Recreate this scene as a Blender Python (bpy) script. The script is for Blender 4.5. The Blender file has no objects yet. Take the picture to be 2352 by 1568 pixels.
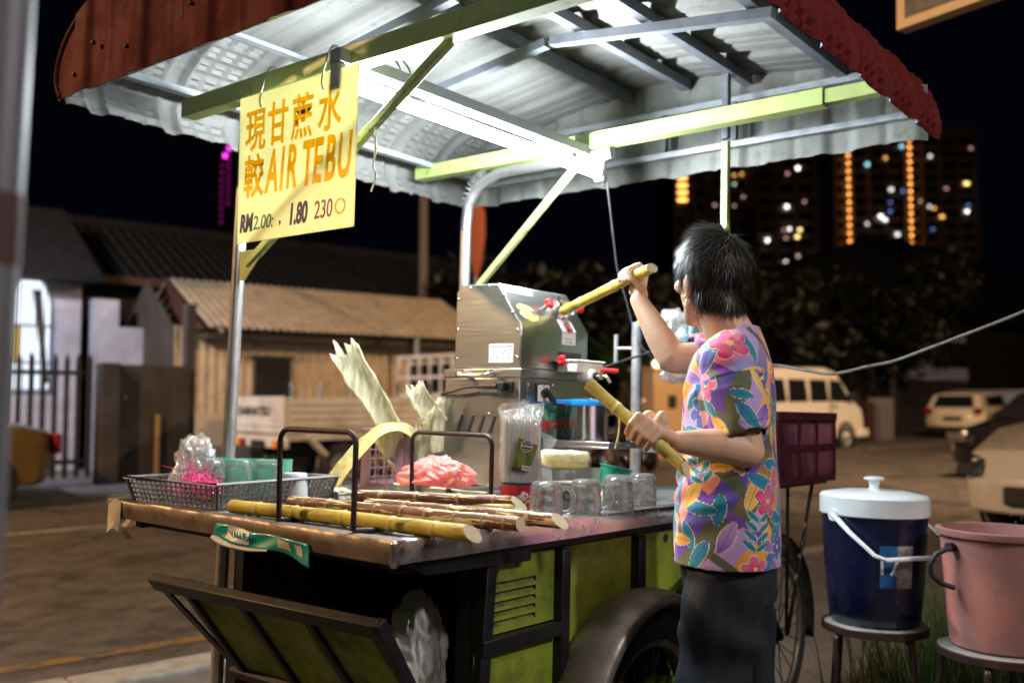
import bpy, bmesh, math, random
import numpy as np
from mathutils import Vector, Matrix, Euler, noise as mnoise
random.seed(7); rng = np.random.default_rng(7)
PI = math.pi
SC = bpy.context.scene
COL = SC.collection

# ---------------------------------------------------------------- camera, world, light, exposure
cam_d = bpy.data.cameras.new('camera'); cam = bpy.data.objects.new('camera', cam_d); COL.objects.link(cam)
_yaw, _pit, _rol = math.radians(39.2), math.radians(3.95), math.radians(1.3)
_f = Vector((math.cos(_yaw)*math.cos(_pit), math.sin(_yaw)*math.cos(_pit), math.sin(_pit)))
_r = Vector((math.sin(_yaw), -math.cos(_yaw), 0)); _u = _r.cross(_f)
_r2 = math.cos(_rol)*_r + math.sin(_rol)*_u; _u2 = -math.sin(_rol)*_r + math.cos(_rol)*_u
CAM = Vector((-1.3084, -1.34754, 1.15))
cam.matrix_world = Matrix(((_r2.x, _u2.x, -_f.x, CAM.x), (_r2.y, _u2.y, -_f.y, CAM.y), (_r2.z, _u2.z, -_f.z, CAM.z), (0, 0, 0, 1)))
cam_d.sensor_width = 36; cam_d.lens = 36*2200/2352
cam_d.clip_start = .05; cam_d.clip_end = 900
cam_d.dof.use_dof = True; cam_d.dof.focus_distance = 2.30; cam_d.dof.aperture_fstop = 2.0
cam_d.dof.aperture_blades = 9
SC.camera = cam
world = bpy.data.worlds.new('World'); SC.world = world; world.use_nodes = True
_bg = world.node_tree.nodes['Background']; _bg.inputs[0].default_value = (.30, .36, 1.0, 1); _bg.inputs[1].default_value = .0016
SC.view_settings.view_transform = 'Standard'; SC.view_settings.look = 'None'
SC.view_settings.exposure = .55; SC.view_settings.gamma = 1
SC.view_settings.use_curve_mapping = False
SC.cycles.use_denoising = True
SC.cycles.caustics_reflective = False; SC.cycles.caustics_refractive = False
SC.cycles.max_bounces = 10; SC.cycles.transparent_max_bounces = 24; SC.cycles.transmission_bounces = 10
SC.cycles.sample_clamp_indirect = 6
TUBE_STRENGTH = 285.

# street frame: the cart stands tilted a little against the level street
RF = Matrix(((.98176, .18889, -.0216, -1.28289), (-.18868, .98197, .0116, -1.36124), (.02341, -.00732, .9997, -.03029), (0, 0, 0, 1)))
def road_mat(s, t, z=0, rz=0): return RF @ Matrix.Translation((s, t, z)) @ Matrix.Rotation(rz, 4, 'Z')

def lamp_spot(s, t, z, color, power, radius, to=None, cone=130):
    """one spot light"""
    d = bpy.data.lights.new('street_or_fill_light', 'SPOT'); d.color = color; d.energy = power; d.shadow_soft_size = radius
    d.spot_size = math.radians(cone); d.spot_blend = .5
    o = bpy.data.objects.new('street_or_fill_light', d); COL.objects.link(o)
    p = RF @ Vector((s, t, z)); q = RF @ Vector(to if to else (s, t, 0))
    o.location = p; o.rotation_euler = (q-p).to_track_quat('-Z', 'Y').to_euler()
    return o
SODIUM = (1, .60, .29)
LAMPS = [  # s, t, z, colour, power, aim
    (-6., 9., 7., SODIUM, 3800, (6, 12, 0)),
    (15., 4.6, 6.5, (1, .66, .38), 2200, (18, 11, 0)),
    (22., 1.5, 6.5, (1, .62, .32), 1500, (24, 11, 0)),
    (1.5, 13.4, 4.6, (.72, .80, 1), 650, (4.4, 16.5, 2.2)),
    (4.0, -2.0, 5.0, (1, .76, .58), 80, (6.5, 2.6, .3)),  # added fill for the parked car and bucket, source unseen
    (2.4, -1.7, 3.3, (1, .92, .86), 175, (1.9, 1.5, 1.1)),  # added fill for the shirt and the cart's side panels, source unseen
    (-1.5, -1.2, 3.6, (1, .86, .76), 75, (2.2, 1.5, .6)),  # added fill from behind the camera, source unseen
]
for _s, _t, _z, _c, _p, _to in LAMPS: lamp_spot(_s, _t, _z-.25, _c, _p, .12, _to, 168 if _s == 15. else 130)

# ---------------------------------------------------------------- helpers
WM = {}                                   # world matrix of every root / part
def thing(name, label, cat, loc=(0, 0, 0), rz=0, group=None, frame=None):
    o = bpy.data.objects.new(name, None); COL.objects.link(o); o.empty_display_size = .05
    m = (frame or Matrix.Identity(4)) @ Matrix.Translation(loc) @ Matrix.Rotation(rz, 4, 'Z')
    o.matrix_world = m; WM[o.name] = m
    return tag(o, label, cat, group)
def tag(o, label=None, cat=None, group=None, kind=None):
    if label: o['label'] = label
    if cat: o['category'] = cat
    if group: o['group'] = group
    if kind: o['kind'] = kind
    return o
def link(name, me, parent=None, label=None):
    o = bpy.data.objects.new(name, me); COL.objects.link(o)
    if parent is not None:
        o.parent = parent; WM[o.name] = WM[parent.name]
    else: WM[o.name] = Matrix.Identity(4)
    if label: o['label'] = label
    return o
def copy_tree(o, parent=None):
    c = o.copy(); COL.objects.link(c)
    if parent is not None: c.parent = parent
    for ch in list(o.children): copy_tree(ch, c)
    return c
def place_copy(src, loc, rz=0, label=None, frame=None, scale=None):
    c = copy_tree(src)
    m = (frame or Matrix.Identity(4)) @ Matrix.Translation(loc) @ (rz if isinstance(rz, Matrix) else Matrix.Rotation(rz, 4, 'Z'))
    if scale: m = m @ Matrix.Diagonal((scale, scale, scale, 1))
    c.matrix_world = m; WM[c.name] = m
    if label: c['label'] = label
    return c
def V(*a): return Vector(a)
def frame_to(p0, p1):
    """matrix at p0 whose z axis runs to p1"""
    p0, p1 = Vector(p0), Vector(p1)
    q = (p1-p0).to_track_quat('Z', 'Y')
    return Matrix.Translation(p0) @ q.to_matrix().to_4x4()
def axes(o, x, y, z):
    return Matrix(((x[0], y[0], z[0], o[0]), (x[1], y[1], z[1], o[1]), (x[2], y[2], z[2], o[2]), (0, 0, 0, 1)))
def smooth_path(pts, n=8):
    P = [Vector(p) for p in pts]; out = []
    for i in range(len(P)-1):
        a, b = P[i], P[i+1]; p0 = P[i-1] if i else a*2-b; p3 = P[i+2] if i+2 < len(P) else b*2-a
        for k in range(n):
            t = k/n
            out.append(.5*((2*a)+(b-p0)*t+(2*p0-5*a+4*b-p3)*t*t+(3*a-p0-3*b+p3)*t*t*t))
    return out+[P[-1]]

class MB:
    def __init__(s): s.v = []; s.f = []; s.mi = []; s.m = 0
    def add(s, vs, fs, m=None):
        n = len(s.v); s.v += [tuple(v) for v in vs]; s.f += [tuple(i+n for i in f) for f in fs]
        s.mi += [s.m if m is None else m]*len(fs); return s
    def box(s, lo, hi, M=None, m=None):
        x0, y0, z0 = lo; x1, y1, z1 = hi
        vs = [(x0, y0, z0), (x1, y0, z0), (x1, y1, z0), (x0, y1, z0), (x0, y0, z1), (x1, y0, z1), (x1, y1, z1), (x0, y1, z1)]
        if M is not None: vs = [M @ Vector(v) for v in vs]
        return s.add(vs, [(0, 3, 2, 1), (4, 5, 6, 7), (0, 1, 5, 4), (1, 2, 6, 5), (2, 3, 7, 6), (3, 0, 4, 7)], m)
    def cbox(s, c, d, M=None, m=None):
        return s.box((c[0]-d[0]/2, c[1]-d[1]/2, c[2]-d[2]/2), (c[0]+d[0]/2, c[1]+d[1]/2, c[2]+d[2]/2), M, m)
    def bar(s, p0, p1, w, h, up=(0, 0, 1), m=None):
        p0, p1, up = Vector(p0), Vector(p1), Vector(up); d = p1-p0; L = d.length; d.normalize()
        x = d.cross(up)
        if x.length < 1e-5: x = d.cross(Vector((1, 0, 0)))
        x.normalize(); y = x.cross(d)
        return s.box((-w/2, -h/2, 0), (w/2, h/2, L), axes(p0, x, y, d), m)
    def tube(s, path, r, n=8, closed=False, cap=True, m=None, flat=1.):
        P = [Vector(p) for p in path]; k = len(P); R = r if hasattr(r, '__len__') else [r]*k
        vs = []; fs = []; prev = None
        for i in range(k):
            if closed: d = P[(i+1) % k]-P[i-1]
            else: d = P[min(i+1, k-1)]-P[max(i-1, 0)]
            if d.length < 1e-9: d = Vector((0, 0, 1))
            d.normalize()
            if prev is None:
                a = Vector((0, 0, 1)) if abs(d.z) < .9 else Vector((1, 0, 0)); x = d.cross(a).normalized()
            else: x = (prev-d*prev.dot(d)).normalized()
            prev = x; y = d.cross(x)
            for j in range(n):
                t = 2*PI*j/n; vs.append(P[i]+(x*math.cos(t)+y*math.sin(t)*flat)*R[i])
        for i in range(k if closed else k-1):
            a, b = i*n, ((i+1) % k)*n
            for j in range(n): fs.append((a+j, a+(j+1) % n, b+(j+1) % n, b+j))
        if cap and not closed:
            fs.append(tuple(range(n-1, -1, -1))); fs.append(tuple(range((k-1)*n, k*n)))
        return s.add(vs, fs, m)
    def rod(s, p0, p1, r, n=8, m=None, r1=None): return s.tube([p0, p1], [r, r if r1 is None else r1], n, m=m)
    def lathe(s, prof, n=24, M=None, m=None, sx=1., sy=1., cap0=False, cap1=False, mats=None):
        k = len(prof); vs = []
        for r, z in prof:
            for j in range(n):
                t = 2*PI*j/n; vs.append(Vector((r*math.cos(t)*sx, r*math.sin(t)*sy, z)))
        if M is not None: vs = [M @ v for v in vs]
        for i in range(k-1):
            fs = [(i*n+j, i*n+(j+1) % n, (i+1)*n+(j+1) % n, (i+1)*n+j) for j in range(n)]
            if i == 0: base = len(s.v); s.add(vs, fs, mats[i] if mats else m)
            else:
                s.f += [tuple(q+base for q in f) for f in fs]; s.mi += [(mats[i] if mats else (s.m if m is None else m))]*n
        if cap0: s.f.append(tuple(base+j for j in range(n-1, -1, -1))); s.mi.append(mats[0] if mats else (s.m if m is None else m))
        if cap1: s.f.append(tuple(base+(k-1)*n+j for j in range(n))); s.mi.append(mats[-1] if mats else (s.m if m is None else m))
        return s
    def sphere(s, c, r, nu=16, nv=10, M=None, m=None):
        rx, ry, rz = (r, r, r) if not hasattr(r, '__len__') else r
        vs = []; fs = []
        for i in range(nv+1):
            a = PI*i/nv
            for j in range(nu):
                b = 2*PI*j/nu; v = Vector((c[0]+rx*math.sin(a)*math.cos(b), c[1]+ry*math.sin(a)*math.sin(b), c[2]+rz*math.cos(a)))
                vs.append(M @ v if M is not None else v)
        for i in range(nv):
            for j in range(nu): fs.append((i*nu+j, (i+1)*nu+j, (i+1)*nu+(j+1) % nu, i*nu+(j+1) % nu))
        return s.add(vs, fs, m)
    def grid(s, fn, nu, nv, wu=False, wv=False, m=None, flip=False):
        vs = [fn(i/(nu if wu else nu-1), j/(nv if wv else nv-1)) for i in range(nu) for j in range(nv)]; fs = []
        for i in range(nu if wu else nu-1):
            for j in range(nv if wv else nv-1):
                a, b, c, d = i*nv+j, ((i+1) % nu)*nv+j, ((i+1) % nu)*nv+(j+1) % nv, i*nv+(j+1) % nv
                fs.append((a, d, c, b) if flip else (a, b, c, d))
        return s.add(vs, fs, m)
    def prism(s, poly, h0, h1, M=None, m=None):
        """poly in local xy, extruded from z = h0 to h1"""
        n = len(poly); vs = [Vector((p[0], p[1], h0)) for p in poly]+[Vector((p[0], p[1], h1)) for p in poly]
        if M is not None: vs = [M @ v for v in vs]
        fs = [tuple(range(n-1, -1, -1)), tuple(range(n, 2*n))]+[(i, (i+1) % n, n+(i+1) % n, n+i) for i in range(n)]
        return s.add(vs, fs, m)
    def done(s, name, mats, parent=None, smooth=None, bevel=0, frame=None, label=None, local=False, seg=2, solid=0, subd=0):
        """vertices are in cart (world) coordinates, or in `frame`; local=True: already in the parent's own space"""
        me = bpy.data.meshes.new(name); me.from_pydata(s.v, [], s.f)
        if not isinstance(mats, (list, tuple)): mats = [mats]
        for x in mats: me.materials.append(x)
        if len(mats) > 1: me.polygons.foreach_set('material_index', s.mi)
        M = frame.copy() if frame is not None else Matrix.Identity(4)
        if parent is not None and not local: M = WM[parent.name].inverted() @ M
        me.transform(M); me.update()
        if smooth is not None:
            me.polygons.foreach_set('use_smooth', [True]*len(me.polygons))
            if smooth < 180: me.set_sharp_from_angle(angle=math.radians(smooth))
        o = link(name, me, parent, label)
        if solid: d = o.modifiers.new('solid', 'SOLIDIFY'); d.thickness = solid; d.offset = 0
        if subd: d = o.modifiers.new('subd', 'SUBSURF'); d.levels = subd; d.render_levels = subd
        if bevel:
            d = o.modifiers.new('bevel', 'BEVEL'); d.width = bevel; d.segments = seg; d.limit_method = 'ANGLE'; d.angle_limit = math.radians(40)
            if smooth is None: me.polygons.foreach_set('use_smooth', [True]*len(me.polygons)); me.set_sharp_from_angle(angle=math.radians(50))
        return o

def text_mesh(body, size, M, mat, parent, name='lettering', extrude=.0006, offset=0., frame=None, xs=1., shear=0., align='CENTER', space=1., label=None, bevel=0):
    """flat lettering; M maps the text plane (x right, y up) into cart space"""
    c = bpy.data.curves.new('txt', 'FONT'); c.body = body; c.size = size; c.extrude = extrude; c.offset = offset
    c.align_x = align; c.align_y = 'CENTER'; c.shear = shear; c.space_character = space; c.resolution_u = 3
    o = bpy.data.objects.new('txt', c); COL.objects.link(o)
    dg = bpy.context.evaluated_depsgraph_get(); me = bpy.data.meshes.new_from_object(o.evaluated_get(dg))
    bpy.data.objects.remove(o); bpy.data.curves.remove(c)
    me.transform(Matrix.Diagonal((xs, 1, 1, 1))); me.materials.clear(); me.materials.append(mat)
    M = (frame @ M) if frame is not None else M
    me.transform(WM[parent.name].inverted() @ M); me.name = name
    return link(name, me, parent, label)

# ---------------------------------------------------------------- materials
def nt_new(name):
    m = bpy.data.materials.new(name); m.use_nodes = True; nt = m.node_tree
    return m, nt, nt.nodes['Principled BSDF'], nt.nodes['Material Output']
def _n(nt, t, **k):
    n = nt.nodes.new(t)
    for a, b in k.items():
        if a.startswith('i_'):
            key = a[2:]; key = int(key) if key.isdigit() else key.replace('_', ' ')
            n.inputs[key].default_value = b
        else: setattr(n, a, b)
    return n
def ramp(nt, stops, interp='LINEAR'):
    r = nt.nodes.new('ShaderNodeValToRGB'); e = r.color_ramp.elements; r.color_ramp.interpolation = interp
    while len(e) > 2: e.remove(e[-1])
    for i, (p, c) in enumerate(stops):
        x = e[i] if i < 2 else e.new(p)
        x.position = p; x.color = (*c, 1) if len(c) == 3 else c
    return r
def M_(name, col, rough=.5, metal=0., var=.12, scale=14., bump=0., bscale=None, dirt=None, dirt_amt=.0, dscale=5., stretch=(1, 1, 1),
       coat=0., spec=.5, rvar=.15, trans=0., sss=0., alpha=1., dlow=.45, dsharp=.2, aniso=None):
    m, nt, b, out = nt_new(name); L = nt.links.new
    tc = _n(nt, 'ShaderNodeTexCoord'); mp = _n(nt, 'ShaderNodeMapping'); mp.inputs['Scale'].default_value = stretch
    L(tc.outputs['Object'], mp.inputs[0])
    ns = _n(nt, 'ShaderNodeTexNoise', i_Scale=scale, i_Detail=6., i_Roughness=.62); L(mp.outputs[0], ns.inputs['Vector'])
    c = Vector(col)
    r = ramp(nt, [(.25, tuple(c*(1-var*1.6))), (.5, tuple(c)), (.78, tuple(min(1, x*(1+var)+var*.02) for x in c))]); L(ns.outputs['Fac'], r.inputs[0])
    colsock = r.outputs[0]
    rb = _n(nt, 'ShaderNodeMapRange', i_3=max(.02, rough-rvar), i_4=min(1, rough+rvar)); L(ns.outputs['Fac'], rb.inputs[0]); rsock = rb.outputs[0]
    if dirt is not None:
        n2 = _n(nt, 'ShaderNodeTexNoise', i_Scale=dscale, i_Detail=9., i_Roughness=.7); L(tc.outputs['Object'], n2.inputs['Vector'])
        mr = _n(nt, 'ShaderNodeMapRange', i_1=dlow, i_2=dlow+dsharp, i_3=0., i_4=dirt_amt); L(n2.outputs['Fac'], mr.inputs[0])
        mx = _n(nt, 'ShaderNodeMixRGB'); mx.inputs[2].default_value = (*dirt, 1); L(mr.outputs[0], mx.inputs[0]); L(colsock, mx.inputs[1]); colsock = mx.outputs[0]
        mt = _n(nt, 'ShaderNodeMath', operation='MULTIPLY', i_1=-metal*.8); L(mr.outputs[0], mt.inputs[0])
        ad = _n(nt, 'ShaderNodeMath', operation='ADD', i_1=metal); L(mt.outputs[0], ad.inputs[0]); L(ad.outputs[0], b.inputs['Metallic'])
        rr = _n(nt, 'ShaderNodeMath', operation='MULTIPLY', i_1=.35); L(mr.outputs[0], rr.inputs[0])
        ra = _n(nt, 'ShaderNodeMath', operation='ADD'); L(rr.outputs[0], ra.inputs[0]); L(rsock, ra.inputs[1]); rsock = ra.outputs[0]
    else: b.inputs['Metallic'].default_value = metal
    L(colsock, b.inputs['Base Color']); L(rsock, b.inputs['Roughness'])
    b.inputs['Specular IOR Level'].default_value = spec
    b.inputs['Coat Weight'].default_value = coat; b.inputs['Transmission Weight'].default_value = trans
    if coat: b.inputs['Coat Roughness'].default_value = .08
    if sss:
        b.inputs['Subsurface Weight'].default_value = sss; b.inputs['Subsurface Radius'].default_value = (1, .4, .2); b.inputs['Subsurface Scale'].default_value = .008
    if alpha < 1: b.inputs['Alpha'].default_value = alpha
    if bump:
        n3 = _n(nt, 'ShaderNodeTexNoise', i_Scale=bscale or scale*3, i_Detail=5., i_Roughness=.6); L(mp.outputs[0], n3.inputs['Vector'])
        bp = _n(nt, 'ShaderNodeBump', i_Strength=min(1., bump), i_Distance=.01); L(n3.outputs['Fac'], bp.inputs['Height']); L(bp.outputs[0], b.inputs['Normal'])
    return m
def M_emit(name, col, strength, base=(.02, .02, .02), sample=False):
    m, nt, b, out = nt_new(name); b.inputs['Base Color'].default_value = (*base, 1); b.inputs['Roughness'].default_value = .4
    b.inputs['Emission Color'].default_value = (*col, 1); b.inputs['Emission Strength'].default_value = strength
    if not sample: m.cycles.emission_sampling = 'NONE'
    return m
def M_film(name, col=(1, 1, 1), gloss=.25, rough=.08, haze=.06, bump=.4, bscale=30., tint=(1, 1, 1)):
    """thin clear plastic: mostly see-through, glossy by facing angle, a little milky"""
    m, nt, b, out = nt_new(name); L = nt.links.new; nt.nodes.remove(b)
    tr = _n(nt, 'ShaderNodeBsdfTransparent'); tr.inputs[0].default_value = (*tint, 1)
    gl = _n(nt, 'ShaderNodeBsdfGlossy', i_Roughness=rough); df = _n(nt, 'ShaderNodeBsdfTranslucent'); df.inputs[0].default_value = (*col, 1)
    d2 = _n(nt, 'ShaderNodeBsdfDiffuse'); d2.inputs[0].default_value = (*col, 1)
    lw = _n(nt, 'ShaderNodeLayerWeight', i_Blend=.35)
    tc = _n(nt, 'ShaderNodeTexCoord'); ns = _n(nt, 'ShaderNodeTexNoise', i_Scale=bscale, i_Detail=3.); L(tc.outputs['Object'], ns.inputs['Vector'])
    bp = _n(nt, 'ShaderNodeBump', i_Strength=bump, i_Distance=.01); L(ns.outputs['Fac'], bp.inputs['Height'])
    for x in (gl, df, d2): L(bp.outputs[0], x.inputs['Normal'])
    L(bp.outputs[0], lw.inputs['Normal'])
    mr = _n(nt, 'ShaderNodeMapRange', i_1=0., i_2=1., i_3=gloss*.25, i_4=min(1, gloss*2.2)); L(lw.outputs['Facing'], mr.inputs[0])
    a = _n(nt, 'ShaderNodeMixShader'); L(mr.outputs[0], a.inputs[0]); L(tr.outputs[0], a.inputs[1]); L(gl.outputs[0], a.inputs[2])
    dd = _n(nt, 'ShaderNodeMixShader', i_0=.5); L(df.outputs[0], dd.inputs[1]); L(d2.outputs[0], dd.inputs[2])
    c = _n(nt, 'ShaderNodeMixShader', i_0=haze); L(a.outputs[0], c.inputs[1]); L(dd.outputs[0], c.inputs[2]); L(c.outputs[0], out.inputs[0])
    return m
def M_translucent(name, col, amount=.5, rough=.4, var=.05, scale=20., gloss=.05, bump=0., stretch=(1, 1, 1)):
    m, nt, b, out = nt_new(name); L = nt.links.new
    tc = _n(nt, 'ShaderNodeTexCoord'); mp = _n(nt, 'ShaderNodeMapping'); mp.inputs['Scale'].default_value = stretch; L(tc.outputs['Object'], mp.inputs[0]); ns = _n(nt, 'ShaderNodeTexNoise', i_Scale=scale, i_Detail=5.); L(mp.outputs[0], ns.inputs['Vector'])
    c = Vector(col); r = ramp(nt, [(.3, tuple(c*(1-var*1.5))), (.65, tuple(c))]); L(ns.outputs['Fac'], r.inputs[0])
    L(r.outputs[0], b.inputs['Base Color']); b.inputs['Roughness'].default_value = rough
    t = _n(nt, 'ShaderNodeBsdfTranslucent'); L(r.outputs[0], t.inputs[0])
    mx = _n(nt, 'ShaderNodeMixShader', i_0=amount); L(b.outputs[0], mx.inputs[1]); L(t.outputs[0], mx.inputs[2]); L(mx.outputs[0], out.inputs[0])
    if bump:
        bp = _n(nt, 'ShaderNodeBump', i_Strength=bump, i_Distance=.01); L(ns.outputs['Fac'], bp.inputs['Height'])
        L(bp.outputs[0], b.inputs['Normal']); L(bp.outputs[0], t.inputs['Normal'])
    return m
def M_glass(name, tint=(.93, .98, .96), rough=.02, clear=.3, haze=.07):  # haze: white diffuse standing in for the lamp's inner reflections
    m, nt, b, out = nt_new(name); L = nt.links.new
    b.inputs['Base Color'].default_value = (*tint, 1); b.inputs['Roughness'].default_value = rough
    b.inputs['Transmission Weight'].default_value = 1; b.inputs['IOR'].default_value = 1.48
    t = _n(nt, 'ShaderNodeBsdfTransparent'); t.inputs[0].default_value = (*tint, 1)
    mx = _n(nt, 'ShaderNodeMixShader', i_0=clear); L(b.outputs[0], mx.inputs[1]); L(t.outputs[0], mx.inputs[2]); df = _n(nt, 'ShaderNodeBsdfDiffuse'); df.inputs[0].default_value = (.9, .95, .93, 1); m2 = _n(nt, 'ShaderNodeMixShader', i_0=haze); L(mx.outputs[0], m2.inputs[1]); L(df.outputs[0], m2.inputs[2]); L(m2.outputs[0], out.inputs[0])
    return m
def M_attr(name, attr='print', rough=.7, bump=.1, bscale=400., sheen=.2, trans=0.):
    m, nt, b, out = nt_new(name); L = nt.links.new
    a = _n(nt, 'ShaderNodeAttribute', attribute_name=attr); L(a.outputs['Color'], b.inputs['Base Color']); b.inputs['Roughness'].default_value = rough
    b.inputs['Sheen Weight'].default_value = sheen
    if bump:
        tc = _n(nt, 'ShaderNodeTexCoord'); ns = _n(nt, 'ShaderNodeTexNoise', i_Scale=bscale, i_Detail=2.); L(tc.outputs['Object'], ns.inputs['Vector'])
        bp = _n(nt, 'ShaderNodeBump', i_Strength=bump, i_Distance=.002); L(ns.outputs['Fac'], bp.inputs['Height']); L(bp.outputs[0], b.inputs['Normal'])
    return m
def set_attr(me, name, cols):
    at = me.color_attributes.new(name, 'FLOAT_COLOR', 'POINT'); c = np.ones((len(me.vertices), 4), np.float32); c[:, :3] = cols
    at.data.foreach_set('color', c.ravel())

MT = dict(
    steel=M_('brushed_stainless_steel', (.50, .50, .50), .33, 1., .10, 9, stretch=(1, 1, 30), rvar=.10, bump=.04),
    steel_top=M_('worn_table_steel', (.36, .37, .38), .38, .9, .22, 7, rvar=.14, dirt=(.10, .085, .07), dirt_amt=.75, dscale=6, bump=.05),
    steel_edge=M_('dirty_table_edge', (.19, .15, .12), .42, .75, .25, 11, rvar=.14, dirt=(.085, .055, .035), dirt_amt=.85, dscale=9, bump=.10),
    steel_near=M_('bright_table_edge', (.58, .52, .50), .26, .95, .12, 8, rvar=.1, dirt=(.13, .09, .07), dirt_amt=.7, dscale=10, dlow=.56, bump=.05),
    chrome=M_('polished_steel', (.68, .68, .68), .20, 1., .05, 20, rvar=.08),
    post=M_('stainless_post', (.60, .60, .60), .34, .9, .08, 30, rvar=.08),
    galv=M_('galvanised_steel', (.34, .36, .39), .48, .65, .20, 22, rvar=.15, dirt=(.16, .11, .07), dirt_amt=.6, dscale=14, dlow=.56, bump=.08),
    purlin=M_('grey_painted_angle_iron', (.13, .14, .165), .55, .4, .2, 18, dirt=(.14, .09, .05), dirt_amt=.6, dscale=12, dlow=.55),
    green=M_('lime_green_paint', (.40, .49, .17), .46, 0, .10, 12, dirt=(.07, .06, .025), dirt_amt=.8, dscale=16, dlow=.60, dsharp=.1, bump=.05),
    green_dirty=M_('grimy_green_panel', (.25, .33, .028), .55, 0, .2, 6, dirt=(.03, .03, .012), dirt_amt=.9, dscale=7, dlow=.46, dsharp=.28, bump=.06),
    roof_in=M_('white_roof_sheet_underside', (.145, .145, .138), .72, .1, .08, 9, dirt=(.10, .095, .08), dirt_amt=.8, dscale=26, dlow=.56, dsharp=.14, bump=.06),
    roof_out=M_('dark_red_roof_paint', (.095, .010, .011), .7, 0, .16, 12, spec=.06, dirt=(.06, .02, .02), dirt_amt=.6, dscale=8),
    gable_in=M_('grey_weathered_sheet', (.165, .17, .157), .6, .1, .14, 16, dirt=(.085, .08, .065), dirt_amt=.8, dscale=22, dlow=.52, bump=.06),
    black=M_('black_painted_iron', (.012, .012, .016), .45, .3, .3, 20, dirt=(.05, .025, .015), dirt_amt=.6, dscale=12, dlow=.58, bump=.08),
    rust=M_('dark_rusty_rod', (.035, .024, .022), .5, .5, .35, 60, bump=.2),
    rubber=M_('tyre_rubber', (.018, .018, .020), .62, 0, .3, 40, bump=.15),
    fender=M_('bare_metal_fender', (.28, .25, .23), .42, .8, .2, 9, dirt=(.09, .06, .045), dirt_amt=.6, dscale=7, bump=.05),
    red_plastic=M_('red_plastic', (.75, .02, .025), .35, 0, .06, 30, coat=.2),
    white_plastic=M_('white_plastic', (.80, .80, .78), .38, 0, .05, 20, coat=.15),
    black_plastic=M_('black_plastic', (.015, .015, .017), .4, 0, .1, 30),
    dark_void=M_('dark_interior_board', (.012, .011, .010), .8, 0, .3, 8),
    paper=M_('white_label_paper', (.82, .83, .84), .5, 0, .03, 20),
    ink=M_('printed_ink', (.02, .02, .03), .5, 0, .0, 5),
    asphalt=M_('asphalt', (.105, .090, .080), .85, 0, .42, 5., bump=1., bscale=38, dirt=(.03, .025, .022), dirt_amt=.85, dscale=1.3, dlow=.50, dsharp=.1),
    concrete=M_('pavement_concrete', (.13, .12, .11), .85, 0, .22, 3.5, bump=.3, bscale=60, dirt=(.07, .06, .05), dirt_amt=.6, dscale=3),
    kerb=M_('kerb_concrete', (.34, .31, .27), .85, 0, .2, 5, bump=.3, bscale=50, dirt=(.10, .085, .07), dirt_amt=.6, dscale=6),
    soil=M_('dark_soil', (.045, .036, .026), .95, 0, .4, 6, bump=.6),
)
# ================================================================ SETTING
ROAD_Z = -.09
def sheet(mb, s0, t0, s1, t1, z, m=None): mb.add([(s0, t0, z), (s1, t0, z), (s1, t1, z), (s0, t1, z)], [(0, 1, 2, 3)], m)
m = MB(); sheet(m, -60, -60, 320, 320, -.16); tag(m.done('ground', MT['soil'], frame=RF), kind='structure')
m = MB(); m.box((-40, 4.37, -.15), (90, 12.35, ROAD_Z)); tag(m.done('road', MT['asphalt'], frame=RF), kind='structure')
m = MB(); m.box((-40, -14, -.155), (90, 3.93, -.004)); pv = tag(m.done('pavement', MT['concrete'], frame=RF), kind='structure')
m = MB(); m.box((-40, 12.36, -.15), (90, 19., .0)); tag(m.done('far_pavement', MT['concrete'], frame=RF), kind='structure')
kb = bpy.data.objects.new('kerb', None); COL.objects.link(kb); kb.matrix_world = Matrix.Identity(4); WM['kerb'] = Matrix.Identity(4); tag(kb, kind='structure')
base = None
for i in range(24):
    s = -6+i*.9; m = MB(); m.box((s+.004, 4.14, -.14), (s+.894, 4.366, .012+.006*random.random())); m.done('kerb_stone', MT['kerb'], kb, frame=RF, bevel=.012)
m = MB()
for i in range(22):                                # drain cover slabs between pavement and kerb
    s = -5+i*.62; m = MB(); m.box((s+.004, 3.94, -.1), (s+.614, 4.13, -.008+.008*random.random())); m.done('drain_slab', MT['concrete'], kb, frame=RF, bevel=.006)
yel = M_('worn_yellow_road_paint', (.30, .17, .025), .8, 0, .3, 5, dirt=(.09, .075, .062), dirt_amt=1, dscale=5, dlow=.40, dsharp=.12)
wht = M_('worn_white_road_paint', (.42, .38, .34), .8, 0, .2, 5, dirt=(.08, .06, .05), dirt_amt=.9, dscale=8, dlow=.5)
m = MB(); sheet(m, -6, 4.97, 60, 5.08, ROAD_Z+.004); tag(m.done('yellow_road_line', yel, frame=RF), kind='structure')
for i in range(8):
    m = MB(); sheet(m, 2.1+i*6, 9.93, 3.7+i*6, 10.04, ROAD_Z+.004); tag(m.done('white_road_line', wht, frame=RF), kind='structure')

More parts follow.
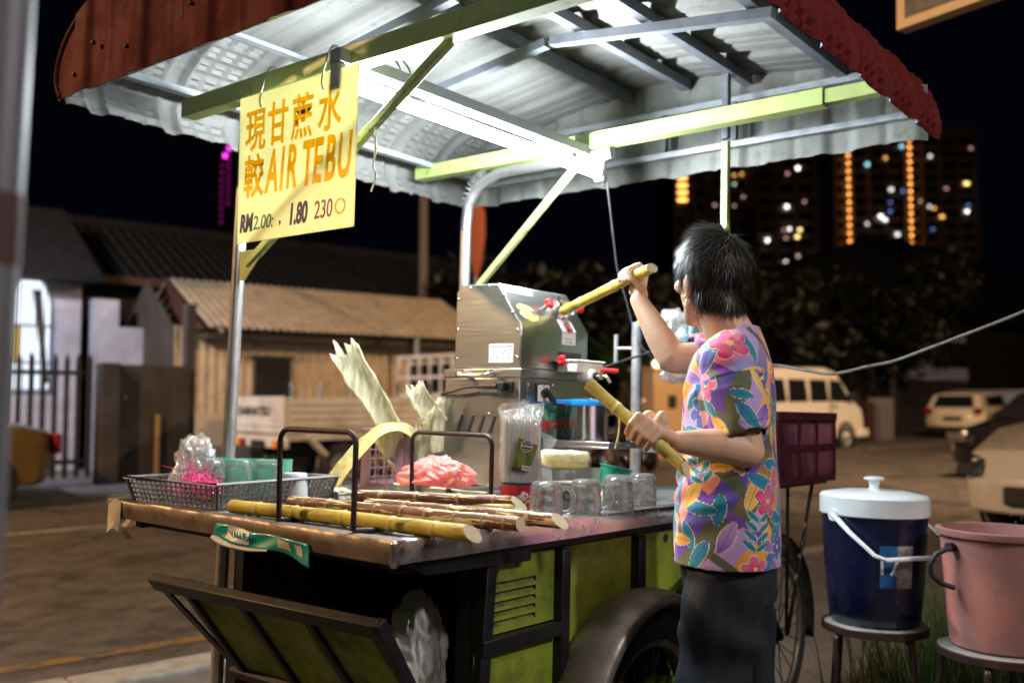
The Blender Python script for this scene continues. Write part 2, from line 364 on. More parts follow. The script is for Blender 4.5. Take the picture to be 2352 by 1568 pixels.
# ---------------------------------------------------------------- street lamps that light the road, and unseen fill lamps added near the camera
mt_lamp = M_emit('sodium_lamp_glass', (1, .6, .25), 6)
for k, (s, t, z, c, p, to) in enumerate(LAMPS):
    if k in (5, 6): continue
    r = thing('street_or_fill_lamp', ['tall grey street lamp beyond the road left of the cart', 'tall grey street lamp on the near kerb beyond the cooler', 'tall grey street lamp far along the near kerb', 'bluish lamp on a pole by the white house', 'unseen warm fill lamp added on a street pole near the pink bucket'][k], 'street lamp', (s, t, ROAD_Z), 0, 'street lamps', RF)
    side = -1.6 if t < 8 else (3.4 if s < 0 and t < 12 else .8)
    m = MB(); m.tube(smooth_path([(s, t+side, ROAD_Z), (s, t+side, z-.8), (s, t+side*.8, z-.1), (s, t+side*.2, z)]), [.07]*12+[.045]*13, 8); m.done('pole', MT['galv'], r, smooth=40, frame=RF)
    m = MB(); m.sphere((s, t, z), (.14, .34, .09), 12, 8); m.done('lamp_head', MT['galv'], r, smooth=180, frame=RF)
    m = MB(); m.sphere((s, t, z-.08), (.10, .24, .05), 12, 8); m.done('lamp_glass', mt_lamp, r, smooth=180, frame=RF)
r = thing('fill_lamp_pendant', 'unseen white fill lamp in a pendant shade, added behind the camera', 'lamp', (2.4, -1.7, 3.3), 0, None, RF)
m = MB(); m.lathe([(.03, 3.5), (.05, 3.45), (.20, 3.32), (.19, 3.31), (.03, 3.43)], 20, RF @ Matrix.Translation((2.4, -1.7, 0))); m.done('lamp_shade', MT['galv'], r, smooth=40)
m = MB(); m.rod((2.4, -1.7, 3.5), (2.4, -1.7, 4.6), .01, 6); m.done('cord', MT['black'], r, frame=RF)
r = thing('fill_lamp', 'unseen warm fill lamp in a bulkhead housing, added behind the camera', 'lamp', (-1.5, -1.2, 3.6), 0, None, RF)
m = MB(); m.box((-1.6, -1.35, 3.5), (-1.4, -1.2, 3.75)); m.done('housing', MT['galv'], r, frame=RF, bevel=.01)
m = MB(); m.sphere((-1.5, -1.19, 3.62), (.08, .05, .1), 12, 8); m.done('lamp_glass', mt_lamp, r, smooth=180, frame=RF)

# ---------------------------------------------------------------- foreground post at the left edge
gp = M_('grey_painted_post', (.13, .13, .155), .5, .2, .1, 8)
r = thing('foreground_post', 'grey painted post very near on the left edge with a red brown band', 'post', (-.939, -.454, 0))
m = MB(); m.rod((-.948, -.443, 0), (-.948, -.443, 3.2), .028, 20); m.done('shaft', gp, r, smooth=40)
m = MB(); m.rod((-.948, -.443, 1.266), (-.948, -.443, 1.331), .029, 20); m.done('band', M_('red_brown_paint', (.06, .022, .02), .7), r, smooth=40)

# ================================================================ FAR SIDE OF THE STREET
wall_lav = M_('pale_house_wall', (.46, .47, .55), .8, 0, .08, 3, dirt=(.2, .2, .24), dirt_amt=.5, dscale=1.2)
wall_dark = M_('dark_stained_wall', (.05, .042, .038), .85, 0, .25, 3, dirt=(.03, .025, .02), dirt_amt=.7, dscale=2)
tan_sheet = M_('tan_corrugated_sheet', (.54, .44, .31), .6, .1, .1, 3, dirt=(.2, .13, .07), dirt_amt=.5, dscale=4)
brick_red = M_('red_brown_boards', (.055, .018, .013), .8, 0, .15, 5)
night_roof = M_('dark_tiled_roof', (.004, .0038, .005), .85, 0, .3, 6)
iron = M_('dark_iron_bars', (.03, .026, .028), .5, .4, .2, 12)
glow_win = M_emit('lit_window_glass', (.78, .86, 1), 1.1)
void = MT['dark_void']

# white house with lit arched window
r = thing('white_house', 'pale house with a brightly lit arched window behind the iron gate', 'house', (3.7, 17, 0), 0, None, RF)
m = MB(); m.box((.5, 17, 0), (4.78, 21, 3.3)); m.done('wall', wall_lav, r, frame=RF)
m = MB(); m.prism([(16.4, 3.1), (21.5, 3.1), (19, 4.7)], -.2, 5.0, RF @ axes((0, 0, 0), (0, 1, 0), (0, 0, 1), (1, 0, 0)))
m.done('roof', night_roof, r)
arch = [(.32*math.cos(a), 2.55+.62*math.sin(a)) for a in np.linspace(0, PI, 14)]
poly = [(3.98+x, z) for x, z in arch]+[(3.66, 1.3), (4.30, 1.3)]
FX = axes((0, 16.985, 0), (1, 0, 0), (0, 0, 1), (0, -1, 0))
m = MB(); m.prism(poly, 0, .02, RF @ FX); w = m.done('window', glow_win, r)
m = MB()
for i in range(9): m.box((3.68+i*.075, 16.93, 1.3), (3.695+i*.075, 16.95, 3.05))
for z in (1.3, 1.75, 2.35): m.box((3.64, 16.925, z), (4.32, 16.945, z+.03))
m.done('grille', iron, w, frame=RF)
m = MB(); m.add([(4.0, 16.90, 2.95), (4.13, 16.90, 2.95), (4.27, 16.90, 1.45), (4.2, 16.90, 1.4)], [(0, 1, 2, 3)]); m.done('hanging_cloth', wall_dark, w, frame=RF, solid=.02)
m = MB(); m.box((3.70, 16.955, 1.75), (3.86, 16.965, 2.35)); m.done('yellow_poster', M_('yellow_poster_paper', (.7, .5, .06), .6), w, frame=RF)
m = MB(); m.box((.4, 16.75, 3.12), (4.9, 17.05, 3.3)); m.done('eave_board', M_('brown_eave', (.16, .10, .05), .7), r, frame=RF)

# neighbour: low white stepped wall
r = thing('white_boundary_wall', 'stepped white painted wall between the pale house and the shed', 'wall', (5.2, 16.5, 0), 0, None, RF)
m = MB(); m.box((4.80, 16.4, 0), (5.22, 16.6, 2.82)); m.box((5.222, 16.4, 0), (5.72, 16.6, 2.37)); m.done('wall', wall_lav, r, frame=RF, bevel=.01)
r = thing('dark_tiled_house', 'dark unlit house with a long tiled roof behind the tan shed', 'house', (9, 19, 0), 0, None, RF)
m = MB(); m.box((5.3, 18.6, 0), (14.5, 24, 3.4)); m.done('wall', wall_dark, r, frame=RF)
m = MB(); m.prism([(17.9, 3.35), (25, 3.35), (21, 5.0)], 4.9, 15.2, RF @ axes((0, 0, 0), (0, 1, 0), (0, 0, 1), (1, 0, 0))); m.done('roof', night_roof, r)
m = MB()
for i in range(46): m.rod((5.0+i*.22, 17.86, 3.38), (5.0+i*.22, 20.4, 4.72), .05, 6)
tag(m.done('roof_tile_ribs', night_roof, r, frame=RF, smooth=60), kind='stuff')
m = MB(); m.box((4.9, 17.8, 3.25), (15.2, 17.92, 3.40)); m.done('fascia', brick_red, r, frame=RF)

# iron gate and dark boundary wall
r = thing('iron_gate', 'dark iron bar gate in front of the pale house', 'gate', (3.2, 13.75, 0), 0, None, RF)
bar0 = None
for i in range(20):
    s = 1.16+i*.148
    if bar0 is None:
        m = MB(); m.box((s, 13.74, .12), (s+.062, 13.765, 1.70)); m.prism([(s, 1.70), (s+.062, 1.70), (s+.031, 1.80)], 0, .025, axes((0, 13.765, 0), (1, 0, 0), (0, 0, 1), (0, -1, 0))); bar0 = m.done('gate_bar', iron, r, frame=RF)
    else:
        o = bar0.copy(); COL.objects.link(o); o.location = WM[r.name].to_3x3().inverted() @ (RF.to_3x3() @ Vector((i*.148, 0, 0)))
for z in (.30, 1.50):
    m = MB(); m.box((1.1, 13.772, z), (4.02, 13.80, z+.06)); m.done('gate_rail', iron, r, frame=RF)
r = thing('dark_boundary_wall', 'dark stained masonry wall beside the gate with a slim side door', 'wall', (4.8, 13.9, 0), 0, None, RF)
m = MB(); m.box((4.14, 13.75, 0), (4.42, 14.0, 1.68)); m.done('gate_pillar', wall_dark, r, frame=RF, bevel=.02)
m = MB(); m.box((4.44, 13.9, 0), (5.45, 14.1, 1.66)); m.done('wall', wall_dark, r, frame=RF)
m = MB(); m.box((5.46, 14.05, 0), (5.60, 14.25, 2.6)); m.done('post', wall_dark, r, frame=RF)
m = MB(); m.box((4.95, 13.84, .0), (5.0, 13.88, .95)); m.done('yellow_stake', M_('yellowed_wood', (.4, .26, .1), .7), r, frame=RF)
m = MB(); m.sphere((4.5, 13.86, 1.2), .035, 10, 6); m.done('door_knob', MT['chrome'], r, smooth=180, frame=RF)

# ---------------------------------------------------------------- tan shed
r = thing('corrugated_shed', 'tan corrugated sheet shed with sloping roof and a dark window', 'shed', (8, 15, 0), 0, None, RF)
def corr(mb, s0, s1, p0, p1, amp, wl, nv=2, nrm=(0, -1, 0)):
    n = int((s1-s0)/wl*6); nr = Vector(nrm)
    def fn(a, b):
        s = s0+(s1-s0)*a; q = Vector(p0).lerp(Vector(p1), b)
        return Vector((s, q[0], q[1]))+nr*(amp*math.sin(2*PI*s/wl))
    mb.grid(fn, n, nv)
m = MB(); corr(m, 5.62, 11.3, (15.0, 0), (15.0, 2.34), .012, .16); o = m.done('wall_sheet', tan_sheet, r, frame=RF, smooth=180)
m = MB(); m.add([(5.62, 15.01, 0), (5.62, 17.4, 0), (5.62, 17.4, 2.4), (5.62, 16.3, 3.2), (5.62, 15.01, 2.3)], [(0, 1, 2, 3, 4)]); m.done('end_wall', wall_dark, r, frame=RF)
m = MB(); m.add([(11.3, 15.01, 0), (11.3, 17.4, 0), (11.3, 17.4, 2.4), (11.3, 16.3, 3.2), (11.3, 15.01, 2.3)], [(0, 1, 2, 3, 4)]); m.done('end_wall', brick_red, r, frame=RF)
for i in range(7):
    a = 5.95+i*.82
    m = MB(); corr(m, a, a+.84, (14.45, 2.30), (16.25, 3.24), .016, .14, 2, (0, -.46, .89)); m.done('roof_sheet', tan_sheet, r, frame=RF, smooth=180)
m = MB(); corr(m, 5.95, 11.7, (16.27, 3.245), (17.9, 2.35), .016, .14, 2, (0, .46, .89)); m.done('rear_roof_sheet', tan_sheet, r, frame=RF, smooth=180)
m = MB(); m.prism([(14.5, 2.27), (15.6, 2.27), (16.25, 3.22)], 0, .03, RF @ axes((5.93, 0, 0), (0, 1, 0), (0, 0, 1), (-1, 0, 0))); m.done('gable_board', brick_red, r)
m = MB(); m.box((6.0, 14.62, 2.12), (11.6, 14.98, 2.24)); m.done('eave_beam', wall_dark, r, frame=RF)
m = MB(); m.box((6.98, 14.955, .7), (7.62, 14.975, 1.84)); w = m.done('window', void, r, frame=RF)
m = MB(); m.box((6.93, 14.94, 1.84), (7.67, 14.98, 1.90)); m.box((6.93, 14.94, .64), (7.67, 14.98, .70)); m.done('frame', wall_dark, w, frame=RF)
m = MB(); m.rod((9.9, 14.5, 0), (9.9, 14.5, 2.3), .045, 8); m.done('roof_prop', MT['galv'], r, frame=RF)
m = MB(); m.box((5.55, 14.93, 0), (6.9, 14.97, .95)); m.done('lower_panel', M_('plain_tan_panel', (.52, .42, .30), .7), r, frame=RF)

# ---------------------------------------------------------------- pickup truck, rear towards the cart
cream = M_('cream_truck_paint', (.74, .70, .62), .4, 0, .06, 6, coat=.2, dirt=(.2, .15, .1), dirt_amt=.5, dscale=3)
tgl = M_('dark_car_glass', (.012, .014, .018), .08, 0, .0, 5, spec=.7)
r = thing('pickup_truck', 'cream dropside pickup truck parked in front of the tan shed', 'truck', (8.3, 12.7, ROAD_Z), 0, None, RF)
s0, t0, t1 = 5.98, 11.95, 13.55; FR = RF
m = MB(); m.box((s0+.05, t0+.02, .60), (8.85, t1-.02, .74)); m.done('bed_floor', cream, r, frame=FR, bevel=.01)
for nm, y0, y1 in (('side_board', t0-.02, t0+.02), ('side_board', t1-.02, t1+.02)):
    m = MB(); m.box((s0+.06, y0, .74), (8.82, y1, 1.19))
    for k in range(4):
        z = .79+k*.10; m.box((s0+.1, y0-.012, z), (8.78, y1+.012, z+.05))
    m.done(nm, cream, r, frame=FR, bevel=.008)
m = MB(); m.box((s0, t0-.02, .70), (s0+.045, t1+.02, 1.21)); m.box((s0-.012, t0+.05, .80), (s0+.03, t1-.05, .84)); m.done('tailgate', cream, r, frame=FR, bevel=.01)
FT = RF @ axes((s0-.006, (t0+t1)/2+.1, 1.0), (0, -1, 0), (0, 0, 1), (-1, 0, 0))
text_mesh('DAIHATSU', .17, FT, MT['ink'], r, 'tailgate_lettering', .003, .006, xs=1.25)
rr = M_('red_tail_lamp', (.22, .012, .012), .25); am = M_('amber_lamp', (.9, .35, .03), .25)
m = MB(); m.box((s0+.05, t0, .50), (s0+.10, t1, .62)); m.done('rear_bumper', cream, r, frame=FR, bevel=.01)
for y in (t0+.05, t1-.35):
    m = MB(); m.box((s0-.0, y, .50), (s0+.045, y+.14, .61)); m.done('tail_lamp', rr, r, frame=FR, bevel=.01)
    m = MB(); m.box((s0-.0, y+.15, .50), (s0+.045, y+.29, .61)); m.done('indicator_lamp', am, r, frame=FR, bevel=.01)
m = MB(); m.box((s0-.0, t0+.62, .48), (s0+.03, t0+1.0, .60)); m.done('number_plate', M_('plate_black', (.03, .03, .03), .4), r, frame=FR)
m = MB(); m.box((s0+.3, t0+.35, .35), (9.9, t0+.5, .58)); m.box((s0+.3, t1-.5, .35), (9.9, t1-.35, .58)); m.done('chassis', void, r, frame=FR)
# headboard grille and cab
m = MB()
for i in range(6): m.box((8.86, t0+.05+i*.3, .74), (8.90, t0+.10+i*.3, 1.88))
for z in (1.2, 1.5, 1.84): m.box((8.855, t0, z), (8.905, t1, z+.05))
m.done('headboard', cream, r, frame=FR)
cab = [(8.98, .55), (8.98, 1.55), (9.05, 1.86), (9.9, 1.90), (10.35, 1.30), (10.55, 1.15), (10.62, .55)]
m = MB(); m.prism(cab, 0, t1-t0-.04, RF @ axes((0, t1-.02, 0), (1, 0, 0), (0, 0, 1), (0, -1, 0))); m.done('cab', cream, r, bevel=.05, seg=3)
m = MB(); m.prism([(9.10, 1.30), (9.14, 1.72), (9.86, 1.75), (10.2, 1.30)], 0, .012, RF @ axes((0, t0+.015, 0), (1, 0, 0), (0, 0, 1), (0, -1, 0))); m.done('side_window', tgl, r)
m = MB(); m.box((8.965, t0+.15, 1.28), (8.975, t1-.15, 1.74)); m.done('rear_window', tgl, r, frame=FR)
for y in (t0+.02, t0+.9): 
    for x in (6.55, 7.5, 8.4):
        m = MB(); m.rod((x, y, 1.19), (x, y, 1.42), .022, 8); m.done('stake', MT['chrome'], r, frame=FR)
def car_wheel(parent, s, t, z, R, w=.18, hub=MT['galv'], fr=None, n=24, side=-1):
    f = fr or RF
    M = f @ axes((s, t, z), (1, 0, 0), (0, 0, 1), (0, -1, 0))
    m = MB(); m.lathe([(R*.62, -w/2), (R*.9, -w/2), (R, -w*.3), (R, w*.3), (R*.9, w/2), (R*.62, w/2)], n, M); wl = m.done('wheel', MT['rubber'], parent, smooth=35)
    m = MB(); m.lathe([(0, w*.25), (R*.22, w*.30), (R*.3, w*.12), (R*.55, w*.18), (R*.64, w*.46)], n, M); m.done('rim', hub, wl, smooth=35)
    return wl
for s in (6.95, 9.75):
    for t in (t0+.12, t1-.12): car_wheel(r, s, t, ROAD_Z+.33, .33)
m = MB(); m.bar((6.35, t0-.02, .66), (6.62, t0-.02, .40), .05, .14, (0, 1, 0)); m.done('mudguard', cream, r, frame=FR)

# ---------------------------------------------------------------- golden taxi car half hidden by the post
def car_body(name, label, cat, s, t, z, rz, L, W, H, paint, prof, cabin, wheels, group=None, R=.3):
    """prof: side outline of the lower body, cabin: outline of the glasshouse; x runs from rear (0) to nose (L)"""
    fr = road_mat(s, t, z, rz); r = thing(name, label, cat, (0, 0, 0), 0, group, fr)
    n = len(prof)
    def side(y, inset=0, pr=prof, zc=.5):
        return [(x, y, zz) for x, zz in pr]
    m = MB(); ys = [-W/2+.10, -W/2+.02, -W/2, W/2, W/2-.02, W/2-.10]
    rings = []
    for y, k in ((-W/2+.14, .93), (-W/2+.05, .985), (-W/2, 1), (0, 1.015), (W/2, 1), (W/2-.05, .985), (W/2-.14, .93)):
        cx, cz = L/2, .5*H*.7
        yy = y if abs(y) < W/2-.2 or k == 1 else y
        rings.append([(cx+(x-cx)*(k if k < 1 else 1), (y if k >= 1 else (math.copysign(W/2, y)*(1 if k > .97 else .96))), cz+(zz-cz)*k) for x, zz in prof])
    order = [0, 1, 2, 3, 4, 5, 6]
    ysn = [-W/2*.90, -W/2*.97, -W/2, 0, W/2, W/2*.97, W/2*.90]
    # sections across the width: the nose and tail round off towards the sides
    secs = []
    for q in np.linspace(-1, 1, 13):
        y = q*W/2; rnd = (abs(q)**4)
        sec = []
        for x, zz in prof:
            xx = x+(L/2-x)*.10*rnd*abs((x-L/2)/(L/2))**2
            sec.append((xx, y, zz-.05*rnd*max(0, (zz-.45))/.5))
        secs.append(sec)
    vs = [p for sec in secs for p in sec]; fs = []
    for a in range(12):
        for b in range(n): fs.append((a*n+b, a*n+(b+1) % n, (a+1)*n+(b+1) % n, (a+1)*n+b))
    fs.append(tuple(range(n-1, -1, -1))); fs.append(tuple(12*n+b for b in range(n)))
    m.add(vs, fs); m.done('body', paint, r, frame=fr, smooth=35, bevel=.03, seg=3)
    k = len(cabin); m = MB(); vs = []
    zlo = min(zz for _, zz in cabin)
    for q in np.linspace(-1, 1, 9):
        for x, zz in cabin:
            tp = (zz-zlo)/(H-zlo); vs.append((x, q*(W/2-.05-.16*tp), zz-.05*tp*q**4))
    fs = [(a*k+b, a*k+(b+1) % k, (a+1)*k+(b+1) % k, (a+1)*k+b) for a in range(8) for b in range(k)]
    fs += [tuple(range(k-1, -1, -1)), tuple(8*k+b for b in range(k))]
    m.add(vs, fs); m.done('cabin', paint, r, frame=fr, smooth=35, bevel=.04, seg=3)
    for x in wheels:
        for y in (-W/2+.08, W/2-.08): 
            M = fr
            car_wheel(r, x, y, R, R, .2, MT['galv'], fr)
            m = MB(); sg = -1 if y < 0 else 1
            m.lathe([(R*1.03, 0), (R*1.2, .0), (R*1.2, .012), (R*1.03, .012)], 24, fr @ axes((x, sg*(W/2+.001), R), (1, 0, 0), (0, 0, 1), (0, -1*sg*-1, 0))); m.done('wheel_arch', void, r)
    return r, fr
gold = M_('gold_car_paint', (.17, .105, .022), .3, .2, .05, 6, coat=.5)
prof = [(0, .35), (-.04, .55), (0, .88), (.35, .98), (3.0, .93), (4.15, .78), (4.25, .55), (4.2, .28), (.1, .26)]
cabin = [(.55, .95), (1.05, 1.36), (2.2, 1.40), (3.05, .93)]
r, fr = car_body('golden_car', 'golden saloon car partly hidden behind the near grey post', 'car', 3.2, 12.9, ROAD_Z, PI, 4.2, 1.65, 1.4, gold, prof, cabin, (.8, 3.4))
for y in (.42, -.72):
    m = MB(); m.box((-.05, y, .62), (.03, y+.30, .86)); m.done('tail_lamp', rr, r, frame=fr, bevel=.02)
m = MB(); m.prism([(.62, .99), (1.06, 1.31), (2.15, 1.35), (2.85, .97)], 0, 1.5, fr @ axes((0, .75, 0), (1, 0, 0), (0, 0, 1), (0, -1, 0))); m.done('side_window', tgl, r)

# ---------------------------------------------------------------- lamp pole, folded parasol, motorbikes, tan pillar
r = thing('utility_pole', 'dark wooden utility pole rising behind the tan shed roof', 'pole', (11.9, 17.2, 0), 0, None, RF)
m = MB(); m.tube([(11.9, 17.2, 0), (11.9, 17.2, 6.2)], [.12, .09], 10); m.done('shaft', M_('weathered_pole', (.14, .11, .09), .8), r, smooth=40, frame=RF)
r = thing('folded_parasol', 'folded orange parasol on a pole beside the steel press', 'parasol', (10.1, 13, 0), 0, None, RF)
m = MB(); m.lathe([(.02, 3.25), (.09, 3.5), (.16, 4.0), (.15, 4.4), (.05, 4.75), (.01, 4.8)], 10, RF @ Matrix.Translation((10.1, 13, 0))); m.done('canopy', M_('orange_canvas', (.40, .10, .04), .8), r, smooth=60)
m = MB(); m.rod((10.1, 13, 0), (10.1, 13, 4.85), .025, 8); m.done('pole', MT['galv'], r, frame=RF)
def motorbike(s, t, rz, label, first=None):
    fr = road_mat(s, t, ROAD_Z, rz)
    if first is not None:
        o = place_copy(first, (s, t, ROAD_Z), rz, label, RF); return o
    r = thing('motorbike', label, 'motorbike', (0, 0, 0), 0, 'motorbikes parked across the street', fr)
    for x in (-.62, .62):
        M = fr @ axes((x, 0, .29), (1, 0, 0), (0, 0, 1), (0, -1, 0))
        m = MB(); m.lathe([(.21, -.04), (.27, -.045), (.29, 0), (.27, .045), (.21, .04)], 20, M); w = m.done('wheel', MT['rubber'], r, smooth=40)
        m = MB(); m.lathe([(.0, -.03), (.05, -.05), (.06, .0), (.2, .0), (.215, -.03)], 20, M); m.done('rim', MT['chrome'], w, smooth=40)
    pt = M_('dark_bike_paint', (.05, .02, .02), .25, 0, .1, coat=.6)
    m = MB(); m.prism([(-.75, .62), (-.72, .74), (-.1, .70), (.15, .52), (.42, .90), (.5, .86), (.36, .42), (.0, .30), (-.4, .42)], -.09, .09, fr @ axes((0, 0, 0), (1, 0, 0), (0, 0, 1), (0, -1, 0))); m.done('fairing', pt, r, bevel=.03)
    m = MB(); m.prism([(-.72, .74), (-.68, .80), (-.35, .79), (.0, .74), (-.1, .69)], -.12, .12, fr @ axes((0, 0, 0), (1, 0, 0), (0, 0, 1), (0, -1, 0))); m.done('saddle', MT['black_plastic'], r, bevel=.02)
    m = MB(); m.tube([(.40, -.33, 1.02), (.44, -.1, .98), (.44, .1, .98), (.40, .33, 1.02)], .016, 8); m.done('handlebar', MT['chrome'], r, frame=fr)
    m = MB(); m.rod((.45, .09, .92), (.63, .09, .29), .022, 8); m.rod((.45, -.09, .92), (.63, -.09, .29), .022, 8); m.done('fork', MT['chrome'], r, frame=fr)
    m = MB(); m.sphere((.52, 0, .88), (.07, .09, .09), 12, 8); m.done('headlight', MT['chrome'], r, frame=fr, smooth=180)
    m = MB(); m.rod((-.1, -.13, .30), (-.85, -.15, .40), .045, 10); m.done('exhaust', MT['chrome'], r, frame=fr)
    for sgn in (-1, 1):
        m = MB(); m.rod((.40, .25*sgn, 1.0), (.38, .30*sgn, 1.16), .006, 6); m.sphere((.38, .31*sgn, 1.2), (.015, .06, .045), 10, 6); m.done('mirror', MT['chrome'], r, frame=fr, smooth=180)
    return r
bk = motorbike(11.5, 11.6, 1.25, 'dark motorbike parked across the road, nearest the press')
motorbike(12.2, 11.8, 1.35, 'dark motorbike parked across the road, middle of the row', bk)
motorbike(12.9, 11.9, 1.15, 'dark motorbike parked across the road, nearest the tan pillar', bk)
bl_ = thing('wall_lamp', 'small bright warm lamp on the tan pillar behind her elbow', 'lamp', (14.05, 12.4, 1.85), 0, None, RF)
m = MB(); m.sphere((14.05, 12.38, 1.86), .06, 12, 8); m.done('bulb', M_emit('warm_bulb_glow', (1, .72, .45), 14), bl_, frame=RF, smooth=180)
m = MB(); m.box((14.0, 12.44, 1.80), (14.1, 12.5, 1.90)); m.done('bracket', MT['galv'], bl_, frame=RF)
r = thing('tan_gate_pillar', 'tan painted gate pillar across the road behind the glass mugs', 'pillar', (14.5, 12.8, 0), 0, None, RF)
m = MB(); m.box((14.1, 12.5, 0), (15.0, 13.1, 1.72)); m.done('pillar', M_('tan_pillar_paint', (.50, .33, .16), .8), r, frame=RF, bevel=.02)
m = MB(); m.box((14.05, 12.45, 1.722), (15.05, 13.15, 1.80)); m.done('cap', M_('tan_cap', (.46, .32, .17), .8), r, frame=RF, bevel=.02)
m = MB(); m.box((14.5, 12.47, 1.0), (14.72, 12.495, 1.25)); m.done('letter_box', void, r, frame=RF)

# ---------------------------------------------------------------- van
vanp = M_('cream_white_van_paint', (.80, .76, .70), .35, 0, .03, 6, coat=.3)
S0, T0, T1 = 17.6, 12.4, 14.0
r = thing('passenger_van', 'cream white passenger van parked behind the vendor facing right', 'van', (19.6, 13.2, ROAD_Z), 0, None, RF)
vp = [(0, .25), (-.03, .9), (.05, 1.6), (.25, 1.88), (2.5, 1.93), (2.95, 1.84), (3.62, 1.12), (3.98, .92), (4.05, .6), (4.0, .25)]
SV = RF @ axes((S0, T1, 0), (1, 0, 0), (0, 0, 1), (0, -1, 0))
m = MB(); n = len(vp); vs = []
for q in np.linspace(0, 1, 9):
    e = abs(2*q-1)**4; y = T0+(T1-T0)*q
    for x, z in vp: vs.append((S0+x+(2-x)*.04*e, y+(.10 if q < .5 else -.10)*max(0, (z-1.0))/.9*abs(2*q-1), z-.05*e*max(0, (z-1.2))))
fs = [(a*n+b, a*n+(b+1) % n, (a+1)*n+(b+1) % n, (a+1)*n+b) for a in range(8) for b in range(n)]+[tuple(range(n-1, -1, -1)), tuple(8*n+b for b in range(n))]
m.add(vs, fs); m.done('body', vanp, r, frame=RF, smooth=35, bevel=.04, seg=3)
def pane(poly, nm='side_window'):
    vs = [(S0+x, T0-.012+.10*max(0, z-1.0)/.9, z) for x, z in poly]+[(S0+x, T0+.03+.10*max(0, z-1.0)/.9, z) for x, z in poly]; k = len(poly)
    m = MB(); m.add(vs, [tuple(range(k)), tuple(range(2*k-1, k-1, -1))]+[(i, k+i, k+(i+1) % k, (i+1) % k) for i in range(k)]); return m.done(nm, tgl, r, frame=RF)
for a, b in ((.15, .78), (.90, 1.62), (1.74, 2.46)): pane([(a, 1.12), (b, 1.12), (b-.04, 1.62), (a+.02, 1.62)])
pane([(2.60, 1.12), (3.38, 1.10), (3.02, 1.60), (2.62, 1.62)])
m = MB(); m.box((S0+2.52, T0-.018, .35), (S0+2.535, T0+.01, 1.65)); m.done('door_seam', void, r, frame=RF)
m = MB(); m.box((S0+2.62, T0-.03, .98), (S0+2.8, T0, 1.02)); m.done('door_handle', MT['chrome'], r, frame=RF)
m = MB(); m.box((S0+3.84, T0+.02, .72), (S0+4.05, T0+.30, .92)); m.done('headlight', MT['chrome'], r, frame=RF, bevel=.02)
m = MB(); m.box((S0+3.78, T0-.05, .26), (S0+4.12, T1+.05, .46)); m.done('bumper', vanp, r, frame=RF, bevel=.03)
m = MB(); m.box((S0+3.25, T0-.16, 1.12), (S0+3.36, T0-.03, 1.34)); m.done('mirror', MT['black_plastic'], r, frame=RF, bevel=.02)
for s in (.75, 3.15):
    for t in (T0+.08, T1-.08): car_wheel(r, S0+s, t, ROAD_Z+.32, .32, .2)
    m = MB(); m.lathe([(.33, 0), (.40, 0), (.40, .015), (.33, .015)], 24, RF @ axes((S0+s, T0-.004, ROAD_Z+.33), (1, 0, 0), (0, 0, 1), (0, -1, 0))); m.done('wheel_arch', void, r)

# ---------------------------------------------------------------- white hatchback, dark car, near white car
whp = M_('white_car_paint', (.74, .68, .54), .3, 0, .03, 6, coat=.5)
prof = [(0, .32), (-.05, .6), (.02, .95), (.3, 1.0), (2.9, .96), (3.75, .82), (3.85, .5), (3.8, .26), (.1, .24)]
cabin = [(.05, .95), (.35, 1.42), (.9, 1.50), (2.1, 1.46), (2.95, .95)]
r, fr = car_body('white_hatchback', 'white hatchback seen from behind parked across the road', 'car', 28.5, 13.5, ROAD_Z, .12, 3.8, 1.72, 1.5, whp, prof, cabin, (.65, 3.05))
m = MB(); m.add([(.08, -.58, 1.02), (.08, .58, 1.02), (.30, .50, 1.36), (.30, -.50, 1.36)], [(0, 3, 2, 1)]); m.done('rear_window', tgl, r, frame=fr @ Matrix.Translation((-.035, 0, 0)), solid=.02)
m = MB(); m.prism([(.62, 1.0), (.75, 1.34), (2.0, 1.38), (2.6, 1.0)], 0, 1.56, fr @ axes((0, .78, 0), (1, 0, 0), (0, 0, 1), (0, -1, 0))); m.done('side_window', tgl, r)
for y in (-.82, .60):
    m = MB(); m.box((-.06, y, .82), (.06, y+.22, 1.0)); m.done('tail_lamp', rr, r, frame=fr, bevel=.03)
m = MB(); m.box((-.07, -.8, .28), (.02, .8, .44)); m.done('bumper_insert', MT['black_plastic'], r, frame=fr, bevel=.02)
m = MB(); m.box((-.075, -.26, .62), (-.03, .26, .74)); m.done('number_plate', M_('plate_dark', (.03, .03, .03), .4), r, frame=fr)
prof = [(0, .32), (-.03, .6), (.02, .9), (.5, 1.02), (2.9, .98), (4.1, .78), (4.3, .5), (4.25, .24), (.1, .24)]
cabin = [(.5, .98), (1.1, 1.40), (2.1, 1.44), (3.1, .95)]
r, fr = car_body('dark_saloon_car', 'dark saloon car parked between the hatchback and the near white car', 'car', 19.6, 6.2, ROAD_Z, PI-.1, 4.2, 1.7, 1.44, M_('black_car_paint', (.012, .012, .016), .15, .2, .05, coat=.8), prof, cabin, (.8, 3.4))
m = MB(); m.prism([(.8, 1.02), (1.15, 1.34), (2.05, 1.38), (2.8, 1.0)], 0, 1.54, fr @ axes((0, .77, 0), (1, 0, 0), (0, 0, 1), (0, -1, 0))); m.done('side_window', tgl, r)
for y in (-.8, .48):
    m = MB(); m.box((4.16, y, .58), (4.29, y+.32, .76)); m.done('headlight', MT['chrome'], r, frame=fr, bevel=.03)
prof = [(0, .30), (-.02, .6), (.0, .95), (.5, 1.03), (2.3, 1.06), (3.3, .97), (3.92, .76), (4.08, .50), (4.02, .22), (.1, .22)]
cabin = [(.2, .98), (.6, 1.36), (1.3, 1.41), (2.2, .98)]
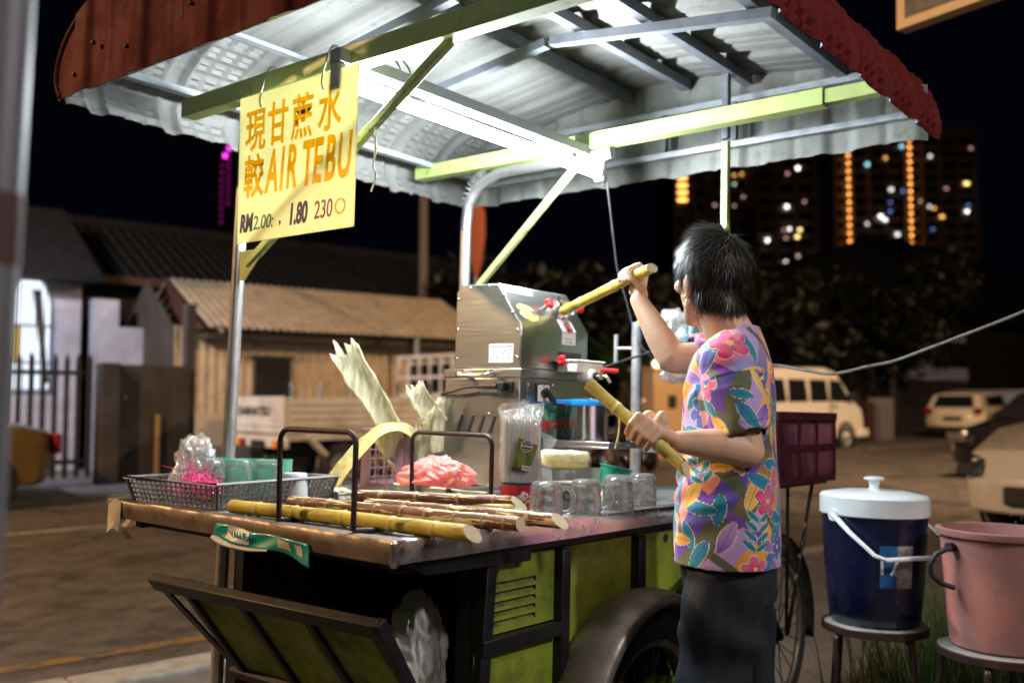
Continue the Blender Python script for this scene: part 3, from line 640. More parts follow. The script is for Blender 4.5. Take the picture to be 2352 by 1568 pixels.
whn = M_('near_white_car_paint', (.66, .62, .58), .28, 0, .03, 6, coat=.5)
r, fr = car_body('near_white_car', 'front of a white car parked at the kerb beside the pink bucket', 'car', 12.5, 3.13, -.02, PI, 4.1, 1.7, 1.40, whn, prof, cabin, (.7, 3.25), R=.33)
hl = M_('headlight_glass', (.05, .05, .055), .06, 0, .1, spec=.8)
for sg in (-1, 1):
    m = MB(); m.prism([(3.22, .80), (3.40, .83), (4.02, .64), (4.06, .54), (3.72, .62)], 0, .20, fr @ axes((0, sg*.865, 0), (1, 0, 0), (0, 0, 1), (0, -1, 0)) if sg > 0 else fr @ axes((0, -.665, 0), (1, 0, 0), (0, 0, 1), (0, -1, 0))); m.done('headlight', hl, r, bevel=.02)
    m = MB(); m.sphere((3.93, sg*.74, .665), .035, 10, 8); m.done('lamp_bulb', MT['chrome'], r, frame=fr, smooth=180)
m = MB(); m.box((4.0, -.45, .30), (4.10, .45, .46)); m.done('grille', MT['black_plastic'], r, frame=fr, bevel=.02)
m = MB(); m.prism([(.55, 1.02), (.75, 1.29), (1.3, 1.33), (1.9, 1.02)], 0, 1.58, fr @ axes((0, .79, 0), (1, 0, 0), (0, 0, 1), (0, -1, 0))); m.done('side_window', tgl, r)

# ---------------------------------------------------------------- dark hip-roof house and small white porch house on the right
r = thing('hip_roof_house', 'big unlit house with a pitched roof silhouetted before the towers', 'house', (48, 24, 0), 0, None, RF)
m = MB(); m.box((35, 22.5, 0), (74, 32, 5.1)); m.done('wall', wall_dark, r, frame=RF)
m = MB(); m.add([(33, 21, 5.0), (76, 21, 5.0), (76, 33, 5.0), (33, 33, 5.0), (48.5, 27, 10.1), (58, 27, 10.1)], [(0, 1, 5, 4), (1, 2, 5), (2, 3, 4, 5), (3, 0, 4), (0, 3, 2, 1)]); m.done('roof', night_roof, r, frame=RF)
lav = M_('bluish_white_render', (.42, .44, .60), .8, 0, .05)
r = thing('porch_house', 'small bluish white house with an open porch beyond the van', 'house', (36, 18, 0), 0, None, RF)
m = MB(); m.box((32.8, 19.3, 0), (39.5, 20.9, 3.6)); m.done('wall', wall_dark, r, frame=RF)
for s in (32.9, 35.6, 36.5):
    m = MB(); m.box((s, 18.06, 1.9), (s+.45, 18.3, 3.4)); m.done('column', lav, r, frame=RF)
m = MB(); m.box((32.9, 17.95, 1.9), (39.3, 18.05, 2.4)); m.done('parapet', lav, r, frame=RF)
m = MB(); m.box((32.6, 17.7, 3.42), (38.6, 19.4, 3.68)); m.done('roof_slab', lav, r, frame=RF)
m = MB(); m.box((32.9, 18.0, 0), (39.3, 19.3, 1.88)); m.done('plinth', wall_dark, r, frame=RF)
r = thing('corner_shop', 'lit pale violet shop wall at the right edge of the picture', 'shop', (33, 13.5, 0), 0, None, RF)
m = MB(); m.box((36.5, 14.6, 0), (46, 17.2, 1.5)); m.done('wall', lav, r, frame=RF)
m = MB(); m.box((36.5, 13.2, 2.6), (37.1, 13.6, 4.6)); m.done('lit_sign', M_emit('violet_sign_glow', (.75, .6, 1), .7), r, frame=RF)

# ---------------------------------------------------------------- trees and banana plants
def leaf_mat(n, c): return M_translucent(n, c, .3, .5, .3, 6)
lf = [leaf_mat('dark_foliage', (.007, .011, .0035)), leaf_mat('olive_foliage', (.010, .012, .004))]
bark = M_('bark', (.07, .05, .035), .9, 0, .3, 8, bump=.5)
def tree(label, s, t, h, rad, n, mat, name='tree'):
    fr = road_mat(s, t, 0); r = thing(name, label, 'tree', (0, 0, 0), 0, 'trees beyond the road', fr)
    m = MB(); m.tube(smooth_path([(0, 0, 0), (.1, .05, h*.3), (-.05, .1, h*.55), (.1, 0, h*.8)], 4), list(np.linspace(.16, .04, 13)), 8)
    for k in range(5):
        a = k*1.3; z = h*(.4+.08*k); m.tube([(0, 0, z), (math.cos(a)*rad*.4, math.sin(a)*rad*.4, z+h*.12), (math.cos(a)*rad*.8, math.sin(a)*rad*.8, z+h*.2)], [.06, .04, .015], 6)
    m.done('trunk', bark, r, frame=fr, smooth=50)
    m = MB(); g = np.random.default_rng(int(s*10))
    cl = [(g.normal(0, rad*.45), g.normal(0, rad*.45), h*(.45+.5*g.random()), rad*(.3+.3*g.random())) for _ in range(14)]
    for _ in range(n):
        c = cl[g.integers(14)]; d = g.normal(0, 1, 3); d /= np.linalg.norm(d); q = Vector(c[:3])+Vector(d)*(c[3]*(.6+.4*g.random()))
        a, b = Vector(g.normal(0, 1, 3)).normalized(), Vector(g.normal(0, 1, 3)); b = a.cross(b).normalized(); l = .10+.12*g.random()
        m.add([q-a*l, q-b*l*.45, q+a*l, q+b*l*.45], [(0, 1, 2, 3)])
    m.done('crown', mat, r, frame=fr)
    return r
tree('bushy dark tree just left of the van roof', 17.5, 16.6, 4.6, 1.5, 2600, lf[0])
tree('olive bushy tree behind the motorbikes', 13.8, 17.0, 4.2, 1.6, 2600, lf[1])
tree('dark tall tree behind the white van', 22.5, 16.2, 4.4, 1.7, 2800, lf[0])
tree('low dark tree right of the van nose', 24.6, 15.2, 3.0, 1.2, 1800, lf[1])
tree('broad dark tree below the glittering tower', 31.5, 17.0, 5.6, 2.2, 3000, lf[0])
def banana(label, s, t, h, seed):
    fr = road_mat(s, t, 0); r = thing('banana_plant', label, 'banana plant', (0, 0, 0), 0, 'banana plants behind the vendor', fr); g = np.random.default_rng(seed)
    m = MB(); m.tube([(0, 0, 0), (.02, 0, h*.5)], [.09, .06], 8); m.done('stem', lf[1], r, frame=fr, smooth=60)
    bm = leaf_mat('banana_leaf', (.025, .06, .010))
    for k in range(7):
        a = k*2.4+g.random(); el = .7+.6*g.random(); Ln = h*.62
        path = [Vector((0, 0, h*.45))+Vector((math.cos(a)*math.cos(el)*Ln*u, math.sin(a)*math.cos(el)*Ln*u, math.sin(el)*Ln*u-.35*Ln*u*u)) for u in np.linspace(0, 1, 9)]
        sd = Vector((-math.sin(a), math.cos(a), 0)); m = MB()
        def fn(u, v): 
            p = path[min(8, int(round(u*8)))]; w = .16*math.sin(PI*min(.999, u*.9+.08))**.6
            return p+sd*((v-.5)*2*w)+Vector((0, 0, -abs(v-.5)*.12))
        m.grid(fn, 9, 5); m.done('leaf', bm, r, frame=fr, smooth=180)
banana('banana plant with tall leaves standing left of the van', 15.9, 14.8, 3.4, 3); banana('smaller banana plant in front of the dark trees', 17.2, 14.6, 2.7, 9)
r = thing('roadside_planter', 'low planter boxes and pots beyond the white van', 'planter', (24, 13.9, 0), 0, None, RF)
for k, (s, w, h) in enumerate(((23.6, .5, .9), (24.4, .35, 1.1), (25.1, .7, 1.2))):
    m = MB(); m.box((s, 13.9, 0), (s+w, 14.3, h)); m.done('pot', [wall_dark, brick_red, M_('grey_bin', (.2, .19, .2), .7)][k], r, frame=RF, bevel=.02)

# ---------------------------------------------------------------- towers far away
tw_wall = M_('brown_night_facade', (.20, .15, .13), .8, 0, .1, .2)
tw_void = M_('dark_window_glass', (.012, .012, .018), .2)
def E(n, c, s): return M_emit(n, c, s)
EM = dict(o=E('orange_lamp_glow', (1, .38, .08), 4), w=E('white_window_glow', (1, .95, .9), 3), c=E('cyan_window_glow', (.35, .8, .9), 1.6), y=E('yellow_window_glow', (1, .75, .25), 2.4), b=E('blue_window_glow', (.2, .35, .9), .8), g=E('pale_window_glow', (.85, .9, .8), 1.5), a=E('amber_window_glow', (1, .5, .12), 1.8), d=E('dim_window_glow', (1, .6, .5), .8), q=E('dim_magenta_lamp', (1, .05, .7), .5), m=E('magenta_lamp_glow', (1, .05, .8), 2.5))
STF = None
def tower(label, X0, X1, Y, Zt, strings, wins, band=0, glow=0):
    """X to the right, Y ahead of the camera, in the level street frame turned to the view"""
    fr = RF @ Matrix.Rotation(math.radians(-40), 4, 'Z')
    # view axes in the street frame: ahead = (sin40.., ) built from the road axes
    ca, sa = math.cos(math.radians(40)), math.sin(math.radians(40))
    fr = RF @ Matrix(((ca, sa, 0, 0), (-sa, ca, 0, 0), (0, 0, 1, 0), (0, 0, 0, 1)))
    r = thing('apartment_tower', label, 'tower', ((X0+X1)/2, Y, 0), 0, 'apartment towers on the skyline', fr)
    m = MB(); m.box((X0, Y, -.1), (X1, Y+30, Zt)); m.done('facade', tw_wall, r, frame=fr)
    m = MB(); nx = max(3, int((X1-X0)/4.2)); w = (X1-X0)/nx
    for i in range(nx+1): m.box((X0+i*w-.35, Y-.9, 0), (X0+i*w+.35, Y-.02, Zt))
    m.done('pilasters', tw_wall, r, frame=fr)
    m = MB()
    for k in range(int(Zt/3.2)):
        for i in range(nx): m.box((X0+i*w+.7, Y-.12, k*3.2+1), (X0+(i+1)*w-.7, Y-.05, k*3.2+2.6))
    tag(m.done('unlit_window_panes', tw_void, r, frame=fr), kind='stuff')
    for x, za, zb, n, mat, rad in strings:
        first = None
        for z in np.linspace(za, zb, n):
            if first is None:
                m = MB(); m.sphere((x, Y-1.4, z), rad, 8, 6); first = m.done('string_lamp', EM[mat], r, frame=fr, smooth=180); z00 = z
            else:
                o = first.copy(); COL.objects.link(o); o.location = WM[r.name].to_3x3().inverted() @ (fr.to_3x3() @ Vector((0, 0, z-z00)))
    for x, z, ww, hh, mat in wins:
        m = MB(); m.box((x-ww*.4, Y-1.0, z-hh*.4), (x+ww*.4, Y-.93, z+hh*.4)); m.done('lit_window', EM[mat], r, frame=fr)
    return r
tower('tall tower with two strings of orange lamps up its face', 85, 122.4, 250, 73,
 [(88.4, 30, 69, 20, 'o', .34), (104.6, 34, 71, 20, 'o', .34)],
 [(93.6, 62.7, 1.02, 1.02, 'c'), (98.4, 64.4, .68, .8, 'a'), (102.7, 67.5, .91, .91, 'c'), (110.2, 64.9, .91, .8, 'g'), (99.7, 56.0, 1.25, .91, 'g'), (102.8, 55.6, .68, .91, 'b'), (96.8, 48.9, 1.02, 1.02, 'w'), (97.9, 48.0, 1.14, .68, 'w'), (99.4, 50.2, .68, .8, 'b'), (99.4, 52.6, .57, .68, 'b'), (109.7, 51.5, .8, .68, 'g'), (110.9, 51.0, .68, .68, 'a'), (112.9, 48.8, 1.36, .8, 'a'), (119.6, 57.6, 1.59, .8, 'y'), (119.5, 50.2, 1.02, .8, 'w'), (119.9, 51.9, .68, .68, 'b'), (114.2, 56.3, 1.14, .45, 'd'), (107.3, 52.9, .68, .68, 'd'), (93.2, 46.9, .68, .8, 'g'), (121.0, 67.0, .57, .68, 'd'), (110.4, 45.5, .68, .68, 'b'), (95.5, 40.6, .68, .68, 'g'), (101.1, 44.1, 1.36, 1.02, 'g'), (94.4, 41.9, .68, .68, 'w'), (98.1, 38.3, .68, .57, 'c'), (94.8, 34.9, .68, .68, 'g')])
tower('brown tower with scattered white windows right above the vendor', 56.6, 70.5, 220, 59.5, [],
 [(66.2, 54.4, .9, .9, 'w'), (63.8, 53.1, .6, .7, 'd'), (63.5, 45.4, .9, .9, 'w'), (66.4, 40.0, .9, .8, 'y'), (62.7, 40.0, .5, .6, 'd'), (64.0, 40.2, .6, .7, 'w'), (58.9, 37.6, .8, .9, 'w'), (65.8, 38.4, 1.0, .8, 'y'), (63.2, 38.1, .6, .6, 'd'), (65.9, 33.9, .8, .8, 'd'), (63.1, 32.5, .8, .7, 'w'), (69.4, 33.9, .5, .8, 'd'), (67.6, 46.6, .6, .6, 'd')])
tower('slim tower with a stack of glowing orange balconies', 36.0, 42.6, 210, 56, [],
 [(37.6, 51.5, 2.5, .75, 'o'), (37.6, 49.8, 2.5, .75, 'o'), (37.6, 48.1, 2.5, .75, 'o'), (37.6, 46.5, 2.5, .75, 'o'), (37.6, 44.9, 2.5, .75, 'o'), (37.5, 53.2, 1.2, .38, 'a')])
tower('dim wide tower with tiny coloured windows behind the green post', 43.8, 58.0, 230, 60, [],
 [(46.8, 54.5, .52, .52, 'a'), (45.3, 52.0, .52, .52, 'b'), (45.5, 50.3, .52, .63, 'y'), (55.6, 55.4, .52, .73, 'a'), (53.8, 55.1, .73, .52, 'a'), (53.8, 52.9, .52, .52, 'g'), (49.0, 47.8, .73, .52, 'd'), (53.7, 47.6, .52, .52, 'd'), (55.9, 49.8, .63, .52, 'd')])
tower('dark tower edged with magenta lamps behind the yellow sign', -62.5, -57.5, 200, 57,
 [(-60.9, 38, 50, 9, 'q', .16), (-59.5, 42, 51, 8, 'q', .16)], [(-60.4, 52.2, .9, 1.0, 'm'), (-59.5, 53.8, .9, 1.0, 'm')])

for X, Y, X2, Y2, Z2, pw in ((100, 200, 104, 250, 42, 3000), (58, 170, 60, 225, 40, 2000)):  # uplights added to lighten the tower faces; their boxes are unseen
    ca, sa = math.cos(math.radians(40)), math.sin(math.radians(40)); q = lambda a, b, c: (a*ca+b*sa, -a*sa+b*ca, c)
    l_ = lamp_spot(*q(X, Y, 3.5), (1, .62, .38), pw, .5, q(X2, Y2, Z2), 110); r = thing('added_uplight', 'floodlight out of view at the foot of the '+('tower with two orange strings' if X == 100 else 'brown tower above the vendor'), 'added_uplight', q(X, Y, 0), 0, 'added uplights at the towers', RF)
    m = MB(); a_ = q(X, Y, 0); m.box((a_[0]-.3, a_[1]-.3, 0), (a_[0]+.3, a_[1]+.3, 2.6)); m.done('housing', MT['galv'], r, frame=RF)
# ---------------------------------------------------------------- black signboard with cream frame, top right
r = thing('hanging_signboard', 'black signboard with a cream frame hanging at the top right corner', 'signboard', (2.0, -1.3, 3.0))
_a, _d = Vector((3.73, .187, 3.15)), Vector((-.30, -.954, 0)).normalized()
SG = axes(_a, _d, (0, 0, 1), _d.cross(Vector((0, 0, 1))))       # x along the board, y up, z to the viewer side
m = MB(); m.box((.03, .03, -.03), (1.27, .77, .03), SG); m.done('board', MT['black'], r)
fm = M_('cream_sign_frame', (.62, .44, .24), .6, 0, .06, 10)
for lo, hi in (((0, 0, -.04), (1.3, .045, .04)), ((0, .755, -.04), (1.3, .80, .04)), ((0, .0452, -.04), (.045, .7548, .04)), ((1.255, .0452, -.04), (1.3, .7548, .04))):
    m = MB(); m.box(lo, hi, SG); m.done('frame_bar', fm, r)
for x in (.2, 1.1):
    m = MB(); m.rod(SG @ Vector((x, .8, 0)), SG @ Vector((x, 1.5, 0)), .015, 6); m.done('hanger', MT['galv'], r)
m = MB(); m.tube([SG @ Vector((.12+.012*k, .30+.02*math.sin(k), .034)) for k in range(9)], .006, 6); m.done('gold_script', M_('gold_paint', (.5, .25, .06), .5), r)
# ================================================================ THE CART  (cart space: x along the near edge, y across, z up; near front corner of the table at 0, 0)
TZ = .885
cart = thing('street_food_cart', 'lime green hawker tricycle cart with steel table, posts and a red sheet metal canopy', 'food cart', (0, 0, 0))
def P(mb, name, mat, **k): return mb.done(name, MT[mat] if isinstance(mat, str) else mat, cart, **k)

# table
TU, TV = 1.72, 1.077
m = MB(); m.box((.012, .012, .845), (TU, TV, TZ)); P(m, 'tabletop', 'steel_top')
for v0, v1 in ((.30, .304), (.55, .554), (.80, .804)):
    m = MB(); m.box((.05, v0, TZ), (.5, v1, TZ+.0012)); P(m, 'table_seam', 'ink')
def edge_strip(name, mat, fn, n, dz=.003):
    """a folded sheet edge with small dents"""
    m = MB()
    def f(a, b):
        p = Vector(fn(a)); q = [(0, TZ+.0035, .035), (0, TZ+.0035, .0), (1, TZ-.002, 0), (1, .862, 0), (1, .843, 0), (0, .840, .012)][int(round(b*5))]
        k = mnoise.noise(Vector((p.x*9, p.y*9, q[1]*20)))*.0035
        nr = Vector(fn.n); return Vector((p.x, p.y, q[1]+k*.6))+nr*(q[0]*.004-q[2]+k)
    m.grid(f, n, 6); return P(m, name, mat, smooth=50)
def _e1(a): return (0, a*TV, 0)
_e1.n = (-1, 0, 0)
def _e2(a): return (a*TU, 0, 0)
_e2.n = (0, -1, 0)
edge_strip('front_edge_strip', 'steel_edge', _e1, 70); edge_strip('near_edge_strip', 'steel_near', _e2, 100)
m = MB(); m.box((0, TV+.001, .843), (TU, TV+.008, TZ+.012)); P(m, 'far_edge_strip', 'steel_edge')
m = MB(); m.bar((-.006, -.006, .838), (-.006, -.006, .889), .014, .014, (1, 0, 0)); P(m, 'corner_cap', 'steel_near', bevel=.004)
tape = M_('grubby_tape', (.55, .50, .38), .5, 0, .2, 30)
m = MB(); m.grid(lambda a, b: Vector((-.008-.004*math.sin(3*b)-.006*a*a*random.random(), 1.0+.06*b, .885-.075*a+.008*math.sin(5*b))), 6, 5); P(m, 'peeling_tape', tape, solid=.001)
m = MB(); m.grid(lambda a, b: Vector((-.012-.012*math.sin(4*a), .935+.025*b+.012*a, .845-.05*a)), 7, 4); P(m, 'peeling_tape', M_('brown_tape', (.16, .12, .09), .5), solid=.001)
# torn packaging strip taped to the front edge
teal = M_('teal_printed_film', (.004, .30, .25), .35, 0, .06, 10, coat=.3); tealw = M_('white_printed_film', (.62, .55, .48), .4)
pk = MB()
def strip(a, b):
    v = .572-.325*a; z = .872-.012*a-(.027+.005*math.sin(7*a)+.016*a)*b+.002*math.sin(11*a)
    return Vector((-.010-.012*b*(.6+.4*math.sin(6*a))-.003*math.sin(17*a+4*b), v-.02*b*a*a, z))
pk.grid(strip, 40, 8); o = pk.done('torn_package_strip', teal, cart, smooth=180, solid=.0008)
q = MB(); q.grid(lambda a, b: strip(.15+.26*a, .02+.8*b)+Vector((-.0018, 0, 0)), 16, 6); q.done('label_patch', tealw, o, smooth=180)
q = MB(); q.grid(lambda a, b: strip(.70+.12*a, .2+.5*b)+Vector((-.0018, 0, 0)), 8, 5); q.done('label_patch', tealw, o, smooth=180)
q = MB(); q.grid(lambda a, b: strip(.87+.06*a, .2+.5*b)+Vector((-.0018, 0, 0)), 8, 5); q.done('label_patch', tealw, o, smooth=180)
q = MB(); q.grid(lambda a, b: strip(.0+.62*a, .95+.40*b*(1-a*.6))+Vector((-.004-.006*math.sin(PI*b), 0, 0)), 24, 6); q.done('rolled_underside', M_('white_film_back', (.6, .57, .52), .45), o, smooth=180)
q = text_mesh('VALUE', .021, axes((-.0235, .468, .8545), (0, -1, -.04), (-.3, -.04, 1), (-1, 0, -.3)), teal, o, 'value_lettering', .0005, .0006)

# body frame: front jamb posts, side posts, rails
def bar(name, a, b, w, h, mat='black', up=(0, 0, 1), bev=.003): 
    m = MB(); m.bar(a, b, w, h, up); return P(m, name, mat, bevel=bev)
bar('table_rail', (.06, .07, .826), (1.68, .07, .826), .03, .028)
bar('table_rail', (.06, 1.03, .826), (1.68, 1.03, .826), .03, .028)
bar('table_rail', (.10, .09, .826), (.10, 1.01, .826), .03, .028)
bar('corner_post', (.335, .045, .825), (.285, .045, .15), .034, .03, up=(0, 1, 0))
bar('front_jamb', (.36, .112, .81), (.36, .112, .14), .06, .045, up=(0, 1, 0))
bar('front_jamb', (.36, .975, .81), (.36, .975, .14), .04, .045, up=(0, 1, 0))
for u in (.604, .955, 1.30, 1.66): bar('side_post', (u, .038, .812), (u, .038, .20), .034, .028, up=(0, 1, 0))
bar('side_rail', (.30, .034, .626), (.585, .034, .626), .022, .034)
bar('side_rail', (.30, .034, .24), (1.66, .034, .24), .022, .034)
m = MB(); m.prism([(.06, .835), (.46, .835), (.46, .800), (.12, .806)], .0, .012, axes((0, .034, 0), (1, 0, 0), (0, 0, 1), (0, -1, 0))); P(m, 'gusset_plate', 'black', bevel=.002)
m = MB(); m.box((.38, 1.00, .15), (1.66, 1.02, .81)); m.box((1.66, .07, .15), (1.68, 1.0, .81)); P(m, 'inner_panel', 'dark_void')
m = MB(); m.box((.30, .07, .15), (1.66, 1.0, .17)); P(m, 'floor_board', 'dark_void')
for i in range(2): bar('cross_rail', (.36, .135, .5-.28*i), (.36, .95, .5-.28*i), .02, .02) if i else None
# side panels
def louvre_panel():
    """upper front side panel: sheet with five slanted louvre openings and a hole"""
    m = MB(); y = .050
    u0, u1, z0, z1 = .318, .587, .644, .812; a, b = .347, .515
    m.box((u0, y, z0), (a, y+.002, z1)); m.box((b, y, z0), (u1, y+.002, z1)); m.box((a, y, .757), (b, y+.002, z1))
    n = 5; pit = .0212; zb = .757-n*pit
    m.box((a, y, z0), (b, y+.002, zb))
    for k in range(n): m.box((a, y, zb+k*pit), (b, y+.002, zb+k*pit+.0085))
    o = P(m, 'louvre_panel', 'green_dirty')
    mm = MB()
    for k in range(n):
        z = zb+k*pit+.0085
        mm = MB(); mm.add([(a+.002, y, z), (b-.002, y, z), (b-.002, y+.020, z+.0145), (a+.002, y+.020, z+.0145)], [(0, 1, 2, 3)]); s = mm.done('louvre_slat', M_LOUV, o, solid=.0012)
    mm = MB(); mm.rod((.441, y-.001, .790), (.441, y+.001, .790), .0058, 14); mm.done('lock_hole', MT['ink'], o)
M_LOUV = M_('greasy_louvre', (.20, .22, .05), .6, 0, .25, 12, dirt=(.03, .028, .015), dirt_amt=.85, dscale=20, dlow=.42)
louvre_panel()
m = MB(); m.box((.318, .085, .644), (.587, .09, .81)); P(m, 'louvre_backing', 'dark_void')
m = MB(); m.box((.300, .050, .26), (.587, .053, .608)); P(m, 'side_panel', 'green_dirty')
m = MB(); m.box((.621, .052, .26), (.938, .055, .812)); P(m, 'side_panel', 'green_dirty')
m = MB(); m.box((.972, .052, .26), (1.283, .055, .812)); P(m, 'side_panel', 'green_dirty')
m = MB(); m.box((1.317, .052, .26), (1.643, .055, .812)); P(m, 'side_panel', 'green_dirty')
m = MB(); m.rod((1.12, .049, .79), (1.12, .052, .79), .012, 14); P(m, 'lock_hole', 'ink')
for z in (.47, .60, .78):
    m = MB(); m.rod((.355, .088, z), (.355, .080, z), .008, 10); P(m, 'hinge_bolt', 'rust')

# drop-down front door: hinged low, hanging outwards, its top edge away from the cart
tl, tr = Vector((-.06, .735, .735)), Vector((-.06, -.010, .748))
tl = Vector((-.02, .815, .722)); tr = Vector((-.02, .018, .735))
dn = Vector((.27, .02, -.33)).normalized()              # downwards in the plane of the door
wv = (tr-tl).normalized(); nr = wv.cross(dn).normalized()    # outward normal
door = MB(); H_, W_ = .62, (tr-tl).length
DM = axes(tl, wv, dn, nr)
sgn = 1 if nr.x < 0 else -1
def db(x0, x1, y0, y1, z0, z1, name, mat, bev=.003, lab=None):
    m = MB(); m.box((x0, y0, min(z0*sgn, z1*sgn)), (x1, y1, max(z0*sgn, z1*sgn)), DM); return m.done(name, MT[mat], DR, bevel=bev)
DR = bpy.data.objects.new('drop_door', None); COL.objects.link(DR); DR.parent = cart; WM[DR.name] = Matrix.Identity(4)
x0 = .13
cols = [x0, .345, .57, W_-.02]
for r_ in range(2):
    for k in range(3):
        db(cols[k]+.004, cols[k+1]-.004, .035+r_*.295, .31+r_*.295, -.006, 0, 'door_panel', 'green_dirty', 0)
db(0, W_, -.005, .034, -.008, .016, 'door_top_bar', 'black')
db(x0-.05, W_+.03, .305, .335, 0.001, .018, 'door_middle_bar', 'black')
db(x0-.02, W_+.03, .605, .635, 0.001, .018, 'door_bottom_bar', 'black')
for k in range(4): db(cols[k]-.012, cols[k]+.012, .0345, .6045, -.002, .012, 'door_upright', 'black')
m = MB(); m.bar(DM @ Vector((.004, .02, 0)), DM @ Vector((.09, .29, -.0*sgn)), .03, .006, nr); m.done('door_arm', MT['black'], DR)
m = MB(); m.bar(tr+Vector((0, 0, .002)), tr+Vector((.17, -.0, -.26)), .026, .02, (0, 1, 0)); m.done('door_arm', MT['black'], DR, bevel=.003)
bar('front_leg', (.32, .93, .45), (.32, .93, .0), .05, .05, up=(0, 1, 0))
bar('lower_front_rail', (.30, .06, .16), (.30, 1.0, .16), .05, .05)

# wheels with wire spokes, fat tyre and a bare metal fender
def spoke_wheel(u, v, z, R, fat, n=22, name='side_wheel'):
    M = axes((u, v, z), (1, 0, 0), (0, 0, 1), (0, -1, 0))
    m = MB(); prof = [(R-.075*fat/.035, -fat*.7), (R-.03, -fat), (R-.008, -fat*.75), (R, 0), (R-.008, fat*.75), (R-.03, fat), (R-.075*fat/.035, fat*.7)]
    m.lathe(prof, 48, M); w = m.done(name, MT['rubber'], cart, smooth=40)
    ri = R-.078*fat/.035
    m = MB(); m.lathe([(ri-.014, -fat*.5), (ri+.006, -fat*.62), (ri+.006, -fat*.55), (ri-.006, 0), (ri+.006, fat*.55), (ri+.006, fat*.62), (ri-.014, fat*.5), (ri-.018, 0), (ri-.014, -fat*.5)], 48, M); m.done('rim', MT['fender'], w, smooth=40)
    m = MB(); m.lathe([(.008, -.05), (.028, -.035), (.028, -.03), (.016, -.025), (.016, .025), (.028, .03), (.028, .035), (.008, .05)], 16, M); m.done('hub', MT['rust'], w, smooth=40)
    sp = MB()
    for k in range(n):
        a = 2*PI*k/n; s = 1 if k % 2 else -1; b = a+(.5 if (k//2) % 2 else -.5)
        sp = MB(); sp.rod(M @ Vector((.026*math.cos(b), .026*math.sin(b), .031*s)), M @ Vector(((ri-.01)*math.cos(a), (ri-.01)*math.sin(a), .004*s)), .0022, 5); sp.done('spoke', MT['rust'], w)
    return w
spoke_wheel(.875, -.035, .335, .305, .036)
spoke_wheel(.875, 1.11, .335, .305, .036)
def fender(v0, v1):
    m = MB(); c = Vector((.885, 0, .335)); R = .352
    def fn(a, b):
        t = math.radians(196-206*a); y = v0+(v1-v0)*b; rr = R-.012*(2*b-1)**2*1.6
        if b < .04: rr -= .012
        return c+Vector((rr*math.cos(t), y, rr*math.sin(t)))
    m.grid(fn, 40, 14); return P(m, 'fender', 'fender', smooth=180, solid=.0025)
fender(-.098, .045); fender(1.035, 1.18)
bar('fender_stay', (1.28, .03, .70), (1.05, -.03, .655), .016, .012); bar('axle', (.875, -.05, .335), (.875, 1.12, .335), .03, .03)
bar('chassis_tube', (.30, .25, .20), (2.25, .49, .30), .035, .035); bar('chassis_tube', (.30, .80, .20), (2.25, .55, .30), .035, .035)

# bicycle half behind: wheel, stays, rear carrier
BU, BV, BZ, BR = 2.10, .18, .335, .335
spoke_wheel(BU, BV, BZ, BR, .018, 28, 'bicycle_wheel')
for s in (-.055, .055):
    bar('chain_stay', (BU, BV+s, BZ), (BU-.46, BV+s*.4, BZ-.01), .016, .016); bar('seat_stay', (BU, BV+s, BZ), (BU-.40, BV+s*.5, .80), .015, .015)
    bar('carrier_stay', (BU+.01, BV+s*1.3, BZ+.01), (BU+.20, BV+s*1.6, .885), .012, .012); bar('carrier_stay', (BU, BV+s*1.3, BZ+.01), (BU-.03, BV+s*1.6, .885), .012, .012)
bar('seat_tube', (BU-.48, BV, BZ), (BU-.38, BV, .92), .032, .032); bar('down_tube', (BU-.48, BV, BZ), (BU-.95, BV+.1, .70), .034, .034); bar('top_tube', (BU-.40, BV, .82), (BU-.98, BV+.1, .78), .03, .03)
m = MB(); m.tube([(BU-.30, BV-.11, .895), (BU+.27, BV-.11, .895), (BU+.30, BV-.08, .895), (BU+.30, BV+.08, .895), (BU+.27, BV+.11, .895), (BU-.30, BV+.11, .895)], .010, 8)
for x in (-.2, -.05, .1, .24): m.rod((BU+x, BV-.11, .895), (BU+x, BV+.11, .895), .006, 6)
P(m, 'rear_carrier', 'black')
m = MB()
for k in range(14):
    a = math.radians(20+k*11); m.add([], [])
m = MB(); m.grid(lambda a, b: Vector((BU+.37*math.cos(math.radians(150-160*a)), BV-.03+.06*b, BZ+.37*math.sin(math.radians(150-160*a)))), 24, 4); P(m, 'rear_mudguard', 'black', smooth=180, solid=.002)
m = MB(); m.lathe([(0, 0), (.10, 0), (.10, .004), (0, .004)], 30, axes((BU-.48, BV-.05, BZ), (1, 0, 0), (0, 0, 1), (0, -1, 0))); P(m, 'chainring', 'rust')
bar('pedal_crank', (BU-.48, BV-.06, BZ), (BU-.40, BV-.07, BZ-.15), .014, .012); m = MB(); m.box((BU-.44, BV-.16, BZ-.165), (BU-.35, BV-.07, BZ-.14)); P(m, 'pedal', 'black_plastic')

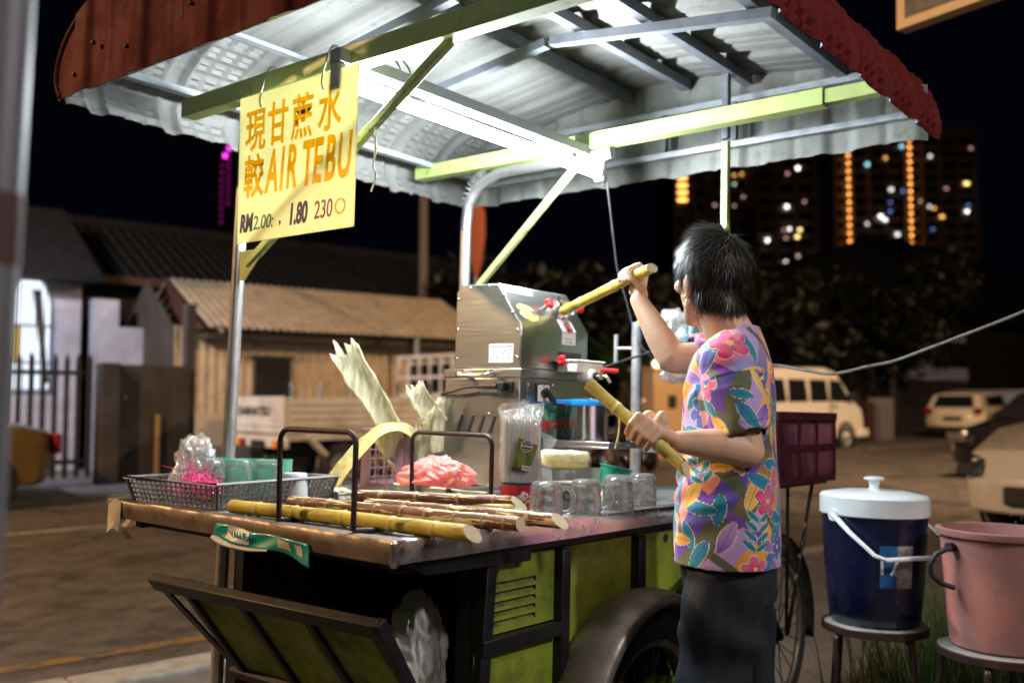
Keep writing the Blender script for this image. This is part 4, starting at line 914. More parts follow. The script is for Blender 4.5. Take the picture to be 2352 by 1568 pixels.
# ---------------------------------------------------------------- posts, beams and braces
m = MB(); m.rod((.32, 1.035, 0), (.345, 1.035, 2.03), .0185, 20); P(m, 'front_post', 'post', smooth=40)
pth = smooth_path([(1.42, 1.12, .3), (1.42, 1.12, 1.4), (1.42, 1.12, 1.86)], 4)+smooth_path([(1.42, 1.11, 1.93), (1.42, 1.07, 1.985), (1.42, 1.0, 2.02), (1.42, .90, 2.035), (1.42, .45, 2.035)], 8)
m = MB(); m.tube(pth, .021, 16); P(m, 'bent_rear_post', 'post', smooth=60)
m = MB()
for k in range(9):
    a = math.radians(8+k*10); p = Vector((1.42, 1.035+.085*math.cos(a), 1.915+.12*math.sin(a)))
    d = Vector((0, -math.sin(a)*.085, .12*math.cos(a))).normalized(); m.tube([p-d*.003, p+d*.003], .0217, 14)
P(m, 'bend_wrinkles', 'post', smooth=40)
m = MB(); m.box((.305, -.36, 2.030), (.355, 1.325, 2.086)); P(m, 'roof_beam', 'green', bevel=.003)
m = MB(); m.box((1.395, -.30, 2.058), (1.445, 1.385, 2.112)); P(m, 'roof_beam', 'green', bevel=.003)
m = MB(); m.box((1.40, -.47, 2.064), (1.44, -.302, 2.106)); P(m, 'beam_extension', 'green', bevel=.002)
bar('brace', (.335, .985, 1.545), (.335, .205, 2.028), .022, .022, 'green', (1, 0, 0))
bar('brace', (1.445, 1.095, 1.59), (1.445, .60, 2.035), .022, .022, 'green', (1, 0, 0))
m = MB(); m.prism([(.90, 1.585), (1.02, 1.585), (1.02, 1.50), (.99, 1.50)], 0, .004, axes((.330, 0, 0), (0, 1, 0), (0, 0, 1), (1, 0, 0))); P(m, 'brace_gusset', 'green')
bar('rear_near_post', (1.585, .112, .84), (1.60, .112, 2.06), .024, .024, 'green', (1, 0, 0))
bar('rear_near_post', (1.60, .112, 2.07), (1.60, .112, 2.31), .024, .024, 'purlin', (1, 0, 0))
m = MB(); m.rod((1.60, .452, .86), (1.60, .452, 1.462), .019, 12); P(m, 'short_post', 'galv', smooth=40)
m = MB(); m.tube([(1.60, .452, 1.455), (1.60, .40, 1.455), (1.60, .36, 1.45)], .014, 10); P(m, 'green_peg', 'green', smooth=40)
m = MB(); m.rod((1.60, .47, 1.37), (1.585, .53, 1.37), .006, 8); m.rod((1.585, .53, 1.32), (1.585, .53, 1.42), .008, 8); P(m, 'clamp_handle', 'galv', smooth=40)
bar('rear_handrail', (1.62, .10, 1.02), (1.62, .455, 1.02), .02, .03, 'galv')

# rod brackets that hold the cane
def bracket(u, va, vb, zt, foot=.10):
    c = .028; z = TZ+.007
    pts = [(u, va, z), (u, va, zt-c)]+[(u, va-c+c*math.cos(t), zt-c+c*math.sin(t)) for t in np.linspace(.3, PI/2, 5)]
    pts += [(u, vb+c-c*math.cos(t), zt-c+c*math.sin(t)) for t in np.linspace(PI/2, .3, 5)]+[(u, vb, zt-c), (u, vb, z)]
    pts = [(u+.004, va, z)]+pts[1:]
    m = MB(); m.tube(pts, .0062, 10); m.tube([(u, vb, z), (u+.03, vb-.01, z-.001), (u+foot, vb-.02, z)], .006, 8); m.tube([(u, va, z), (u+.03, va-.005, z-.001), (u+foot, va-.02, z)], .006, 8)
    return P(m, 'cane_bracket', 'rust', smooth=50)
bracket(.026, .398, .148, 1.092, .09); bracket(.600, .560, .268, 1.076, .04)

# ---------------------------------------------------------------- canopy
PROF = [(-.505, 2.012), (-.507, 2.067), (-.473, 2.165), (-.405, 2.24), (-.29, 2.283), (-.08, 2.312), (.45, 2.372), (.98, 2.315), (1.19, 2.283), (1.30, 2.245), (1.385, 2.19), (1.432, 2.12), (1.438, 2.065), (1.405, 2.008)]
_pp = smooth_path([(0, a, b) for a, b in PROF], 14)
_ln = [0.]
for i in range(1, len(_pp)): _ln.append(_ln[-1]+(_pp[i]-_pp[i-1]).length)
PLEN = _ln[-1]; _lnA = np.array(_ln); _pv = np.array([p.y for p in _pp]); _pz = np.array([p.z for p in _pp])
def prof_at(s): return float(np.interp(s, _lnA, _pv)), float(np.interp(s, _lnA, _pz))
def roof_z(v): return float(np.interp(v, _pv[8:-20], _pz[8:-20]))
U0, U1 = -.012, 1.785
def rib(u):
    """trapezoid ribs 0.24 apart, with two small swages between"""
    q = ((u-.05) % .245)/.245
    if q < .07: return q/.07
    if q < .20: return 1.
    if q < .27: return (.27-q)/.07
    for c in (.5, .74):
        if abs(q-c) < .03: return .28
    return 0.
def roof_sheet(ua, ub, k):
    nu, nv = 44, 190
    def pt(a, b, off):
        u = ua+(ub-ua)*a; s = PLEN*b; v, z = prof_at(s)
        v2, z2 = prof_at(min(PLEN, s+.004)); v1, z1 = prof_at(max(0, s-.004)); n = Vector((0, -(z2-z1), v2-v1)).normalized()
        e = min(s, PLEN-s); h = .016*rib(u)
        if e < .46:                                   # crimped curve at both eaves
            w = min(1, (.46-e)/.08); rb = rib(u); q = math.sin(2*PI*s/.030)
            cr = max(0, min(1, 2.8*q+.4))
            col = ((u-.05) % .245)/.245; band = 1 if (.31 < col < .47 or .53 < col < .71 or .77 < col < .97) else 0
            h += w*(.0095*cr*band-.004*cr*(rb > .5))
        if e < .07: h += (.07-e)*.10*mnoise.noise(Vector((u*16, k*3.1, b*2)))
        h += .0022*mnoise.noise(Vector((u*5, s*5, k)))
        return Vector((u, v, z))+n*(h+off)
    m = MB(); m.grid(lambda a, b: pt(a, b, 0), nu, nv, m=0)
    m.grid(lambda a, b: pt(a, b, .0035), nu, nv, m=1)
    o = m.done('roof_sheet', [MT['roof_in'], MT['roof_out']], cart, smooth=55); return o
step = (U1-U0)/5
for k in range(5): roof_sheet(U0+k*step+(.0 if k else 0), U0+(k+1)*step+(.012 if k < 4 else 0), k)
def vz_rib(v): 
    q = ((v-.03) % .30)/.30
    if q < .08: return q/.08
    if q < .28: return 1.
    if q < .36: return (.36-q)/.08
    if abs(q-.68) < .03: return .3
    return 0
def gable(u, out, va, vb, k, inmat, zb=2.012):
    nv = 60; nz = 14
    def pt(a, b, off):
        v = va+(vb-va)*a; zt = roof_z(min(max(v, -.46), 1.39))-.001
        z0 = zb+.006*mnoise.noise(Vector((v*14, k, u)))-.005*vz_rib(v)
        z = z0+(zt-z0)*b
        return Vector((u+out*(off+.014*vz_rib(v)+.0012*mnoise.noise(Vector((v*4, z*4, k)))), v, z))
    m = MB(); m.grid(lambda a, b: pt(a, b, 0), nv, nz, m=0); m.grid(lambda a, b: pt(a, b, .003), nv, nz, m=1)
    return m.done('gable_sheet', [MT[inmat], MT['roof_out']], cart, smooth=50)
for k in range(3): gable(-.028, -1, -.49+k*.635, -.49+(k+1)*.635+.008, k, 'roof_in')
for k in range(3): gable(1.752, 1, -.49+k*.63, -.49+(k+1)*.63+.008, k+5, 'gable_in')
red = 'roof_out'
m = MB(); m.tube([(-.034, v, z+.004) for v, z in [(p.y, p.z) for p in _pp][::4]], .007, 8, flat=.6); P(m, 'eave_trim', 'roof_out', smooth=60)
for v, z in ((1.20, 2.13), (1.02, 2.08), (1.30, 2.06), (.72, 2.12), (.50, 2.10)):
    m = MB(); m.sphere((-.046, v, z), .007, 8, 6); P(m, 'roof_screw', 'rust', smooth=180)
for v in (.58, .34, .10, -.24):
    m = MB(); m.box((0, v-.016, roof_z(v)-.048), (1.74, v+.016, roof_z(v)-.012)); m.box((0, v+.012, roof_z(v)-.012), (1.74, v+.016, roof_z(v)+.0)); P(m, 'purlin', 'purlin')
for u in (1.05, .62):
    for va, vb in ((-.30, .44), (.46, 1.22)) if u > 1 else ((.46, 1.22),):
        m = MB(); m.bar((u, va, roof_z(va)-.066), (u, vb, roof_z(vb)-.066), .028, .032, (1, 0, 0)); P(m, 'rafter', 'purlin')
m = MB(); m.bar((.02, 1.30, 2.105), (1.74, 1.30, 2.105), .030, .020); P(m, 'eave_bar', 'galv')
m = MB(); m.bar((.02, 1.12, 2.262), (1.74, 1.12, 2.262), .030, .014); P(m, 'eave_bar', 'galv')
m = MB(); m.bar((.02, -.36, 2.205), (1.74, -.36, 2.205), .030, .018); P(m, 'eave_bar', 'galv')
m = MB(); m.bar((1.728, -.46, 2.085), (1.728, 1.36, 2.085), .020, .028, (1, 0, 0)); P(m, 'gable_bar', 'galv')
m = MB(); m.bar((1.728, -.33, 2.238), (1.728, 1.28, 2.248), .022, .026, (1, 0, 0)); P(m, 'gable_bar', 'galv')
for v in (.14, .42, .80): bar('gable_post', (1.722, v, 2.10), (1.722, v, 2.235), .02, .02, 'purlin', (1, 0, 0))
m = MB(); m.bar((.02, -.46, 2.06), (.02, 1.36, 2.06), .020, .028, (1, 0, 0)); P(m, 'gable_bar', 'galv')

# ---------------------------------------------------------------- fluorescent lamp slung under the beams
tube = thing('fluorescent_lamp', 'long fluorescent tube lamp with grey housing wired under the canopy beams', 'lamp', (.89, .56, 2.0))
em = M_emit('fluorescent_tube_glow', (.87, .955, 1.0), TUBE_STRENGTH, sample=True)
hs = M_('grey_lamp_housing', (.40, .41, .42), .5, .1, .06, 10)
m = MB(); m.rod((.312, .546, 1.984), (1.468, .546, 1.988), .0175, 20); m.done('glass_tube', em, tube, smooth=40)
m = MB(); m.box((.268, .530, 2.030), (1.512, .574, 2.068)); m.done('housing', hs, tube, bevel=.004)
for a, b in ((.268, .296), (1.484, 1.512)):
    m = MB(); m.box((a, .532, 1.960), (b, .570, 2.0295)); m.done('end_socket', M_('pale_lamp_socket', (.72, .73, .74), .5), tube, bevel=.006)
m = MB(); m.rod((.296, .546, 1.984), (.3115, .546, 1.984), .0165, 16); m.rod((1.4685, .546, 1.988), (1.484, .546, 1.988), .0165, 16); m.done('end_cap', MT['galv'], tube)
m = MB(); m.box((1.28, .520, 2.000), (1.31, .530, 2.02)); m.done('starter', hs, tube)
wire = M_('thin_binding_wire', (.25, .25, .25), .5, .5)
for u in (.52, .56):
    m = MB(); m.tube(smooth_path([(.36, .50, 2.12), (u-.1, .52, 2.10), (u-.02, .55, 2.08), (u, .585, 2.04), (u+.02, .56, 2.0), (u+.05, .53, 1.99)], 5), .0028, 6); m.done('binding_wire', wire, tube)
m = MB(); m.tube(smooth_path([(1.44, .50, 2.13), (1.46, .525, 2.10), (1.47, .585, 2.05), (1.46, .60, 2.12)], 5), .0028, 6); m.done('binding_wire', wire, tube)
cord = M_('white_raffia', (.7, .68, .62), .6)
m = MB(); m.tube(smooth_path([(.335, .455, 1.865), (.33, .46, 1.84), (.332, .452, 1.80), (.328, .458, 1.76), (.331, .45, 1.73), (.326, .46, 1.69)], 6), .0025, 6)
m.tube(smooth_path([(.33, .455, 1.86), (.325, .47, 1.855), (.32, .44, 1.865), (.33, .43, 1.87)], 5), .002, 6)
m.tube(smooth_path([(.333, .455, 1.85), (.334, .46, 1.79), (.326, .455, 1.75)], 6), .002, 6); P(m, 'hanging_raffia', cord)

# ---------------------------------------------------------------- yellow sign
sign = thing('price_sign', 'yellow translucent sign board with Chinese and AIR TEBU lettering hung from the front beam', 'sign', (.275, .72, 1.6))
acr = M_translucent('yellow_acrylic', (1., .95, .60), .66, .35, .03, 6)
m = MB(); m.prism([(.965, 2.012), (.463, 2.012), (.463, 1.593), (.952, 1.593)], -.0015, .0015, axes((.275, 0, 0), (0, 1, 0), (0, 0, 1), (1, 0, 0))); m.done('board', acr, sign)
let = M_translucent('orange_vinyl', (1., .70, .02), .72, .4, .03, 8); dkb = M_('dark_blue_marker', (.010, .012, .13), .5); mag = M_('purple_marker', (.42, .06, .25), .5); tealm = M_('teal_marker', (.03, .20, .18), .5); ghost = M_translucent('faded_lettering', (.93, .80, .22), .6)
def SM(v, z): return axes((.2725, v, z), (0, -1, 0), (0, 0, 1), (-1, 0, 0))
for ch, v, z in (('現', .885, 1.90), ('甘', .785, 1.903), ('蔗', .680, 1.902), ('水', .570, 1.905), ('較', .885, 1.768)):
    text_mesh(ch, .128, SM(v, z), let, sign, 'chinese_character', .0006, .0022, xs=.74)
for ch, v in (('A', .805), ('I', .762), ('R', .720), ('T', .655), ('E', .613), ('B', .563), ('U', .508)):
    text_mesh(ch, .165, SM(v, 1.775), let, sign, 'letter', .0006, .0040, xs=.46, shear=.16)
text_mesh('RM', .068, SM(.912, 1.645), dkb, sign, 'price_lettering', .0006, .003, xs=.62, shear=.15)
text_mesh('2.00:', .055, SM(.835, 1.642), tealm, sign, 'price_lettering', .0006, .0004, xs=.85, shear=.15)
text_mesh(',', .05, SM(.76, 1.648), dkb, sign, 'price_lettering', .0006, .0006)
text_mesh('1.80', .078, SM(.685, 1.648), dkb, sign, 'price_lettering', .0006, .003, xs=.58, shear=.12)
text_mesh('230', .068, SM(.582, 1.648), mag, sign, 'price_lettering', .0006, .0002, xs=.72, shear=.1)
text_mesh('O', .06, SM(.515, 1.648), ghost, sign, 'ghost_lettering', .0005, .0)
for v, zt in ((.865, 2.10), (.60, 2.09)):
    m = MB(); m.tube(smooth_path([(.277, v, 1.965), (.268, v, 1.985), (.278, v+.003, 2.03), (.30, v, 2.094), (.345, v, 2.09), (.30, v+.004, 2.09), (.285, v+.01, 2.04), (.277, v+.012, 1.99)], 6), .0018, 6); m.done('hanging_wire', wire, sign)
# ================================================================ SUGARCANE PRESS
UL, VF = .912, .430
press = thing('sugarcane_press', 'stainless steel sugarcane juice press with sloped top standing on the cart table', 'juice press', (1.10, .57, TZ))
def Q(mb, name, mat, par=None, **k): return mb.done(name, MT[mat] if isinstance(mat, str) else mat, par or press, **k)
YZ = lambda u: axes((u, 0, 0), (0, 1, 0), (0, 0, 1), (1, 0, 0))
UR = 1.262
prof = [(VF, 1.268), (VF, 1.399), (.519, 1.527), (.672, 1.531), (.693, 1.508), (.695, 1.268)]
m = MB(); m.prism(prof, UL, UR, YZ(0)); Q(m, 'upper_body', 'steel', bevel=.004)
m = MB(); m.box((UL-.004, VF-.006, 1.2405), (UR+.04, .738, 1.2675)); Q(m, 'lid_band', 'steel', bevel=.003)
m = MB(); m.box((UL+.001, VF, TZ+.012), (UR+.034, .733, 1.240)); Q(m, 'lower_body', 'steel', bevel=.003)
for u in (UL+.03, UR): 
    for v in (VF+.03, .70):
        m = MB(); m.rod((u, v, TZ+.001), (u, v, TZ+.012), .014, 10); Q(m, 'foot', 'black_plastic')
bolt = None
def bolts(pts, n=(-1, 0, 0), r=.0055):
    n = Vector(n)
    for p in pts:
        p = Vector(p); m = MB(); m.tube([p-n*.001, p+n*.002, p+n*.004], [r, r, r*.55], 10); Q(m, 'bolt', 'chrome', smooth=40)
bolts([(UL, .685, 1.487), (UL, .685, 1.39), (UL, .685, 1.30), (UL, .635, 1.518), (UL, .56, 1.522), (UL, .497, 1.488), (UL, .462, 1.436), (UL, .443, 1.38), (UL, .443, 1.30), (UL, .548, 1.129)])
m = MB(); m.tube(smooth_path([(UL-.004, .644, 1.254), (UL-.030, .644, 1.252), (UL-.042, .640, 1.247), (UL-.042, .53, 1.247), (UL-.030, .526, 1.252), (UL-.004, .526, 1.254)], 4), .0055, 10); Q(m, 'lift_handle', 'chrome', smooth=60)
for v in (.644, .526):
    m = MB(); m.rod((UL-.004, v, 1.254), (UL-.020, v, 1.254), .010, 12); Q(m, 'handle_mount', 'chrome', smooth=40)
m = MB(); m.box((UL-.006, .455, 1.196), (UL+.001, .500, 1.230)); m.box((UL-.030, .470, 1.200), (UL-.006, .497, 1.226)); Q(m, 'power_inlet', 'black_plastic', bevel=.003)
m = MB(); m.tube(smooth_path([(UL-.026, .495, 1.213), (UL-.028, .56, 1.212), (UL-.020, .63, 1.208), (UL-.012, .72, 1.190), (UL+.0, .745, 1.188), (UL+.03, .76, 1.185)], 6), [.009]*5+[.006]*3+[.0042]*23, 8); Q(m, 'power_cable', 'black_plastic', smooth=60)
m = MB(); m.tube(smooth_path([(UL-.008, .74, 1.184), (UL-.008, .65, 1.188), (UL-.006, .58, 1.196)], 6), .003, 8); Q(m, 'power_cable', 'black_plastic', smooth=60)
for k in range(4):
    v = .655-.044*k; m = MB(); m.bar((UL-.0005, v, 1.125), (UL-.0005, v+.021, 1.072), .0095, .003, (1, 0, 0)); Q(m, 'vent_slot', 'ink', bevel=.001)
# rating label
LB = axes((UL-.0012, .5045, 1.3135), (0, -1, 0), (0, 0, 1), (-1, 0, 0))
m = MB(); m.box((-.0475, -.0285, -.001), (.0475, .0285, .0003), LB); lab = Q(m, 'rating_label', 'paper', bevel=.002)
blue = M_('label_blue_print', (.10, .16, .30), .5)
m = MB()
for y in (.012, .0035, -.005, -.0135, -.022): m.box((-.043, y-.0004, .0003), (.043, y+.0004, .0007), LB)
for x in (-.0434, -.004, .0426): m.box((x, -.022, .0003), (x+.0008, .012, .0007), LB)
m.done('label_lines', blue, lab)
def T(body, x, y, s, F, mat, par, **k): return text_mesh(body, s, F @ Matrix.Translation((x, y, .0008)), mat, par, 'label_print', .0001, **k)
T('DUAL POWER SUPPLY SUGARCANE SUGAR JUICE MACHINE', 0, .020, .0070, LB, blue, lab, xs=.46, offset=.0002)
for k, (a, b, c, d) in enumerate((('MODEL', 'SZ350', 'COLL. CALIBRE', '64/2MM'), ('POWER', 'DC/AC', 'PRESS POWER', '200KG/H'), ('RATING', '300W', 'VOLTAGE', '220V'), ('ROLLER', '30RPM', 'WEIGHT', '46KG'))):
    y = .0078-.0085*k
    T(a, -.033, y, .006, LB, blue, lab, xs=.7); T(b, -.014, y, .006, LB, blue, lab, xs=.7); T(c, .009, y, .006, LB, blue, lab, xs=.5); T(d, .032, y, .006, LB, blue, lab, xs=.7)
# sloped face fittings
SA, SB = Vector((0, .519, 1.527)), Vector((0, VF, 1.399)); sd = (SA-SB).normalized(); sn = Vector((0, -sd.z, sd.y))
def SL(u, q): return Vector((u, SA.y, SA.z))-sd*q          # q down the slope
def SF(u, q): o = SL(u, q)+sn*.0012; return axes(o, (1, 0, 0), sd, sn)
m = MB(); F = SF(1.157, .082); m.lathe([(.034, -.002), (.0375, 0), (.0385, .026), (.0365, .030), (.0345, .027), (.033, -.03)], 28, F); ch = Q(m, 'feed_chute', 'chrome', smooth=50)
m = MB(); m.lathe([(.0, -.012), (.0335, -.012)], 24, F); m.done('chute_throat', MT['dark_void'], ch)
def knob(F, r=.015):
    m = MB(); n = 30
    def rad(t): return r*(1+.16*math.cos(5*t))
    for (z0, k0), (z1, k1) in (((.018, .75), (.021, 1)), ((.021, 1), (.033, 1)), ((.033, 1), (.037, .7))):
        a = [F @ Vector((rad(2*PI*j/n)*k0*math.cos(2*PI*j/n), rad(2*PI*j/n)*k0*math.sin(2*PI*j/n), z0)) for j in range(n)]
        b = [F @ Vector((rad(2*PI*j/n)*k1*math.cos(2*PI*j/n), rad(2*PI*j/n)*k1*math.sin(2*PI*j/n), z1)) for j in range(n)]
        m.add(a+b, [(j, (j+1) % n, n+(j+1) % n, n+j) for j in range(n)])
    m.add([F @ Vector((rad(2*PI*j/n)*.7*math.cos(2*PI*j/n), rad(2*PI*j/n)*.7*math.sin(2*PI*j/n), .037)) for j in range(n)], [tuple(range(n))])
    k = Q(m, 'knob', 'red_plastic', smooth=40)
    m = MB(); m.rod(F @ Vector((0, 0, -.001)), F @ Vector((0, 0, .02)), r*.45, 10); m.done('knob_stem', MT['chrome'], k)
knob(SF(1.078, .079)); knob(SF(1.240, .079))
FF = lambda u, z: axes((u, VF-.0012, z), (1, 0, 0), (0, 0, 1), (0, -1, 0))
knob(FF(1.083, 1.300))
# printed stickers on the slope
m = MB(); F = SF(.993, .022); m.box((-.062, -.010, -.001), (.062, .010, .0003), F); st = Q(m, 'warning_sticker', 'paper')
m = MB(); m.prism([(-.056, -.007), (-.042, -.007), (-.049, .006)], .0003, .0008, F); m.done('warning_triangle', MT['red_plastic'], st)
grey = M_('grey_print', (.25, .10, .10), .5)
for k, w in enumerate(('CAUTION: KEEP HANDS AWAY FROM ROLLERS', 'CLEAN AFTER EVERY USE')): T(w, .010, .004-.008*k, .0055, F, grey, st, xs=.62)
def oval_mat():
    m, nt, b, out = nt_new('juice_picture_print'); L = nt.links.new
    tc = _n(nt, 'ShaderNodeTexCoord'); ns = _n(nt, 'ShaderNodeTexVoronoi', i_Scale=46.); L(tc.outputs['Object'], ns.inputs['Vector'])
    r = ramp(nt, [(0, (.03, .12, .02)), (.25, (.40, .28, .05)), (.45, (.40, .38, .25)), (.62, (.06, .06, .18)), (.8, (.42, .17, .04)), (.95, (.35, .42, .38))], 'CONSTANT'); L(ns.outputs['Color'], r.inputs[0]); L(r.outputs[0], b.inputs['Base Color']); b.inputs['Roughness'].default_value = .35
    return m
F = SF(.978, .106); m = MB(); m.lathe([(0, 0), (.046, 0)], 36, F @ Matrix.Rotation(-.25, 4, 'Z'), sx=1.05, sy=.72); ov = Q(m, 'picture_sticker', oval_mat())
yl = M_('juice_yellow_print', (.55, .40, .08), .4)
m = MB(); m.prism([(-.024, .018), (.012, .024), (.016, -.012), (-.012, -.018)], .0004, .0008, F); m.done('juice_glass_print', yl, ov)
m = MB(); m.lathe([(0, 0), (.020, 0)], 18, F @ Matrix.Translation((.02, -.018, .0006)), sy=.6); m.done('ginger_print', M_('ginger_print', (.42, .22, .08), .5), ov)
T('Sugarcane machine', .0, -.010, .014, F, M_('red_print', (.65, .08, .03), .4), ov, xs=.62, shear=.2)
# no-hands sticker folded over the edge
m = MB(); m.box((1.118, VF-.0018, 1.352), (1.190, VF-.0004, 1.3985)); nh = Q(m, 'no_hands_sticker', 'paper')
m = MB(); F = SF(1.154, .142); m.box((-.036, -.021, -.001), (.036, .026, .0003), F); m.done('sticker_top', MT['paper'], nh)
F2 = FF(1.154, 1.385)
m = MB()
ringp = [(.019*math.cos(a), .019*math.sin(a)) for a in np.linspace(0, 2*PI, 28, endpoint=False)]
FR_ = SF(1.154, .148); m.tube([FR_ @ Vector((x, y, .001)) for x, y in ringp], .0022, 6, closed=True); m.bar(FR_ @ Vector((-.013, .013, .001)), FR_ @ Vector((.013, -.013, .001)), .004, .001, sn); m.done('prohibition_ring', MT['red_plastic'], nh)
m = MB(); m.prism([(-.006, -.014), (.005, -.014), (.007, .004), (.003, .005), (.001, .012), (-.003, .012), (-.004, .004), (-.008, .002)], .0004, .0009, FR_); m.done('hand_pictogram', MT['ink'], nh)
T('Do not use hands', 0, -.014, .0085, F2, MT['ink'], nh, xs=.75); T('Direct feeding', 0, -.025, .0085, F2, MT['ink'], nh, xs=.75)
# slot, trough, tap
m = MB(); m.box((1.098, VF-.001, 1.302), (1.224, VF+.002, 1.328)); Q(m, 'outlet_slot', 'ink')
m = MB(); m.box((1.094, .352, 1.263), (1.238, VF-.002, 1.296)); m.box((1.088, .346, 1.2965), (1.244, VF-.002, 1.302)); tr_ = Q(m, 'juice_trough', M_('cream_trough_plastic', (.74, .73, .64), .4, coat=.1), bevel=.004)
m = MB(); m.box((1.0925, .375, 1.268), (1.094, .420, 1.290)); m.done('trough_recess', MT['white_plastic'], tr_)
m = MB(); m.lathe([(0, -.03), (.020, -.03), (.021, .02), (.018, .024), (0, .024)], 20, axes((1.150, .348, 1.252), (1, 0, 0), (0, 0, 1), (0, -1, 0))); m.done('spout_boss', MT['white_plastic'], tr_, smooth=40)
m = MB(); m.lathe([(.0, .0), (.011, 0), (.012, .004), (.0, .006)], 16, axes((1.150, .323, 1.252), (1, 0, 0), (0, 0, 1), (0, -1, 0))); m.done('tap_seal', MT['rubber'], tr_)
brass = M_('brass', (.60, .50, .34), .3, .9, .08, 20)
m = MB(); m.rod((1.150, .322, 1.252), (1.150, .295, 1.252), .005, 12); m.rod((1.150, .300, 1.243), (1.150, .300, 1.268), .0075, 12); m.tube(smooth_path([(1.150, .296, 1.252), (1.150, .280, 1.250), (1.150, .268, 1.232)], 5), .0055, 10); tp = m.done('tap', brass, tr_, smooth=40)
m = MB(); m.rod((1.152, .296, 1.271), (1.185, .262, 1.269), .0075, 12); m.rod((1.150, .300, 1.264), (1.150, .300, 1.273), .005, 10); Q(m, 'tap_lever', 'red_plastic', smooth=40)
# switch plate
m = MB(); m.box((.945, VF-.003, 1.160), (1.085, VF-.0005, 1.232)); Q(m, 'switch_plate', 'steel', bevel=.001)
bolts([(.953, VF-.003, 1.222), (.953, VF-.003, 1.170), (1.072, VF-.003, 1.222), (1.072, VF-.003, 1.170)], (0, -1, 0), .005)
F = FF(1.016, 1.197); m = MB(); m.box((-.031, -.027, 0), (.031, .027, .006), F); sw = Q(m, 'rotary_switch', 'black_plastic', bevel=.001)
m = MB(); m.box((-.026, -.026, .006), (.030, .024, .0075), F); m.done('switch_face', MT['paper'], sw)
m = MB(); m.rod(F @ Vector((.002, -.002, .007)), F @ Vector((.002, -.002, .02)), .013, 18); m.bar(F @ Vector((-.012, .012, .022)), F @ Vector((.026, -.03, .034)), .012, .014, (0, -1, 0)); m.done('switch_lever', MT['black_plastic'], sw, bevel=.001)
for tx, x, y in (('0', -.018, .013), ('FWD', .002, .019), ('REV', .02, .014)): text_mesh(tx, .007, F @ Matrix.Translation((x, y, .0078)), MT['ink'], sw, 'switch_print', .0001)
# big sticker and shelf
def cane_pic():
    m, nt, b, out = nt_new('sugarcane_field_print'); L = nt.links.new
    tc = _n(nt, 'ShaderNodeTexCoord'); mp = _n(nt, 'ShaderNodeMapping'); mp.inputs['Scale'].default_value = (4, 4, 1); mp.inputs['Rotation'].default_value = (0, .5, 0); L(tc.outputs['Object'], mp.inputs[0])
    ns = _n(nt, 'ShaderNodeTexNoise', i_Scale=26., i_Detail=4., i_Distortion=1.5); L(mp.outputs[0], ns.inputs['Vector'])
    r = ramp(nt, [(.3, (.01, .06, .05)), (.48, (.03, .22, .14)), (.58, (.18, .45, .30)), (.7, (.55, .78, .68))]); L(ns.outputs['Fac'], r.inputs[0])
    sp = _n(nt, 'ShaderNodeSeparateXYZ'); L(tc.outputs['Object'], sp.inputs[0])
    mr = _n(nt, 'ShaderNodeMapRange', i_1=.165, i_2=.23, i_3=1., i_4=0.); L(sp.outputs['Z'], mr.inputs[0])
    mx = _n(nt, 'ShaderNodeMixRGB', i_2=(.03, .05, .10, 1)); mx.blend_type = 'MIX'; ms = _n(nt, 'ShaderNodeMath', operation='MULTIPLY', i_1=.75); L(mr.outputs[0], ms.inputs[0]); L(ms.outputs[0], mx.inputs[0]); L(r.outputs[0], mx.inputs[1]); L(mx.outputs[0], b.inputs['Base Color']); b.inputs['Roughness'].default_value = .3
    return m
m = MB(); m.box((.935, VF-.0018, 1.052), (1.175, VF-.0004, 1.158)); sk = Q(m, 'sugarcane_sticker', cane_pic())
F = FF(1.062, 1.103); text_mesh('Sugarcane Machine', .048, axes((1.14, VF-.0021, 1.106), (1, 0, 0), (0, 0, 1), (0, -1, 0)), M_('red_sticker_print', (.6, .02, .03), .35), sk, 'sticker_lettering', .0002, .0012, xs=.80)
m = MB(); m.box((1.03, .19, 1.036), (1.215, VF-.002, 1.042)); m.box((1.03, .19, 1.0421), (1.034, VF-.002, 1.056)); m.box((1.0345, .19, 1.0421), (1.215, .194, 1.056)); Q(m, 'pot_shelf', 'steel', bevel=.001)
m = MB(); m.box((1.045, VF-.03, 1.05), (1.06, VF-.002, 1.09)); Q(m, 'shelf_bracket', 'steel')

# steel juice pot with blue collar
pot = thing('juice_pot', 'small steel pot with a blue collar and black handle on the press shelf', 'pot', (1.145, .345, 1.0425))
PM = Matrix.Translation((1.145, .345, 1.0425))
m = MB(); m.lathe([(0, 0), (.058, 0), (.0625, .005), (.0625, .118), (.064, .128), (.0655, .140), (.0645, .1405), (.061, .128), (.0605, .006), (0, .004)], 36, PM); m.done('body', MT['chrome'], pot, smooth=40)
bl = M_('blue_plastic', (.005, .22, .62), .35, coat=.2)
m = MB(); m.lathe([(.0635, .118), (.0675, .119), (.0685, .132), (.0665, .137), (.0655, .132)], 36, PM); m.done('collar', bl, pot, smooth=40)
m = MB(); m.bar((1.085, .36, 1.170), (1.03, .40, 1.172), .006, .014); m.done('collar_tab', bl, pot, bevel=.002)
m = MB(); m.tube(smooth_path([(1.205, .322, 1.155), (1.235, .305, 1.150), (1.245, .300, 1.115), (1.235, .305, 1.08), (1.205, .322, 1.075)], 5), .008, 10); m.done('handle', MT['black_plastic'], pot, smooth=60)

